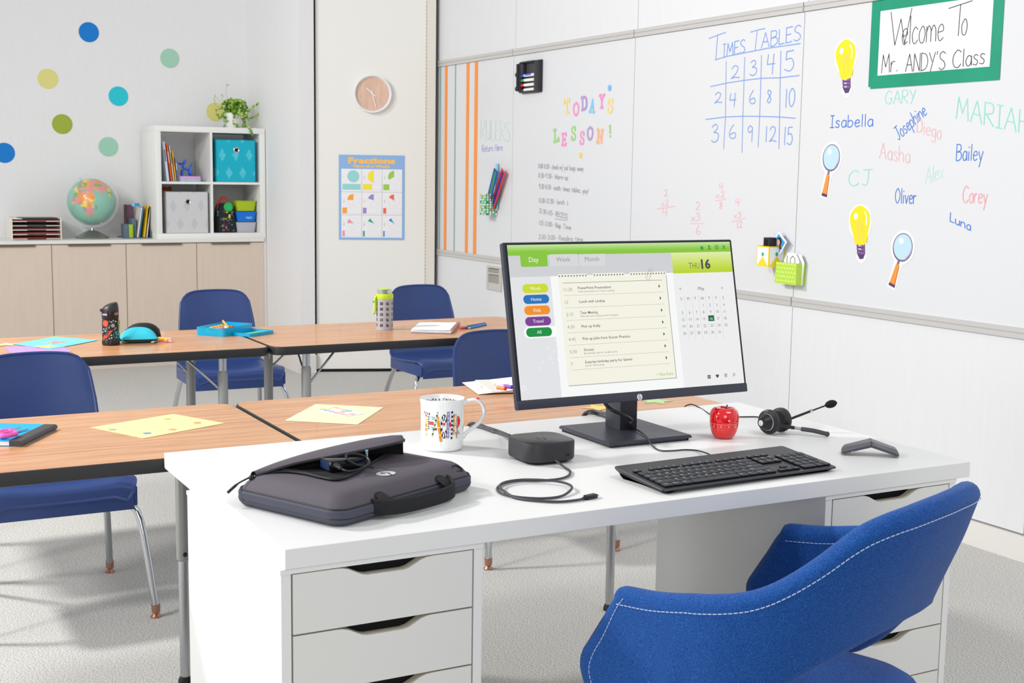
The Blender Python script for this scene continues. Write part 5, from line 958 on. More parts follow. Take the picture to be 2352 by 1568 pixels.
b = MB().m(M_sp); b.loft([[(x, .004 + .0075*math.cos(a)*(-1) + .0 - (0), .0062 + .0063*math.sin(a)) for a in [math.pi*(-.5) + math.pi*i/8 for i in range(9)]] + [(x, .028, .0124), (x, .028, .0116), (x, .028, .0004)] for x in (0, Lb)]); b.build('spine', t, 'black cloth spine')
MB().m(mat('label_white', (240, 240, 244), .6)).bx(.060, .125, .090, .160, .0123, .0127).bx(.02, .035, .130, .17, .0123, .0127).build('label_patch', t, smooth=False)
bt = Matrix.Translation((q[0][0], q[0][1], ZT)) @ Matrix.Rotation(ang, 4, 'Z')
s0 = at(*p8(60, 440), z=ZT+.018); s1 = at(*p8(455, 322), z=ZT+.018); d = s1 - s0; sc = thing('scissors', 'pink-handled safety scissors lying on the blue composition book', 'scissors', (s0.x, s0.y, ZT + .0135), math.atan2(d.y, d.x)); L = d.length
for s_ in (-1, 1): 
    b = MB().m(M_steel).prism([(L*.30, s_*.001 - .004), (L, s_ * .010), (L*.95, s_*.013 + .002), (L*.30, s_*.001 + .005)] if s_ > 0 else [(L*.30, -.006), (L*.93, -.012), (L, -.008), (L*.30, .004)], .003 + .0016*s_, .0044 + .0016*s_); b.build('blade', sc, smooth=False)
    b = MB().m(mat('scissor_pink', (240, 96, 186), .35)); b.tube([(-.010 + .022*math.cos(a), s_*.020 + .013*math.sin(a), .007) for a in [2*math.pi*i/18 for i in range(18)]], .0052, 8, True); b.tube([(.008, s_*.014, .007), (L*.36, s_*-.003, .006)], [.006, .0065], 8); b.build('handle', sc, 'pink plastic handle')
# yellow drawing paper
def p7(x, y): return (200 + x/7.35, 940 + y/7.35)
o, (cx, cy), zz = sheet('paper_sheet', 'yellow paper sheet with small stickers on the near left table', [p7(50, 303), p7(1455, 75), p7(2320, 230), p7(945, 487)], (246, 230, 162))
b = MB(); 
for x, y, c in ((430, 342, (170, 170, 170)), (1015, 403, (110, 150, 200)), (1445, 340, (230, 160, 120)), (1355, 163, (190, 196, 110)), (1860, 227, (216, 150, 110))):
    p = P2(*p7(x, y), zz); m = mat('stk_%d_%d' % (c[0], c[1]), c, .6); solo(MB().m(m).prism([(.0095*math.cos(2*math.pi*i/18), .0095*math.sin(2*math.pi*i/18)) for i in range(18)], 0, .0004), 'round_sticker', {170: 'grey', 110: 'blue', 230: 'orange', 190: 'olive green', 216: 'brown'}[c[0]] + ' round sticker on the yellow sheet', 'sticker', (p[0], p[1], zz + .0001), group='round stickers on the yellow sheet', smooth=False)
b = MB().m(mat('pencil_line', (240, 222, 150), .7))
for cc, r in (((950, 330), .040), ((1560, 235), .045)): p = P2(*p7(*cc), zz); b.ring(p[0]-cx, p[1]-cy, r, r + .0016, .0008, 30)
b.build('pencil_circles', o, smooth=False)
# pale green paper with a sticker sheet
def p9(x, y): return (640 + x/9.046, 915 + y/9.046)
o, (cx, cy), zz = sheet('paper_sheet', 'pale green paper sheet on the near right table, under a sticker sheet', [p9(125, 455), p9(770, 112), p9(2180, 180), p9(1640, 537)], (224, 236, 190))
o2, (cx2, cy2), z2 = sheet('sticker_sheet', 'white sheet of colourful round stickers on the pale green paper', [p9(830, 250), p9(1180, 168), p9(1790, 308), p9(1400, 365)], (248, 246, 250), z=zz + .0004, cat='sticker sheet')
b = MB()
for x, y, c in ((915, 224, (190, 206, 160)), (1050, 205, (232, 226, 140)), (1175, 188, (240, 190, 160)), (1265, 208, (246, 210, 160)), (1005, 245, (160, 176, 214)), (1105, 270, (210, 170, 196)), (1365, 238, (176, 204, 150)), (1460, 260, (140, 176, 222)), (1200, 294, (238, 166, 160)), (1330, 278, (204, 164, 206)), (1305, 319, (244, 180, 160)), (1400, 337, (246, 196, 160)), (1530, 320, (242, 170, 150))):
    p = P2(*p9(x, y), z2); b.m(mat('ss_%d_%d_%d' % c, c, .6)).disc(p[0]-cx2, p[1]-cy2, .0085, .0010, 16)
b.build('round_sticker_print', o2, 'pastel coloured round stickers', smooth=False, kind='stuff')
# open book with markers, right
def p19(x, y): return (1080 + x/19.6, 855 + y/19.6)
a = at(*p19(365, 1000), z=ZT + .001); e0 = at(1200, 903, z=ZT + .001); d = e0 - a; ang = math.atan2(d.y, d.x); t = thing('drawing_pad', 'white drawing pad with a bent page and marker scribbles behind the monitor', 'drawing pad', (a.x, a.y, ZT + .0004), ang); dep = .21
b = MB().m(mat('pad_black', (16, 16, 18), .6)).bx(.02, .30, .004, dep, 0, .003).m(mat('pad_cream', (226, 222, 210), .7)).bx(.04, .30, .004, dep, .003, .008); b.build('pad_block', t, smooth=False)
b = MB().m(M_paper); f = lambda u, v: (u*.30, v*dep + .0, .0015 + .030*u**1.1*(1 - .55*v) + .012*v*u); b.grid(f, 14, 8); b.grid(lambda u, v: (lambda q_: (q_[0], q_[1], q_[2] - .0006))(f(1-u, v)), 14, 8); b.build('top_page', t)
b = MB().m(mat('scribble_pink', (246, 190, 186), .7)); 
for (u0_, v0_), (u1_, v1_) in (((.10, .42), (.13, .58)), ((.17, .40), (.24, .46)), ((.24, .46), (.27, .62))): p, q_ = f(u0_, v0_), f(u1_, v1_); b.tube([(p[0], p[1], p[2] + .0006), (q_[0], q_[1], q_[2] + .0006)], .0022, 5, flat=.2)
b.m(mat('scribble_lilac', (196, 170, 222), .7)); p, q_ = f(.30, .50), f(.38, .46); b.tube([(p[0], p[1], p[2] + .0006), (q_[0], q_[1], q_[2] + .0006)], .0022, 5, flat=.2); b.build('scribbles', t, 'pink and lilac marker scribbles', smooth=False, kind='stuff')
for lab, (x0, y0), (x1, y1), c, ce in (('orange marker on the drawing pad', (1230, 610), (1600, 665), (255, 140, 100), (240, 40, 30)), ('purple marker on the drawing pad behind the orange one', (1530, 590), (1900, 635), (140, 100, 210), (80, 30, 160))):
    zz_ = ZT + .033; a_, b_ = at(*p19(x0, y0), z=zz_), at(*p19(x1, y1), z=zz_); d = b_ - a_; L = d.length; o = thing('felt_marker', lab, 'marker', (a_.x, a_.y, zz_ - .004 if c[0] > 200 else zz_ - .002), math.atan2(d.y, d.x), 'markers on the drawing pad')
    MB().m(mat('fm_%d' % c[0], c, .4)).tube([(0, 0, 0), (L * .9, 0, 0)], .0055, 12).build('barrel', o); MB().m(mat('fme_%d' % ce[0], ce, .4)).tube([(L*.9, 0, 0), (L, 0, 0)], .0058, 12).build('end_cap', o)
star('yellow paper star left of the monitor stand on the near right table', 1377, 936, .050, (252, 214, 120), ZT + .0006, .3); star('green paper star right of the monitor stand on the near right table', 1506, 921, .050, (190, 220, 160), ZT + .0006, .9)
# ------------------------------------------------------------------ white desk: top and two drawer units
ZD = .734; M_desk = mat('desk_white', (230, 230, 228), .4, spec=.35); M_front = mat('drawer_front_white', (224, 223, 219), .45); M_cut = mat('cut_edge', (214, 208, 192), .6)
solo(MB().m(M_desk).bx(.646, 2.178, 1.943, 2.742, .7005, ZD, .0012), 'writing_desk', 'long thick white desk board in the foreground, resting on two drawer units', 'desk', smooth=False)
def drawer_unit(lab, x0):
    t = thing('drawer_unit', lab, 'drawer unit', (x0, 1.946, 0), group='white drawer units under the desk'); W = .362; D = .583; e = .0165
    for a, c in ((0, e), (W - e, W)): MB().m(M_desk).bx(a, c, 0, D, 0, .692).build('side_panel', t, smooth=False)
    MB().m(M_desk).bx(-.0015, W + .0015, -.0012, D + .001, .692, .7).build('top_panel', t, smooth=False)
    MB().m(M_desk).bx(e, W - e, D - .008, D, .03, .692).build('back_panel', t, smooth=False); MB().m(M_desk).bx(e, W - e, .004, D - .01, .03, .045).build('bottom_panel', t, smooth=False)
    MB().m(mat('drawer_shadow', (16, 14, 13), .9)).bx(e, W - e, .022, .030, .045, .691).build('drawer_shade_panel', t, 'black panel painted as the shade behind the drawer fronts', smooth=False)  # black sheet added as painted shade inside the unit
    n = 6; zt_ = .690
    for k in range(n):
        z1 = zt_ - k * .1035; z0 = z1 - .1035 + .0030; a, c = e + .003, W - e - .003; w = c - a
        prof = [(c, z0), (c, z1)] + [(a + w*f_, z1 - d_) for f_, d_ in ((.765, 0), (.735, .0008), (.70, .004), (.665, .010), (.63, .0155), (.60, .0175), (.40, .0175), (.37, .0155), (.335, .010), (.30, .004), (.265, .0008), (.235, 0))] + [(a, z1), (a, z0)]
        b = MB().m(M_front); pr = prof[::-1]; b.add([(x, .0, z) for x, z in pr] + [(x, .018, z) for x, z in pr], [tuple(range(len(pr)))[::-1], tuple(range(len(pr), 2*len(pr)))]); b.m(M_cut); m_ = len(pr); b.add([(x, .0, z) for x, z in pr] + [(x, .018, z) for x, z in pr], [(i, (i+1) % m_, m_ + (i+1) % m_, m_ + i) for i in range(m_)]); b.build('drawer', t, smooth=False)
drawer_unit('white drawer unit under the left end of the desk, drawers facing the camera', .640); drawer_unit('white drawer unit under the right end of the desk, behind the blue armchair', 1.777)
# ------------------------------------------------------------------ monitor
M_mon = mat('monitor_charcoal', (50, 54, 66), .42); M_monb = mat('monitor_black', (16, 17, 22), .3); MC = Vector((1.617, 2.43, 1.011)); MW, MH = .614, .361
tilt = -.2247; mt_ = thing('monitor', 'black flat monitor showing a green calendar screen on the white desk', 'monitor', (1.655, 2.49, ZD))
MR = Matrix.Translation(MC - Vector((1.655, 2.49, ZD))) @ Matrix.Rotation(tilt, 4, 'X') @ FR        # screen frame: u right, v up, n to viewer
NM = Vector((0, -math.cos(tilt), math.sin(-tilt) * 1.0)); NM = (Matrix.Rotation(tilt, 3, 'X') @ Vector((0, -1, 0)))
UPM = Matrix.Rotation(tilt, 3, 'X') @ Vector((0, 0, 1))
def scr(px, py): p = at_plane(px, py, MC, NM) - MC; return (p.x, p.dot(UPM))
def sc(x, y): return scr(1140 + x/3.647, 530 + y/3.647)
def mb_(m=None):
    b = MB(); b.T = MR
    return b.m(m) if m else b
w2, h2 = MW/2, MH/2; sTL, sBR = sc(88, 113), sc(2071, 1278); sBL = sc(205, 1417); sTR = sc(1957, 98); x0, x1 = (sTL[0]+sBL[0])/2, (sTR[0]+sBR[0])/2; y1, y0 = (sTL[1]+sTR[1])/2, (sBL[1]+sBR[1])/2
b = mb_(M_mon); o = rrect(MW, MH, .004, 3); b.loft([[(x, y, z) for x, y in q] for q, z in ((inset(o, .12), -.042), (inset(o, .05), -.030), (inset(o, .004), -.016), (o, -.012), (o, -.001), (inset(o, .001), 0))]); b.build('housing', mt_)
b = mb_(M_monb); b.box((x0+x1)/2, (y0+y1)/2, .0003, x1-x0+.008, y1-y0+.006, .0008); b.build('bezel', mt_, 'black inner bezel', smooth=False)
b = mb_(M_mon); b.bx(-w2+.0003, w2-.0003, -h2+.0002, y0 - .001, 0, .0022, .0006); b.build('chin', mt_, 'charcoal lower bezel')
cl = sc(1196, 1392); b = mb_(mat('badge_white', (228, 230, 234), .3)); b.T = MR; b.disc(cl[0], cl[1], .0072, .0026, 28); b.m(M_mon); b.text('hp', cl[0], cl[1] - .0032, .0095, .0029, 'c', shear=.25, bold=-.01); b.line([(cl[0] - .0008, cl[1] + .0022), (cl[0] + .0009, cl[1] + .0072)], .0011, .0029); b.line([(cl[0] - .0012, cl[1] - .0072), (cl[0] + .0003, cl[1] - .0030)], .0011, .0029); b.build('logo_badge', mt_, 'round silver hp logo', smooth=False)
def em(c, k=1.0):
    nm = 'screen_%d_%d_%d' % c; m = mat(nm, c, .35, emit=.96*k, spec=.15); m.node_tree.nodes['Principled BSDF'].inputs['Base Color'].default_value = (.01, .01, .01, 1); return m
def R4(b, ax, ay, bx_, by_, z):
    (p, q), (r, s_) = sc(ax, ay), sc(bx_, by_); b.poly([(p, s_), (r, s_), (r, q), (p, q)] if p < r else [(r, s_), (p, s_), (p, q), (r, q)], z)
def UV(b, u0, v0, u1, v1, z): b.poly([(u0, v0), (u1, v0), (u1, v1), (u0, v1)], z)
Z0 = .0009; SW, SH = x1 - x0, y1 - y0
def fx(f): return x0 + SW * f
def fy(f): return y1 - SH * f            # fractions from the top left of the screen
b = mb_(em((250, 251, 251))); UV(b, x0, y0, x1, y1, Z0); b.build('display', mt_, 'lit white screen surface', smooth=False)
def fr(x, y): u, v = sc(x, y); return ((u - x0) / SW, (y1 - v) / SH)
b = mb_(); hb = fr(1500, 183)[1]; N = 10
for k in range(N): t_ = k/(N-1); c = tuple(int(a + (d - a) * min(1, t_*1.4)) for a, d in zip((196, 230, 160), (138, 200, 62))); b.m(em(c)); UV(b, x0, fy(hb*(k+1)/N), x1, fy(hb*k/N), Z0 + .0002)
g1 = fr(1465, 360); gx = fr(1470, 270)[0]; side_x = fr(490, 800)[0]; gy = fr(120, 390)[1]
b.m(em((210, 211, 214))); UV(b, x0, fy(gy), fx(gx), fy(hb), Z0 + .0002)
b.m(em((229, 230, 233))); UV(b, x0, y0, fx(side_x), fy(gy), Z0 + .0002); b.m(em((240, 240, 241))); UV(b, fx(gx) - .001, y0, x1, fy(g1[1]), Z0 + .0002)
gb = fr(1478, 358)[1]
for k in range(N): t_ = k/(N-1); c = tuple(int(a + (d - a) * t_) for a, d in zip((226, 238, 170), (184, 216, 40))); b.m(em(c)); UV(b, fx(gx), fy(hb + (gb - hb)*(k+1)/N), x1, fy(hb + (gb - hb)*k/N), Z0 + .0003)
b.m(em((138, 200, 62))); (a, c), (d, e) = sc(188, 200), sc(438, 298); b.poly(rrect(d - a - .004, c - e + .008, .004, 4, (a+d)/2, (c+e)/2 + .004), Z0 + .0004)
b.m(em((218, 219, 221))); (a, c), (d, e) = sc(442, 198), sc(684, 292); UV(b, a, e, d, c, Z0 + .0003); (a, c), (d, e) = sc(690, 196), sc(914, 290); UV(b, a, e, d, c, Z0 + .0003)
b.m(em((254, 254, 254))); (a, c) = sc(356, 848); b.poly(rrect(.074, .0255, .0127, 6, a, c), Z0 + .0004); UV(b, a, c - .012, fx(side_x) + .001, c + .012, Z0 + .00042)
b.build('screen_panels', mt_, 'green header, tabs and grey panels on screen', smooth=False)
b = mb_()
for (x, y), c, s_ in (((324, 483), (206, 222, 46), 'Work'), ((332, 573), (36, 116, 190), 'Home'), ((340, 665), (245, 146, 34), 'Kids'), ((348, 757), (124, 62, 150), 'Travel'), ((356, 848), (14, 146, 66), 'All')):
    u, v = sc(x, y); b.m(em(c)).poly(rrect(.064, .0195, .0097, 7, u, v), Z0 + .0006); b.m(em((246, 246, 246))).text(s_, u, v - .0035, .0105, Z0 + .0008, 'c')
u, v = sc(312, 262); b.text('Day', u, v, .0155, Z0 + .0006, 'c'); b.m(em((150, 150, 154))); u, v = sc(560, 258); b.text('Week', u, v, .0145, Z0 + .0006, 'c'); u, v = sc(800, 255); b.text('Month', u, v, .0145, Z0 + .0006, 'c')
b.m(em((90, 96, 70))); u, v = sc(1612, 318); b.text('THU', u, v, .0205, Z0 + .0006, bold=-.008, width=.030); b.m(em((74, 76, 74))); u, v = sc(1716, 316); b.text('16', u, v, .0300, Z0 + .0006, bold=.035, width=.0265)
b.m(em((66, 160, 62)))
u, v = sc(1718, 141); b.poly([(u-.0055, v-.0005), (u, v+.005), (u+.0055, v-.0005)], Z0+.0006); b.poly([(u-.0038, v-.0055), (u+.0038, v-.0055), (u+.0038, v), (u-.0038, v)], Z0+.0006)
u, v = sc(1780, 140); b.disc(u, v+.0025, .003, Z0+.0006, 14); b.poly([(u-.0048, v-.0055), (u+.0048, v-.0055), (u+.003, v-.002), (u-.003, v-.002)], Z0+.0006); UV(b, u-.0015, v-.003, u+.0015, v+.001, Z0+.0006)
u, v = sc(1842, 139); b.ring(u, v, .0024, .0042, Z0+.0006, 20)
for k in range(8): a = k*math.pi/4; b.line([(u + .004*math.cos(a), v + .004*math.sin(a)), (u + .0058*math.cos(a), v + .0058*math.sin(a))], .0016, Z0+.0006)
u, v = sc(1903, 137); b.line([(u-.0036, v-.004), (u+.0036, v+.004)], .0022, Z0+.0006); b.line([(u-.0036, v+.004), (u+.0036, v-.004)], .0022, Z0+.0006)
# month calendar
G = em((120, 122, 126)); GL_ = em((196, 197, 200)); b.m(em((96, 98, 102))); u, v = sc(1714, 497); b.text('May', u, v, .0115, Z0+.0006, 'c'); u, v = sc(1540, 500); b.text('<', u, v, .011, Z0+.0006, 'c'); u, v = sc(1889, 492); b.text('>', u, v, .011, Z0+.0006, 'c')
def cell(c_, r_): 
    ax, ay = sc(1546 + c_*58.5, 570 - c_*1.7); bx_, by_ = sc(1574 + c_*58.5, 857 - c_*2.4); f = r_/5; return ax*(1-f*0) + 0*(bx_-ax), ay + (by_ - ay)*f
for c_, s_ in enumerate('SMTWTFS'): u, v = cell(c_, 0); b.m(em((104, 106, 110))).text(s_, u, v - .0035, .0098, Z0+.0006, 'c')
for c_ in range(6):
    u, v = cell(c_, 0); u2, v2 = cell(c_, 5); uu = (u + cell(c_+1, 0)[0])/2; b.m(GL_).line([(uu, v + .006), (uu, v2 - .015)], .0006, Z0+.0005)
hx = cell(4, 3); b.m(em((0, 104, 54))).box(hx[0], hx[1] + .0005, Z0 + .0006, .0165, .0135, .0001)
for d_ in range(1, 32):
    c_ = (d_ + 2) % 7; r_ = (d_ + 2) // 7 + 1; u, v = cell(c_, r_); b.m(em((244, 246, 244)) if d_ == 16 else G).text(str(d_), u, v - .0036, .0094, Z0 + (.0010 if d_ == 16 else .0006), 'c')
b.m(em((70, 72, 76))); u, v = sc(1780, 1223); UV(b, u-.0045, v-.0042, u+.0045, v+.0042, Z0+.0005); b.m(em((240, 240, 241)))
for k in range(3): b.line([(u-.004, v-.0026 + k*.0022), (u+.004, v-.0026+k*.0022)], .0005, Z0+.0007)
b.m(em((70, 72, 76))); u, v = sc(1849, 1216); b.disc(u-.0022, v+.0014, .0025, Z0+.0005, 14); b.disc(u+.0022, v+.0014, .0025, Z0+.0005, 14); b.poly([(u-.0045, v+.0005), (u, v-.0048), (u+.0045, v+.0005)], Z0+.0005)
u, v = sc(1918, 1210)
for k in range(4): b.line([(u-.0022, v-.0033+k*.0022), (u+.0042, v-.0033+k*.0022)], .0010, Z0+.0005); b.line([(u-.0042, v-.0033+k*.0022), (u-.0032, v-.0033+k*.0022)], .0010, Z0+.0005)
u, v = sc(1990, 1204); b.ring(u, v+.0008, .0022, .0031, Z0+.0005, 18); b.line([(u-.0020, v-.0012), (u-.0045, v-.0040)], .0012, Z0+.0005)
b.m(em((248, 248, 250)))
for x, y, r in ((450,1063,.0045),(527,1075,.0062),(540,980,.004),(541,898,.003),(490,917,.0026),(481,1008,.003),(437,980,.0026),(385,1102,.003),(470,1107,.0026),(358,1150,.003),(552,1130,.003),(226,1320,.0055)): u, v = sc(x, y); b.ring(u, v, r*.72, r, Z0+.00055, 20)
b.build('screen_text', mt_, 'words, icons and month calendar on screen', smooth=False, kind='stuff')
# note page on the screen
b = mb_(); (ax, ay) = sc(520, 372); (bx_, by_) = sc(1508, 1245); (cx_, cy_) = sc(588, 1275); px0, px1, py1, py0 = (ax + cx_)/2, bx_ - .0015, sc(990, 375)[1], (by_ + cy_)/2 - .0006
b.m(em((176, 176, 176))); UV(b, px0 + .001, py0 - .0018, px1 + .0022, py1 - .002, Z0 + .0006); b.m(em((247, 245, 230))); UV(b, px0, py0, px1, py1, Z0 + .0008)
n_ = 38
for k in range(n_):
    u = px0 + (px1 - px0) * (k + .5)/n_
    if k in (10, 11, 23, 24): continue
    b.m(em((247, 245, 230))); UV(b, u - .0040, py1, u + .0040, py1 + .0062, Z0 + .0007); b.m(em((96, 96, 98))).disc(u, py1 + .0022, .0019, Z0 + .0010, 10); b.m(em((226, 226, 226))).disc(u - .0008, py1 + .0036, .0009, Z0 + .0011, 8)
L = [fr(990, y)[1] for y in (425, 528, 630, 733, 835, 938, 1040, 1142)]; lx0, lx1 = px0 + .011, px1 - .012
for k, f in enumerate(L): b.m(em((110, 110, 108) if k == 0 else (168, 168, 162))).line([(lx0, fy(f)), (lx1, fy(f))], .0009 if k == 0 else .0006, Z0 + .0010)
rows = [('11:30', 'PowerPoint Presentation', "Finish presentation for Friday's meeting"), ('12', 'Lunch with Lindsay', ''), ('2:15', 'Team Meeting', 'Meet with team to discuss work in progress'), ('4:30', 'Pick up Kelly', ''), ('4:45', 'Pick up John from Soccer Practice', ''), ('5:30', 'Grocery', "Buy birthday cake for tonight's party"), ('7', 'Surprise birthday party for Sammi', "Sammi's 35th birthday")]
for k, (t0, t1, t2) in enumerate(rows):
    ya, yb = fy(L[k]), fy(L[k+1]); ym = (ya + yb)/2; b.m(em((130, 130, 128))).text(t0, lx0 + .001, ym - .0045, .0108, Z0 + .0010, bold=-.008); xo = lx0 + .037
    b.m(em((70, 70, 70))).text(t1, xo, ym - (.0008 if t2 else .0035), .0084, Z0 + .0010, bold=.008, width=len(t1) * .00375)
    if t2: b.m(em((128, 128, 124))).text(t2, xo, ym - .0078, .0058, Z0 + .0010, width=len(t2) * .00235)
    u = lx1 - .009; b.m(em((8, 110, 60))).poly([(u - .002, ym - .0042), (u + .0026, ym), (u - .002, ym + .0042)], Z0 + .0010)
b.m(em((140, 204, 60))); b.text('+ New Event', px1 - .006, py0 + .0065, .0112, Z0 + .0010, 'r', width=.046)
b.m(em((150, 152, 156))); u, v = sc(1275, 366); A = .62
def clip(pts): return [(u + x*math.cos(A) - y*math.sin(A)*0 + (-y)*math.sin(A)*-1*0 + (x*0), v) for x, y in pts]
cp = smooth_path([(-.003, -.013, 0), (-.005, -.008, 0), (-.005, .010, 0), (0, .015, 0), (.005, .010, 0), (.005, -.010, 0), (.001, -.014, 0), (-.0025, -.010, 0), (-.0025, .007, 0), (0, .010, 0), (.0025, .006, 0), (.0025, -.007, 0)], 4)
b.line([(u + p.x*math.cos(-.55) - p.y*math.sin(-.55), v + p.x*math.sin(-.55) + p.y*math.cos(-.55)) for p in cp], .0007, Z0 + .0012)
b.build('screen_note_page', mt_, 'cream spiral note page with a schedule list on screen', smooth=False, kind='stuff')
# stand
q = [P2(1294, 978, ZD + .013), P2(1401, 1021, ZD + .013), P2(1578, 996, ZD + .013), P2(1465, 958, ZD + .013)]
bx0, bx1, by0, by1 = (q[0][0] + q[1][0])/2 - 1.655, (q[2][0] + q[3][0])/2 - 1.655, (q[1][1] + q[2][1])/2 - 2.49, (q[0][1] + q[3][1])/2 - 2.49; M_st = mat('stand_charcoal', (54, 56, 66), .38)
b = MB().m(M_st); o = rrect(bx1-bx0, by1-by0, .004, 2, (bx0+bx1)/2, (by0+by1)/2); b.loft([[(x, y, z) for x, y in qq] for qq, z in ((inset(o, .008), 0), (inset(o, .008), .005), (inset(o, .001), .006), (o, .010), (inset(o, .004), .013))]); b.build('stand_base', mt_, 'square charcoal base plate')
n0 = P2(1393, 976, ZD + .013); n1 = P2(1420, 988, ZD + .013); n2 = P2(1443, 985, ZD+.013)
nx0 = (n0[0] + n1[0])/2 - 1.655; nyF, nyB = n1[1] - 2.49, n0[1] - 2.49; nx1 = nx0 + .048
b = MB().m(M_st); b.bx(nx0, nx1, nyF, nyB, .012, .24, .003); b.build('stand_neck', mt_); b = MB().m(M_st); b.bx(nx0 + .004, nx1 - .004, MC.y - 2.49 + .036, nyF + .002, .20, .26, .003); b.build('hinge_block', mt_)
# ------------------------------------------------------------------ dock
t = thing('docking_station', 'black rounded-square docking station in the middle of the desk', 'docking station', (1.348, 2.352, ZD + .0003), math.radians(0)); M_dk = mat('dock_side', (46, 46, 50), .5, bump=(1500, .1, .0003)); M_dt = mat('dock_top_gloss', (24, 24, 26), .3)
o = rrect(.122, .122, .036, 10); b = MB().m(M_dk); b.loft([[(x, y, z) for x, y in qq] for qq, z in ((inset(o, .007), .0045), (inset(o, .002), .006), (o, .010), (o, .043), (inset(o, .001), .0447))]); b.build('casing', t)
MB().m(M_dt).rprism(inset(o, .0012), .0440, .0456, .0006).build('top_plate', t, 'glossy black top'); MB().m(mat('dock_foot', (18, 18, 20), .7)).prism(inset(o, .014), 0, .0046).build('rubber_foot', t)
b = MB().m(mat('dock_logo', (70, 70, 72), .35)); 
for x, y0_, y1_ in ((-.009, -.006, .014), (-.004, -.006, .006), (.003, -.014, .006), (.008, -.006, .006)): b.line([(x - .002, y0_ - .002), (x + .0035, y1_)], .0022, .0460)
b.T = Matrix.Identity(4); b.build('logo', t, 'four slanted bars of the hp logo', smooth=False)
b = MB().m(mat('icon_grey', (150, 150, 150), .5)); 
for x in (.018, .027, .036): b.line([(x, -.048), (x + .004, -.048)], .0010, .0460)
b.build('top_icons', t, smooth=False); b = MB().m(mat('port_dark', (10, 10, 10), .6)); b.T = Matrix.Translation((.030, -.0612, .018)) @ FR; b.poly(rrect(.010, .004, .002, 4), .0004); b.build('port', t, smooth=False)
# cables
M_cab = mat('cable_grey', (64, 64, 70), .45); M_cabk = mat('cable_black', (30, 30, 33), .4)
def cable(name, lab, pts, r, m, n=8, extra=None):
    P = smooth_path(pts, 6); c = P[0].copy(); b = MB().m(m).tube([p - c for p in P], r, n); return solo(b, name, lab, 'cable', c)
def c6_(x, y): return (1100 + x/4.704, 880 + y/4.704)
pts = [(830,884),(930,912),(985,950),(965,1000),(850,1035),(650,1050),(430,1052),(260,1085),(197,1140),(260,1195),(450,1232),(700,1243),(900,1215),(1003,1160),(960,1112),(820,1080),(640,1066),(450,1066),(290,1090),(222,1135),(270,1190),(400,1236),(600,1265),(850,1279),(1050,1262),(1138,1243)]
Pw = [at(*c6_(*p), z=ZD + .0032) for p in pts]; Pw = [Vector((p.x, p.y, ZD + .0032 + (.0045 if 13 <= i <= 20 else 0) + (.010 if i == 0 else 0))) for i, p in enumerate(Pw)]
t = thing('dock_cable', 'coiled dark grey cable with a small connector in front of the docking station', 'cable', Pw[0]); c0 = Pw[0].copy()
MB().m(M_cab).tube([p - c0 for p in smooth_path(Pw, 7)], .0025, 8).build('cord', t)
d = (Pw[-1] - Pw[-2]).normalized(); e = Pw[-1] - c0; ca = math.atan2(d.y, d.x); b = MB().m(M_cabk); b.T = Matrix.Translation(e) @ Matrix.Rotation(ca, 4, 'Z'); b.tube([(-.004, 0, 0), (.004, 0, .0005)], [.003, .0042], 8); b.bx(.003, .030, -.006, .006, -.0028, .0048, .001); b.build('connector', t, 'black plug housing'); b = MB().m(M_chrome); b.T = Matrix.Translation(e) @ Matrix.Rotation(ca, 4, 'Z'); b.bx(.030, .036, -.0042, .0042, -.0004, .0022, .0008); b.build('metal_tip', t)
def c7(x, y): return (1280 + x/7.35, 900 + y/7.35)
k7 = [at(*c7(1240, 590), z=ZD + .0165), at(*c7(1330, 630), z=ZD + .0165), at(*c7(1430, 690), z=ZD + .0165), at(*c7(1510, 760), z=ZD + .015), at(*c7(1560, 850), z=ZD + .007), at(*c7(1640, 940), z=ZD + .0024), at(*c7(1760, 990), z=ZD + .0024), at(*c7(1950, 990), z=ZD + .0024), at(*c7(2150, 975), z=ZD + .0024), at(*c7(2350, 985), z=ZD + .0024), at(1622, 1040, z=ZD + .010), at(1632, 1045, z=ZD+.012)]
cable('keyboard_cable', 'thin grey cable running from the monitor stand to the keyboard', k7, .0018, M_cab)
yq = 2.44; cable('monitor_cable', 'thick black cable hanging in front of the monitor neck', [at(*c7(790, 150), y=yq), at(*c7(830, 225), y=yq), at(*c7(920, 300), y=yq - .01), at(*c7(1050, 360), y=yq - .015), at(*c7(1180, 420), y=yq - .015), at(*c7(1255, 480), y=yq - .005), at(*c7(1245, 530), y=yq), at(*c7(1235, 590), z=ZD + .018)], .0042, M_cabk)
cable('power_cable', 'dark grey cable arching behind the monitor neck at the back desk edge', [at(1334, 962, y=2.752), at(1340, 952, y=2.75), at(1350, 944.5, y=2.74), at(1372, 944.5, y=2.72), at(1395, 951, y=2.68), at(1420, 958, y=2.62)], .0038, M_cab)
cable('power_cable', 'second dark grey cable of the arch behind the monitor neck', [at(1337, 963, y=2.756), at(1345, 952, y=2.75), at(1358, 948.5, y=2.73), at(1378, 953, z=ZD + .004), at(1396, 959, z=ZD + .004), at(1420, 965, z=ZD+.004)], .0035, M_cab)
cable('dock_power_cable', 'grey cable entering the back of the docking station from behind the mug', [at(1072, 985, y=2.753), at(1080, 973, y=2.745), at(1100, 975, z=ZD + .0042), at(1120, 982, z=ZD + .0042), at(1145, 990, z=ZD + .006), at(1172, 1001, y=2.41)], .0038, M_cab)
cable('dock_power_cable', 'second grey cable behind the mug, beside the first', [at(1070, 988, y=2.757), at(1085, 977.5, z=ZD + .0042), at(1105, 981, z=ZD + .0042), at(1130, 990, z=ZD + .0042), at(1150, 996, z=ZD + .006), at(1172, 1004, y=2.405)], .0032, M_cab)
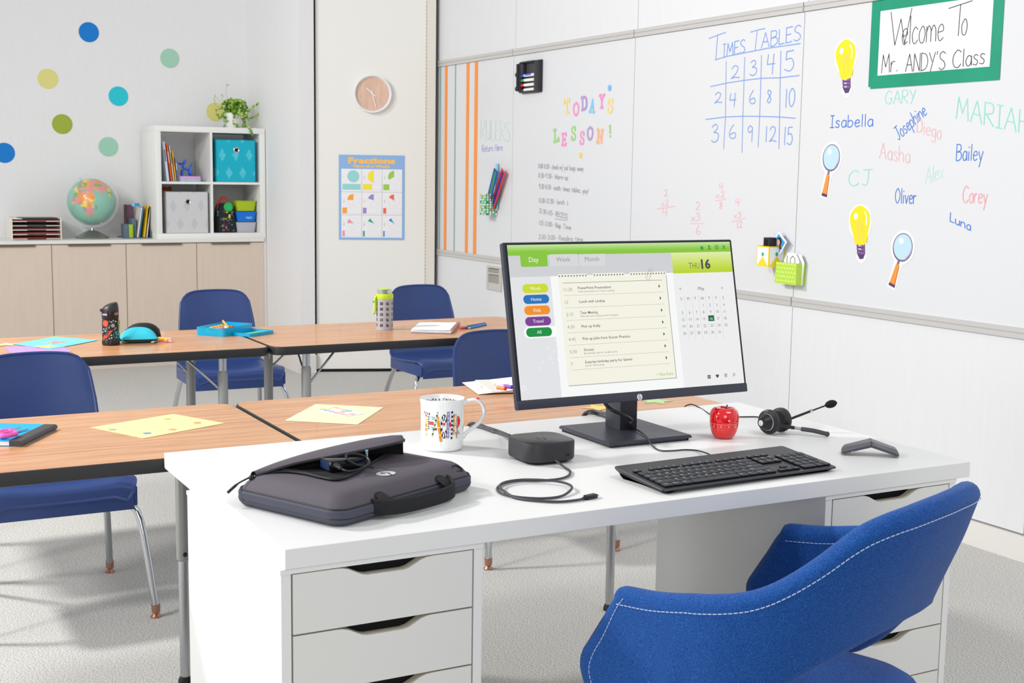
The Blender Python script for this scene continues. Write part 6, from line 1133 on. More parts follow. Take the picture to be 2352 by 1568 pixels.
cable('headset_cable', 'thin black headset cable looping over the back desk edge behind the red apple', [at(1570, 936, y=2.752), at(1579, 930, y=2.75), at(1592, 929, y=2.74), at(1612, 939, y=2.70), at(1635, 953, z=ZD + .0022), at(1660, 957, z=ZD + .0022), at(1700, 957, z=ZD + .0022), at(1738, 957, z=ZD + .0022), at(1752, 961, z=ZD + .006)], .0016, M_cabk)
# ------------------------------------------------------------------ keyboard
kb = thing('keyboard', 'black full-size keyboard on the right half of the desk', 'keyboard', (1.402, 1.978, ZD + .0003), math.radians(2.0)); M_kb = mat('keyboard_black', (30, 31, 40), .38); M_key = mat('key_black', (24, 26, 36), .42)
KW, KD = .447, .168; b = MB().m(M_kb); kt = Matrix.Rotation(math.radians(4.2), 4, 'X')
def kz(y): return .009 + y * .078
o = rrect(KW, KD, .008, 4, KW/2, KD/2); b.loft([[(x, y, z0_ + (k_ * y * .078)) for x, y in qq] for qq, z0_, k_ in ((inset(o, .022), .0, 0), (inset(o, .014), .0015, .25), (inset(o, .001), .0060, .9), (o, .0078, 1), (inset(o, .0012), .0092, 1))]); b.build('case', kb)
kmesh = {}; leg = MB().m(mat('legend_white', (226, 228, 232), .5))
def key(cx, cy, w, d, s_=''):
    w -= .0022; d -= .0022; k_ = (round(w, 4), round(d, 4))
    if k_ not in kmesh: o = MB().m(M_key).rprism(rrect(w, d, .0014, 2), 0, .0034, .0008, 1).build('key', kb); kmesh[k_] = o.data
    else: o = bpy.data.objects.new('key', kmesh[k_]); COL.objects.link(o); o.parent = kb
    o.location = (cx, cy, kz(cy) + .0006); o.rotation_euler = (math.atan(.078), 0, 0)
    if s_:
        T0 = Matrix.Translation((cx, cy, kz(cy) + .0044)) @ Matrix.Rotation(math.atan(.078), 4, 'X'); leg.T = T0; leg.text(s_, -w/2 + .003, -.001 if len(s_) < 3 else -.0005, .0072 if len(s_) < 2 else .0052, 0, res=1)
u = .0188; X_0 = .0135; Y_0 = .0225
R0 = [(1.25, 'Ctrl'), (1.25, 'Win'), (1.25, 'Alt'), (6.25, ''), (1.25, 'Alt'), (1.25, 'Fn'), (1.25, 'Ctrl'), (1.25, 'Ctrl')]
R1 = [(2.25, 'Shift')] + [(1, c) for c in 'ZXCVBNM,./'] + [(2.75, 'Shift')]; R2 = [(1.75, 'Caps')] + [(1, c) for c in "ASDFGHJKL;'"] + [(2.25, 'Enter')]; R3 = [(1.5, 'Tab')] + [(1, c) for c in 'QWERTYUIOP[]'] + [(1.5, '\\')]; R4_ = [(1, c) for c in '`1234567890-='] + [(2, 'Back')]
for r_, row in enumerate((R0, R1, R2, R3, R4_)):
    x = X_0
    for w, s_ in row: key(x + w*u/2, Y_0 + r_*u, w*u, u, s_); x += w*u
yf = Y_0 + 5.05*u; x = X_0; key(x + u/2, yf, u, .012, 'Esc'); x += 2*u
for g in range(3):
    for k in range(4): key(x + u/2, yf, u, .012, 'F%d' % (g*4+k+1)); x += u
    x += u/2
nx = X_0 + 15*u + .0075
for r_, ks in ((3, ('Del', 'End', 'PgD')), (4, ('Ins', 'Hm', 'PgU'))):
    for k, s_ in enumerate(ks): key(nx + (k+.5)*u, Y_0 + r_*u, u, u, s_)
for k, s_ in enumerate(('Prt', 'Scr', 'Brk')): key(nx + (k+.5)*u, yf, u, .012, s_)
key(nx + 1.5*u, Y_0 + u*.75, u, u*.6, ''); 
for k in range(3): key(nx + (k+.5)*u, Y_0 - .002 + .0*u, u, u*.7, '')
mx = nx + 3*u + .0075
for r_, ks in ((0, ''), (1, '123'), (2, '456'), (3, '789'), (4, 'N/*-')):
    for k, s_ in enumerate(ks): key(mx + (k+.5)*u, Y_0 + r_*u, u, u, s_)
key(mx + u, Y_0, 2*u, u, '0'); key(mx + 2.5*u, Y_0, u, u, '.'); key(mx + 3.5*u, Y_0 + .5*u, u, 2*u, 'Ent'); key(mx + 3.5*u, Y_0 + 2.5*u, u, 2*u, '+')
leg.T = Matrix.Identity(4); leg.build('key_legends', kb, 'tiny pale key legends', smooth=False, kind='stuff')
# ------------------------------------------------------------------ mug
MGc = Vector((1.203, 2.537, 0)); t = thing('teacher_mug', 'white mug with the colourful word TEACHER behind the black case', 'mug', (MGc.x, MGc.y, ZD + .0003)); M_mug = mat('mug_porcelain', (248, 248, 248), .12, coat=.6); RM = .0470; HM = .1125
MB().m(M_mug).lathe([(0, .003), (.034, .003), (.036, 0), (.041, 0), (.0455, .004), (RM, .012), (RM, .088), (.0475, .100), (.0492, HM - .002), (.0488, HM), (.0474, HM - .001), (.0452, .098), (.0442, .088), (.0442, .012), (.040, .007), (0, .006)], 64).build('body', t)
va = math.atan2(-MGc.y, -MGc.x); ra = math.atan2(-.4723, .8801) + .04; hx_, hy_ = math.cos(ra), math.sin(ra)
def c8(x, y): return ((x - 1190) / 9.8 / 1020, (1478 - y) / 9.8 / 1020)
hp = [(1180, 480), (1260, 430), (1380, 400), (1500, 410), (1600, 490), (1645, 600), (1640, 720), (1580, 850), (1450, 980), (1320, 1080), (1230, 1160), (1180, 1230)]; pts = [(Vector((hx_, hy_, 0)) * (RM - .001 + c8(x, y)[0]) + Vector((0, 0, c8(x, y)[1]))) for x, y in hp]
b = MB().m(M_mug); P = smooth_path(pts, 5); b.tube(P, [.0068 if i > 4 and i < len(P) - 5 else .0085 for i in range(len(P))], 14, flat=.62); b.build('handle', t)
pp_ = P[int(len(P)*.28)]; MB().m(mat('mug_red', (226, 60, 50), .3)).ball((pp_.x, pp_.y, pp_.z + .0045), .0048, (1, 1, .35), 12, 6).build('heart_print', t, 'small red heart on the handle')
def mg(x, y, lift=.0): a = va + math.asin(max(-.985, min(.985, (x - 722) / 482))); r = RM + .0004 + lift; return (r*math.cos(a), r*math.sin(a), max(.002, (1470 - y) / 9.8 / 1020))
mug = MB(); KC_ = dict(k=(44, 34, 36), w=(250, 250, 250), r=(226, 44, 48), p=(232, 90, 120), y=(250, 214, 50), o=(250, 150, 30), g=(200, 228, 180), t=(170, 208, 206), v=(164, 146, 204), b=(190, 222, 240), m=(120, 40, 50), s=(250, 128, 110), l=(210, 200, 236))
def mp(pts, c, lift): mug.m(mat('mugprint_' + c, KC_[c], .25)); mug.add([mg(x, y, lift) for x, y in pts], [tuple(range(len(pts)))])
def bar(x0_, y0_, x1_, y1_, w, cols, n, edge='k'):
    d = Vector((x1_-x0_, y1_-y0_)); L = d.length; d.normalize(); nn = Vector((-d.y, d.x)) * w/2
    if edge: k_ = 1 + 7/w; a = Vector((x0_, y0_)) - d*3; e_ = Vector((x1_, y1_)) + d*3; mp([tuple(a + nn*k_), tuple(e_ + nn*k_), tuple(e_ - nn*k_), tuple(a - nn*k_)], edge, .0001)
    for i in range(n): a = Vector((x0_, y0_)) + d*L*i/n; e_ = Vector((x0_, y0_)) + d*L*(i+1)/n; mp([tuple(a + nn), tuple(e_ + nn), tuple(e_ - nn), tuple(a - nn)], cols[i % len(cols)], .0002)
bar(310, 612, 446, 640, 46, 'wkwmwk', 8); bar(368, 655, 368, 1125, 40, 'swyloy', 9, None)
bar(418, 690, 418, 975, 14, 'kw', 11); bar(430, 727, 548, 725, 66, 'ttwt', 6); bar(430, 835, 528, 835, 66, 'prpr', 6); bar(430, 945, 520, 945, 50, 'ttwt', 5)
bar(625, 580, 505, 1120, 24, 'ggk', 16); bar(618, 690, 700, 1225, 46, 'oyoo', 13); bar(560, 955, 605, 960, 40, 'rmr', 3)
for i in range(15): 
    a0 = math.radians(30 + i*20); a1 = math.radians(30 + (i+1)*20)
    if i > 14: break
    f_ = lambda a, r: (765 + 62*r*math.cos(a) + (0), 895 - 212*r*math.sin(a)*(.98)); mp([f_(a0, 1.18), f_(a1, 1.18), f_(a1, .72), f_(a0, .72)], 'kw'[i % 2] if i % 2 == 0 else 'w', .0002); mp([f_(a0, 1.28), f_(a1, 1.28), f_(a1, .66), f_(a0, .66)], 'k', .0001)
mp([(765, 900), (735, 835), (748, 812), (765, 825), (782, 812), (797, 835)], 'r', .0002)
bar(862, 578, 845, 1150, 56, 'v', 1); 
for k in range(6): cx_, cy_ = 861 - k*3, 622 + k*92; mp([(cx_ + 17*math.cos(a), cy_ + 19*math.sin(a)) for a in [2*math.pi*i/12 for i in range(12)]], 'b', .0004)
bar(890, 858, 925, 860, 90, 'r', 1); bar(942, 572, 930, 1175, 30, 'kkww', 26)
bar(984, 650, 972, 1085, 28, 'royg', 16); bar(995, 665, 1034, 660, 36, 'bt', 3); bar(995, 865, 1022, 865, 60, 'bt', 2); bar(990, 1060, 1026, 1055, 40, 'bt', 2)
mp([(1052, 690), (1080, 690), (1108, 730), (1122, 800), (1112, 880), (1080, 950), (1048, 975)], 'k', .0001); mp([(1056, 700), (1078, 698), (1102, 735), (1115, 800), (1105, 875), (1078, 940), (1052, 962)], 'r', .0002)
for x, y in ((1090, 720), (1108, 770), (1110, 840), (1090, 900), (1068, 940)): mp([(x + 9*math.cos(a), y + 15*math.sin(a)) for a in [2*math.pi*i/8 for i in range(8)]], 'y', .0004)
bar(1052, 700, 1042, 1160, 20, 'lsog', 12); bar(1058, 985, 1096, 1095, 22, 'lv', 5); bar(1042, 1165, 1082, 1160, 14, 'w', 1)
mug.build('printed_word', t, 'multicoloured patterned letters TEACHER', smooth=False)
b = MB(); RI = .0448
for s_, xc, sz, c in (("Y", 382, 60, 'k'), ("o", 425, 55, 's'), ("u", 462, 50, 'k'), ("'", 490, 60, 'k'), ("R", 518, 64, 'k'), ("e", 572, 74, 'k'), ("a", 655, 74, 'k'), ("T", 752, 66, 'k'), ("e", 815, 74, 'k'), ("R", 868, 62, 'o'), ("R", 915, 56, 'k'), ("i", 955, 56, 'k'), ("F", 985, 56, 'k'), ("i", 1015, 52, 'k'), ("c", 1040, 50, 'k')):
    V, Fc, w = text2d(s_, 2, .02); b.m(mat('mugprint_' + c, KC_[c], .25)); k_ = sz * 1.1
    vs = []
    for a_, e_ in V: x = xc + (a_ - (w[0]+w[1])/2) * k_; y = 300 - e_ * k_; al = va + math.pi - math.asin(max(-.98, min(.98, (x - 722) / 470))); vs.append((RI*math.cos(al), RI*math.sin(al), HM - .003 - (y - 185) / 9.8 / 1100))
    b.add(vs, Fc)
b.build('inner_print', t, "words You're a Terrific printed inside the rim", smooth=False)
# ------------------------------------------------------------------ apple timer
AC = Vector((1.846, 2.372, 0)); t = thing('apple_timer', 'shiny red apple-shaped kitchen timer with white minute marks', 'kitchen timer', (AC.x, AC.y, ZD + .0003)); M_ap = mat('apple_red', (226, 10, 22), .1, coat=1.0); va = math.atan2(-AC.y, -AC.x)
def applering(r, z, k): return [(r*(1 + k*math.cos(5*a))*math.cos(a), r*(1 + k*math.cos(5*a))*math.sin(a), z + k*.02*math.cos(5*a)) for a in [2*math.pi*i/60 for i in range(60)]]
b = MB().m(M_ap); b.loft([applering(r, z, k) for r, z, k in ((.0145, 0, .0), (.021, .0015, .02), (.026, .007, .012), (.0302, .017, .005), (.0328, .028, 0), (.0335, .0385, 0), (.0331, .0390, 0))]); b.build('lower_half', t)
b = MB().m(M_ap); b.loft([applering(r, z, k) for r, z, k in ((.0331, .0392, 0), (.0337, .0397, 0), (.0338, .052, 0), (.0325, .060, .004), (.029, .0665, .012), (.0225, .0710, .024), (.015, .0712, .03), (.008, .0685, .02), (.002, .064, 0))]); b.build('upper_half', t)
MB().m(mat('stem_brown', (110, 44, 40), .5)).tube(smooth_path([(.0, 0, .062), (.002, -.001, .070), (.006, -.003, .077)], 4), [.0016]*8 + [.0022], 8).build('stem', t, 'brown stem')
b = MB().m(mat('timer_white', (244, 240, 240), .4)); va += .33
for m_ in range(-14, 14):
    a = va + m_ * math.radians(6) ; r = .03365; h_ = .0024 if m_ % 5 == 0 else .0012; b.T = Matrix.Translation((r*math.cos(a), r*math.sin(a), .0362 if m_ % 5 else .0356)) @ Matrix.Rotation(a + math.pi/2, 4, 'Z') @ FR; b.box(0, 0, 0, .0006 if m_ % 5 else .0009, h_, .0002)
    if m_ % 5 == 0: b.T = Matrix.Translation((.0336*math.cos(a), .0336*math.sin(a), .0292)) @ Matrix.Rotation(a + math.pi/2, 4, 'Z') @ FR; b.text({0: '0', -5: '5', -10: '10', 5: '55', 10: '50'}.get(m_, ''), 0, 0, .0052, .0006, 'c') if m_ in (0, -5, -10, 5, 10) else None
a = va; b.T = Matrix.Translation((.0340*math.cos(a), .0340*math.sin(a), .0430)) @ Matrix.Rotation(a + math.pi/2, 4, 'Z') @ FR; b.poly([(-.0026, .0042), (0, 0), (.0026, .0042)], 0); b.T = Matrix.Identity(4); b.build('scale_print', t, 'white triangle, minute ticks and numbers', smooth=False, kind='stuff')
# ------------------------------------------------------------------ headset
def c5_(x, y): return (1720 + x/10.69, 900 + y/10.69)
zc = ZD + .0295; n_c = at(*c5_(480, 735), z=zc); f_c = at(*c5_(800, 680), z=zc); ax = (n_c - f_c).normalized(); t = thing('headset', 'black headset with two ear cups and a microphone boom, right of the apple timer', 'headset', (n_c.x, n_c.y, ZD + .0003)); O = Vector((n_c.x, n_c.y, ZD)); M_hs = mat('headset_black', (26, 26, 29), .38); M_hl = mat('leatherette', (32, 32, 36), .45, bump=(240, .25, .0006))
def disc3(b, c, a, prof, n=32):
    u_ = a.cross(Vector((0, 0, 1))).normalized(); v_ = u_.cross(a); b.loft([[c + a*z + u_*(r*math.cos(2*math.pi*i/n)) + v_*(r*math.sin(2*math.pi*i/n)) for i in range(n)] for r, z in prof], prof[0][0] > 1e-6, prof[-1][0] > 1e-6)
def cup(c, a, front):
    b = MB().m(M_hl); disc3(b, c - O, a, [(.012, -.012), (.022, -.013), (.0285, -.008), (.0292, -.002), (.0285, .003), (.024, .006), (.012, .006)]); b.build('ear_cushion', t)
    if front:
        b = MB().m(M_chrome); disc3(b, c - O, a, [(.0195, .0055), (.0205, .0062), (.0195, .0075)]); b.build('chrome_ring', t); b = MB().m(M_hs); disc3(b, c - O, a, [(.0195, .006), (.0185, .011), (.011, .026), (.0095, .0275), (.007, .0277)]); b.build('cup_cone', t); b = MB().m(mat('silver_badge', (214, 214, 216), .45)); disc3(b, c - O, a, [(.007, .0277), (.0065, .0283), (0, .0286)], 20); b.build('centre_badge', t, 'small chrome badge')
    else: b = MB().m(M_hs); disc3(b, c - O, a, [(.024, .006), (.018, .012), (0, .015)]); b.build('outer_shell', t)
cup(n_c, ax, True); cup(f_c, -ax, False)
b0 = n_c - O + ax*.016; b1 = at(*c5_(1110, 880), z=ZD + .017) - O; b2 = at(*c5_(1290, 910), z=ZD + .0145) - O; b3 = at(*c5_(1920, 1035), z=ZD + .0075) - O
M_pad = mat('headband_pad', (66, 66, 72), .5)
b = MB().m(M_hs); b.tube([b0, b0 + (b1-b0)*.5, b1], [.0042, .0058, .0058], 10, flat=.75); b.build('side_arm', t); b = MB().m(M_steel); b.tube([b1, b2], .0052, 10, flat=.7); b.build('slider', t, 'steel slider'); b = MB().m(M_pad); b.tube(smooth_path([b2, b2 + (b3-b2)*.5 + Vector((0, 0, .0015)), b3], 5), .0070, 12, flat=.75); b.ball(tuple(b3), .0062, nu=12, nv=8); b.build('headband', t, 'dark grey padded headband')
m0 = f_c - O + Vector((.0, 0, .004)); m1 = at(*c5_(1025, 660), y=f_c.y + .0) - O; m2 = at(*c5_(1510, 475), y=f_c.y - .02) - O; m3 = at(*c5_(1900, 330), y=f_c.y - .03) - O; m4 = at(*c5_(2080, 280), y=f_c.y - .035) - O
b = MB().m(M_hs); b.tube([m1, m2], .0042, 10, flat=.7); b.build('boom_grip', t); b = MB().m(M_chrome); dd_ = (m2-m1).normalized(); b.tube([m2 - dd_*.001, m2 + dd_*.005], .0045, 10); b.build('boom_joint', t); b = MB().m(M_hs); b.tube([m2 + dd_*.005, m3], .0020, 8); b.build('boom_rod', t)
b = MB().m(mat('foam_black', (22, 22, 24), .95, bump=(900, .5, .001))); q_ = (m4 - m3).normalized(); b.tube([m3 - q_*.002 + q_*(.030*i/8) for i in range(9)], [.0035, .0068, .0084, .0092, .0095, .0092, .0082, .006, .002], 14); b.build('foam_tip', t, 'black foam microphone tip')
# ------------------------------------------------------------------ folding mouse
A0 = at(1934, 1042, z=ZD + .004); B0 = at(2066, 1049, z=ZD + .004); d = B0 - A0; d.z = 0; L = d.length; ang = math.atan2(d.y, d.x); t = thing('folding_mouse', 'grey tent-shaped folding mouse near the right end of the desk', 'mouse', (A0.x, A0.y, ZD + .0003), ang); M_ms = mat('mouse_grey', (98, 98, 106), .4); M_md = mat('mouse_underside', (70, 70, 78), .45)
hz = .021; xm = L * .505
for nm, pa, pb_ in (('front_half', (0, .003), (xm, hz)), ('rear_half', (L, .003), (xm, hz))):
    P_ = [Vector((pa[0] + (pb_[0]-pa[0])*k_, 0, pa[1] + (pb_[1]-pa[1])*k_)) for k_ in (0, .04, .12, .999)]; b = MB(); th = (.005, .009, .012, .013)
    for m_, za, zb_ in ((M_ms, .42, 1), (M_md, 0, .42)): b.m(m_); b.loft([[(p.x, y, p.z + th_*za), (p.x, y + 0, p.z + th_*zb_)] [::1] if False else [(p.x, y0_, p.z + th_*za), (p.x, .044 - y0_, p.z + th_*za), (p.x, .044 - y0_ - (.004 if zb_ == 1 else 0), p.z + th_*zb_), (p.x, y0_ + (.004 if zb_ == 1 else 0), p.z + th_*zb_)] for p, th_, y0_ in zip(P_, th, (.006, .002, 0, 0))])
    b.build(nm, t, angle=50)
MB().m(mat('mouse_seam', (40, 40, 44), .5)).bx(xm - .0004, xm + .0004, -.0003, .0443, hz, hz + .0131).build('hinge_seam', t, smooth=False); b = MB().m(mat('mouse_badge', (170, 170, 176), .3)); b.T = Matrix.Translation((.022, -.0006, .0085)) @ FR; b.ring(0, 0, .0020, .0028, 0, 16); b.build('badge', t, smooth=False)
# ------------------------------------------------------------------ laptop case
cs = thing('laptop_case', 'dark grey laptop case with its front pocket open, on the left of the desk', 'laptop case', (.765, 2.012, ZD + .0003), math.atan2(.425, .905)); M_neo = mat('case_fabric', (88, 82, 90), .8, bump=(1300, .45, .0006), noise=(1500, .12)); M_gus = mat('case_gusset', (70, 72, 86), .75, bump=(900, .3, .0006)); M_pip = mat('case_piping', (24, 24, 28), .5); M_lin = mat('case_lining', (14, 14, 16), .8); M_web = mat('webbing_black', (20, 20, 23), .7, bump=(1400, .8, .001))
CW, CD = .378, .272; o = rrect(CW, CD, .034, 8, CW/2, CD/2)
b = MB().m(M_gus); b.loft([[(x, y, z) for x, y in qq] for qq, z in ((inset(o, .016), 0), (inset(o, .006), .003), (inset(o, .001), .009), (o, .0135))], True, False); b.build('lower_shell', cs)
b = MB().m(M_gus); b.loft([[(x, y, z) for x, y in qq] for qq, z in ((o, .0145), (o, .026), (inset(o, .0025), .029))], True, True); b.build('zip_gusset', cs)
P3 = lambda qq, z: [(x, y, z) for x, y in qq]
MB().m(M_pip).tube(P3(inset(o, .0006), .0140), .0012, 6, True).build('zip_line', cs); MB().m(M_pip).tube(P3(inset(o, .004), .0298), .0016, 6, True).build('piping', cs)
o2 = rrect(CW - .010, CD - .010, .030, 8, CW/2, CD/2)
b = MB().m(M_neo); b.loft([P3(rrect(CW - .010 - 2*k_, CD - .010 - 2*k_, max(.012, .030 - k_*.3), 8, CW/2, CD/2), z) for k_, z in ((0, .029), (.003, .034), (.008, .041), (.015, .048), (.022, .0525), (.032, .0548), (.045, .0556), (.09, .0562), (.125, .0563))], False, True); b.build('top_shell', cs)
lip = smooth_path([(.022, .240, .046), (.060, .215, .0570), (.078, .17, .0585), (.076, .12, .0590), (.082, .085, .0590), (.13, .092, .0590), (.20, .122, .0590), (.27, .150, .0590), (.322, .172, .0575)], 5)
back = [(.322, .180, .056), (.30, .215, .056), (.15, .255, .054), (.06, .258, .050)]
b = MB().m(M_lin); cen = Vector((.19, .185, .0568)); ring_ = [Vector(p) for p in lip] + [Vector(p) for p in back]; b.add([cen] + ring_, [(0, i+1, (i+1) % len(ring_) + 1) for i in range(len(ring_))]); b.build('pocket_opening', cs, 'black pocket lining')
MB().m(M_pip).tube([p + Vector((0, 0, .0008)) for p in lip], .0028, 8).build('pocket_zip', cs, 'zip edge of the open pocket')
b = MB().m(M_lin); b.loft([[p + Vector((0, 0, z)) for p in lip[6:18]] for z in (-.001, .006)], False, False, False); b.build('pocket_lip', cs)
fr_ = smooth_path([(.030, .236, .054), (.085, .196, .0715), (.17, .148, .083), (.25, .118, .0905), (.292, .118, .0915), (.320, .138, .088)], 5); bk = smooth_path([(.028, .250, .052), (.10, .262, .058), (.17, .245, .070), (.25, .205, .083), (.300, .175, .088), (.320, .150, .088)], 5)
b = MB().m(M_neo); n_ = len(fr_); top = []
for j in range(7): v = j/6; top.append([fr_[i]*(1-v) + bk[i]*v + Vector((0, 0, .007*math.sin(math.pi*v)**.6)) for i in range(n_)])
b.loft(top, False, False, False); b.m(M_lin); b.loft([[p - Vector((0, 0, .004)) for p in r] for r in top[::-1]], False, False, False); b.build('pocket_flap', cs, 'raised fabric flap over the open pocket')
MB().m(M_pip).tube([p - Vector((0, .0, .0015)) for p in fr_], .0030, 8).build('flap_piping', cs)
b = MB().m(M_lin); b.loft([[bk[i] - Vector((0, 0, .003)) for i in range(n_)], [Vector((bk[i].x + .012, bk[i].y + .006, .052)) for i in range(n_)]], False, False, False); b.loft([[bk[i] - Vector((0, .010, .003)) for i in range(n_)], [Vector((bk[i].x + .006, bk[i].y - .006, .052)) for i in range(n_)]], False, False, False); b.build('flap_lining', cs)
b = MB().m(M_pip); b.ball((.022, .240, .050), .0055, nu=12, nv=8); b.tube(smooth_path([(.018, .243, .050), (.004, .256, .040), (-.010, .268, .024)], 4), [.0016]*5 + [.0028]*4, 8); b.build('zip_pull', cs)
# adapter and lead inside the pocket
CM = cs.matrix_basis if False else (Matrix.Translation((.765, 2.012, ZD)) @ Matrix.Rotation(math.atan2(.425, .905), 4, 'Z'))
ad = thing('power_adapter', 'black power adapter with looped lead in the open pocket of the laptop case', 'adapter'); ad.matrix_world = CM @ Matrix.Translation((.118, .150, .0600)) @ Matrix.Rotation(-.35, 4, 'Z'); M_ad = mat('adapter_gloss', (18, 19, 26), .15)
MB().m(M_ad).bx(0, .075, -.020, .024, 0, .020, .003).build('brick_body', ad); MB().m(mat('adapter_label', (40, 52, 90), .35)).bx(-.0006, .0002, -.017, .021, .003, .017).build('label_end', ad, smooth=False)
b = MB().m(M_cabk); b.tube([(.010, -.020, .012), (.012, -.026, .0115), (.014, -.038, .009)], [.0062, .0050, .0036], 10); b.build('strain_relief', ad)
b = MB().m(M_cabk); b.tube(smooth_path([(.014, -.036, .009), (.022, -.050, .006), (.045, -.052, .008), (.068, -.040, .014), (.074, -.020, .020), (.058, -.010, .026), (.036, -.014, .028), (.034, -.026, .020), (.046, -.036, .012), (.066, -.040, .008), (.075, -.045, .006)], 5), .0024, 8); b.build('lead', ad)
pl_ = thing('charger_plug', 'slim metal charger plug with a blue tip standing up from the open pocket', 'plug'); pl_.matrix_world = CM @ Matrix.Translation((.198, .122, .0600))
MB().m(M_cabk).lathe([(0, 0), (.0035, 0), (.0042, .010), (.0036, .013), (0, .013)], 14).build('grip', pl_); MB().m(M_chrome).lathe([(.0048, .013), (.0044, .0145), (.0026, .0155), (.0026, .026), (0, .026)], 14).build('barrel', pl_); MB().m(mat('plug_blue', (70, 196, 220), .3)).lathe([(0, .026), (.0027, .026), (.0027, .0285), (0, .0285)], 14).build('blue_tip', pl_)
lc = (.182, .060); b = MB().m(mat('case_badge', (206, 206, 206), .4)); b.T = Matrix.Translation((lc[0], lc[1], .0558)) @ Matrix.Rotation(math.pi - .02, 4, 'Z'); b.disc(0, 0, .0195, .0006, 28, .0165); b.m(M_pip); b.text('hp', 0, -.007, .020, .0011, 'c', shear=.25, bold=-.01); b.line([(-.002, .005), (.002, .016)], .0024, .0011); b.build('logo_badge', cs, 'oval hp logo patch', smooth=False)
# handle, D ring
b = MB().m(M_web); hp_ = smooth_path([(.085, .004, .022), (.100, -.010, .020), (.135, -.020, .0175), (.19, -.026, .0165), (.245, -.028, .0175), (.275, -.022, .020), (.288, -.008, .024), (.290, .004, .028)], 6)
b.loft([[p + Vector((dx_, dy_, dz_)) for dx_, dy_, dz_ in ((0, -.0045, -.011), (0, -.0055, 0), (0, -.0040, .013), (0, .0005, .0155), (0, .0040, .013), (0, .0045, -.011), (0, 0, -.0130))] for p in hp_]); b.build('carry_handle', cs, 'black webbing handle')
for x_ in (.11, .275): b = MB().m(M_web); b.tube(smooth_path([(x_, .016, .040), (x_, -.002, .034), (x_ + .002, -.014, .024), (x_, -.004, .010)], 4), .013, 10, flat=.25); b.build('handle_loop', cs)
b = MB().m(M_cabk); b.T = Matrix.Translation((.332, .014, .040)) @ Matrix.Rotation(-.15, 4, 'Z') @ Matrix.Rotation(.9, 4, 'X'); b.tube([(.013*math.cos(a), .013*math.sin(a), 0) for a in [math.pi*i/12 for i in range(13)]], .0020, 8); b.tube([(-.013, 0, 0), (.013, 0, 0)], .0020, 8); b.bx(-.011, .011, -.014, .002, -.003, -.0008, .001); b.build('d_ring', cs, 'black D-ring on a fabric tab')
# ------------------------------------------------------------------ blue upholstered armchair (local +X = the way it faces, +Y = its left)
def tweed():
    m = mat('blue_tweed', (24, 88, 168), .85, spec=.2, sheen=.1); nt = m.node_tree; b = nt.nodes['Principled BSDF']; tc = nt.nodes.new('ShaderNodeTexCoord')
    mp = nt.nodes.new('ShaderNodeMapping'); mp.inputs['Scale'].default_value = (1, 1, 1.6); nt.links.new(tc.outputs['Object'], mp.inputs[0])
    n = nt.nodes.new('ShaderNodeTexNoise'); n.inputs['Scale'].default_value = 800; n.inputs['Detail'].default_value = 2; n.inputs['Roughness'].default_value = .6; nt.links.new(mp.outputs[0], n.inputs[0])
    r = nt.nodes.new('ShaderNodeValToRGB'); e = r.color_ramp.elements; e[0].position = .34; e[0].color = lin((6, 40, 104)); e[1].position = .68; e[1].color = lin((52, 114, 186)); x = e.new(.5); x.color = lin((15, 70, 146))
    nt.links.new(n.outputs[0], r.inputs[0]); nt.links.new(r.outputs[0], b.inputs['Base Color'])
    bp = nt.nodes.new('ShaderNodeBump'); bp.inputs['Strength'].default_value = .6; bp.inputs['Distance'].default_value = .0012; nt.links.new(n.outputs[0], bp.inputs['Height']); nt.links.new(bp.outputs[0], b.inputs['Normal'])
    return m
M_tw = tweed(); M_thr = mat('stitch_thread', (176, 196, 226), .6)
AC_ = thing('armchair', 'blue tweed armchair with pale stitching, pulled up to the desk at the lower right', 'armchair', (1.434, 1.848, 0), math.radians(110.3))
def lerp0(T_, x):
    if x <= T_[0][0]: return T_[0][1]
    for (a, p), (c, q) in zip(T_, T_[1:]):
        if x <= c: return p + (q - p)*(x - a)/(c - a)
    return T_[-1][1]
def lerp(T_, x):
    w = (T_[-1][0] - T_[0][0]) * .035; return sum(lerp0(T_, x + w*k/3) for k in range(-3, 4)) / 7
TOP = [(0, .652), (.15, .660), (.28, .674), (.40, .690), (.464, .701), (.539, .727), (.626, .770), (.69, .808), (.77, .828), (.90, .842), (1, .845)]     # along half the rim: 0 arm front, 1 back centre
BOT = [(0, .42), (.30, .425), (.42, .465), (.55, .53), (.666, .567), (.752, .585), (.85, .605), (1, .615)]
FRT = [(.40, .045), (.43, .066), (.469, .089), (.50, .101), (.52, .096), (.567, .064), (.615, .038), (.64, .020), (.66, -.010)]
FBZ = [(.42, .19), (.60, .232), (.66, .256), (.74, .290), (.85, .326)]
TH = .042; FA = -.13
def cl(s, z):
    """centre surface in plan; s in [-1,1], sign = side (+ near/left), |s| 0 arm front .. 1 back centre"""
    h = 1 - abs(s) if False else s; sd = 1 if s < 0 else -1; k = 1 - abs(s)       # s=-1 near arm front, 0 back centre, 1 far arm front
    if k < .28: f = k/.28; F = lerp(FRT, z) * (1 - f) + FA * f; return Vector((F, sd * (.272 + .010*math.sin(f*1.57)), 0))
    a = (1 - (k - .28)/.72) * math.pi/2; FB = lerp(FBZ, z) - TH/2; HL = .282 - max(0, .6 - z)*.10
    return Vector((FA - FB * math.cos(a)**(2/2.4), sd * HL * math.sin(a)**(2/2.4), 0))
NS, NV = 120, 14; rings = []; thr1 = []; thr2 = []; thr3 = []
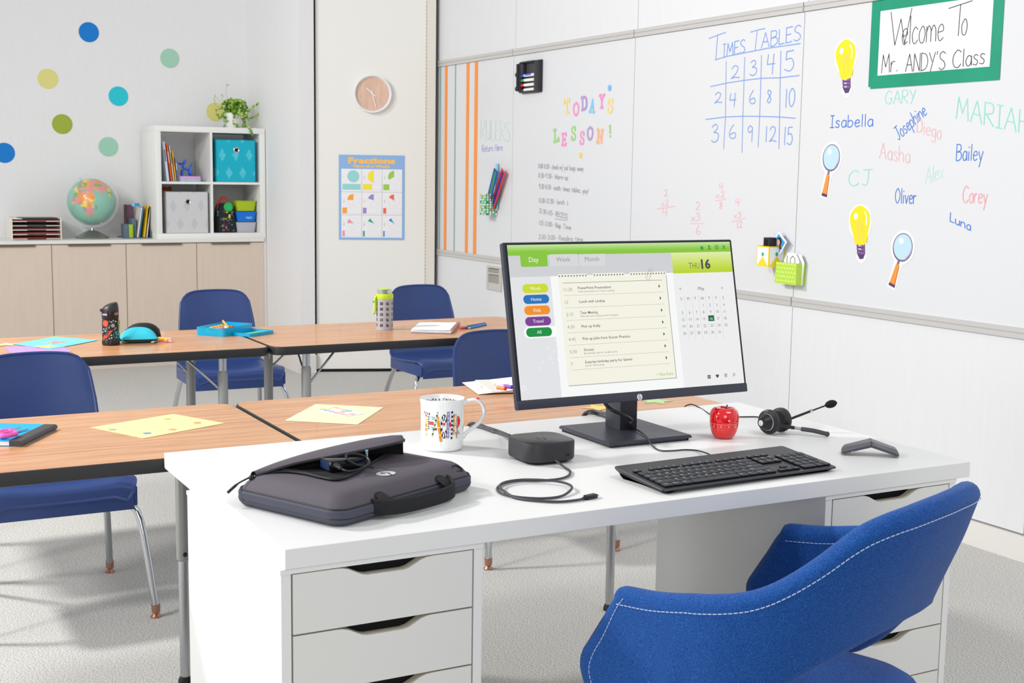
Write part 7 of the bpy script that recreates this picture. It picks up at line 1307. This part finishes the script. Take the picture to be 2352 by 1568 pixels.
for i in range(NS + 1):
    u = -1 + 2*i/NS; s = math.copysign(1 - (1 - abs(u))**1.0, u); k = 1 - abs(s); zt_, zb_ = lerp(TOP, k), lerp(BOT, k)
    th = TH/2 * (1 if k > .04 else (max(0, 1 - (1 - k/.04)**2))**.5 * .98 + .02)
    def cn(z):
        ds = .012; s0, s1 = max(-1, s - ds), min(1, s + ds); t = (cl(s1, z) - cl(s0, z)).normalized(); n_ = Vector((t.y, -t.x, 0)); p = cl(s, z)
        if n_.dot(p - Vector((-.1, 0, 0))) < 0: n_ = -n_
        adv = Vector((0, 0, 0)) 
        if k < .04: adv = -n_.cross(Vector((0, 0, 1))) * 0
        return p, n_
    R_ = []; zc_ = zt_ - TH/2
    for j in range(NV + 1): z = zc_ + (zb_ + TH/2 - zc_) * j/NV; p, n_ = cn(z); R_.append(p + n_*th + Vector((0, 0, z)))
    for j in range(1, 6): a = math.pi*j/6; z = zb_ + TH/2; p, n_ = cn(z); R_.append(p + n_*th*math.cos(a) + Vector((0, 0, z - math.sin(a)*th)))
    for j in range(NV + 1): z = zb_ + TH/2 + (zc_ - zb_ - TH/2) * j/NV; p, n_ = cn(z); R_.append(p - n_*th + Vector((0, 0, z)))
    for j in range(1, 8): a = math.pi - math.pi*j/8; p, n_ = cn(zc_); R_.append(p + n_*th*math.cos(a) + Vector((0, 0, zc_ + math.sin(a)*th)))
    rings.append(R_); p, n_ = cn(zc_)
    if k > .03:
        thr1.append(p + n_*(th + .0006) + Vector((0, 0, zc_ - .006))); a = math.radians(58); thr2.append(p + (n_*math.cos(a) + Vector((0, 0, math.sin(a))))*(th + .0006)); thr3.append(p - n_*(th + .0006) + Vector((0, 0, zc_ - .010)))
b = MB().m(M_tw).loft(rings, True, True); b.build('upholstered_shell', AC_, angle=70)
def dashes(b, P, n_=9, r=.0011, on=.0068, gap=.0022):
    P = smooth_path(P, 6); acc = 0; seg = [P[0]]; draw = True
    for p, q in zip(P, P[1:]):
        d = (q - p).length; acc += d; seg.append(q)
        if acc >= (on if draw else gap):
            if draw and len(seg) > 1: b.tube([seg[0], seg[-1]] if True else seg, r, 4)
            seg = [q]; acc = 0; draw = not draw
def resamp(P, st=.0022):
    P = smooth_path(P, 10); o = [P[0]]
    for p in P[1:]:
        while (p - o[-1]).length > st: o.append(o[-1] + (p - o[-1]).normalized()*st)
    return o
def stitch(name, P):
    Q = resamp(P); b = MB().m(M_thr); i = 0
    while i + 3 < len(Q): b.tube([Q[i], Q[i+3]], .0008, 4); i += 4
    b.build(name, AC_, 'pale dashed stitch line', kind='stuff')
stitch('stitching', thr1); stitch('stitching', thr2); stitch('stitching', thr3)
# front edge stitch of the near arm
e_ = []
for z in (.640, .62, .59, .56, .53, .50, .47, .45): p = cl(-.955, z); q = cl(-.94, z); t = (q - p).normalized(); e_.append(p + Vector((0, TH/2*.97 + .0012, z)))
stitch('stitching', e_)
for dk in (.300, .320):
    s = -(1 - dk); zt_ = lerp(TOP, dk); zc_ = zt_ - TH/2; p = cl(s, zc_); q = cl(s + .01, zc_); t = (q - p).normalized(); n_ = Vector((t.y, -t.x, 0)); n_ = n_ if n_.y > 0 else -n_
    stitch('stitching', [p + (n_*math.cos(a) + Vector((0, 0, math.sin(a))))*(TH/2 + .0007) for a in [math.radians(d_) for d_ in (58, 80, 100, 125, 150, 175)]])
# seat cushion, column and base
b = MB().m(M_tw); o = rrect(.44, .46, .12, 8, -.12, 0); b.loft([[(x, y, z) for x, y in q] for q, z in ((inset(o, .03), .375), (inset(o, .006), .385), (o, .400), (o, .425), (inset(o, .006), .442), (inset(o, .025), .453), (inset(o, .08), .459))]); b.build('seat_cushion', AC_, angle=60)
b = MB().m(M_steel); b.lathe([(.03, .06), (.03, .25), (.022, .25), (.022, .376), (0, .376)], 24, -.12, 0); b.build('column', AC_)
for k in range(4):
    a = math.pi/4 + k*math.pi/2; c_ = Vector((-.12, 0, 0)); d = Vector((math.cos(a), math.sin(a), 0)); b = MB().m(M_steel); b.tube([c_ + d*.02 + Vector((0, 0, .075)), c_ + d*.15 + Vector((0, 0, .06)), c_ + d*.28 + Vector((0, 0, .03))], [.018, .015, .011], 10, flat=.8); b.tube([c_ + d*.275 + Vector((0, 0, .030)), c_ + d*.275], [.010, .013], 12); b.build('base_leg', AC_)
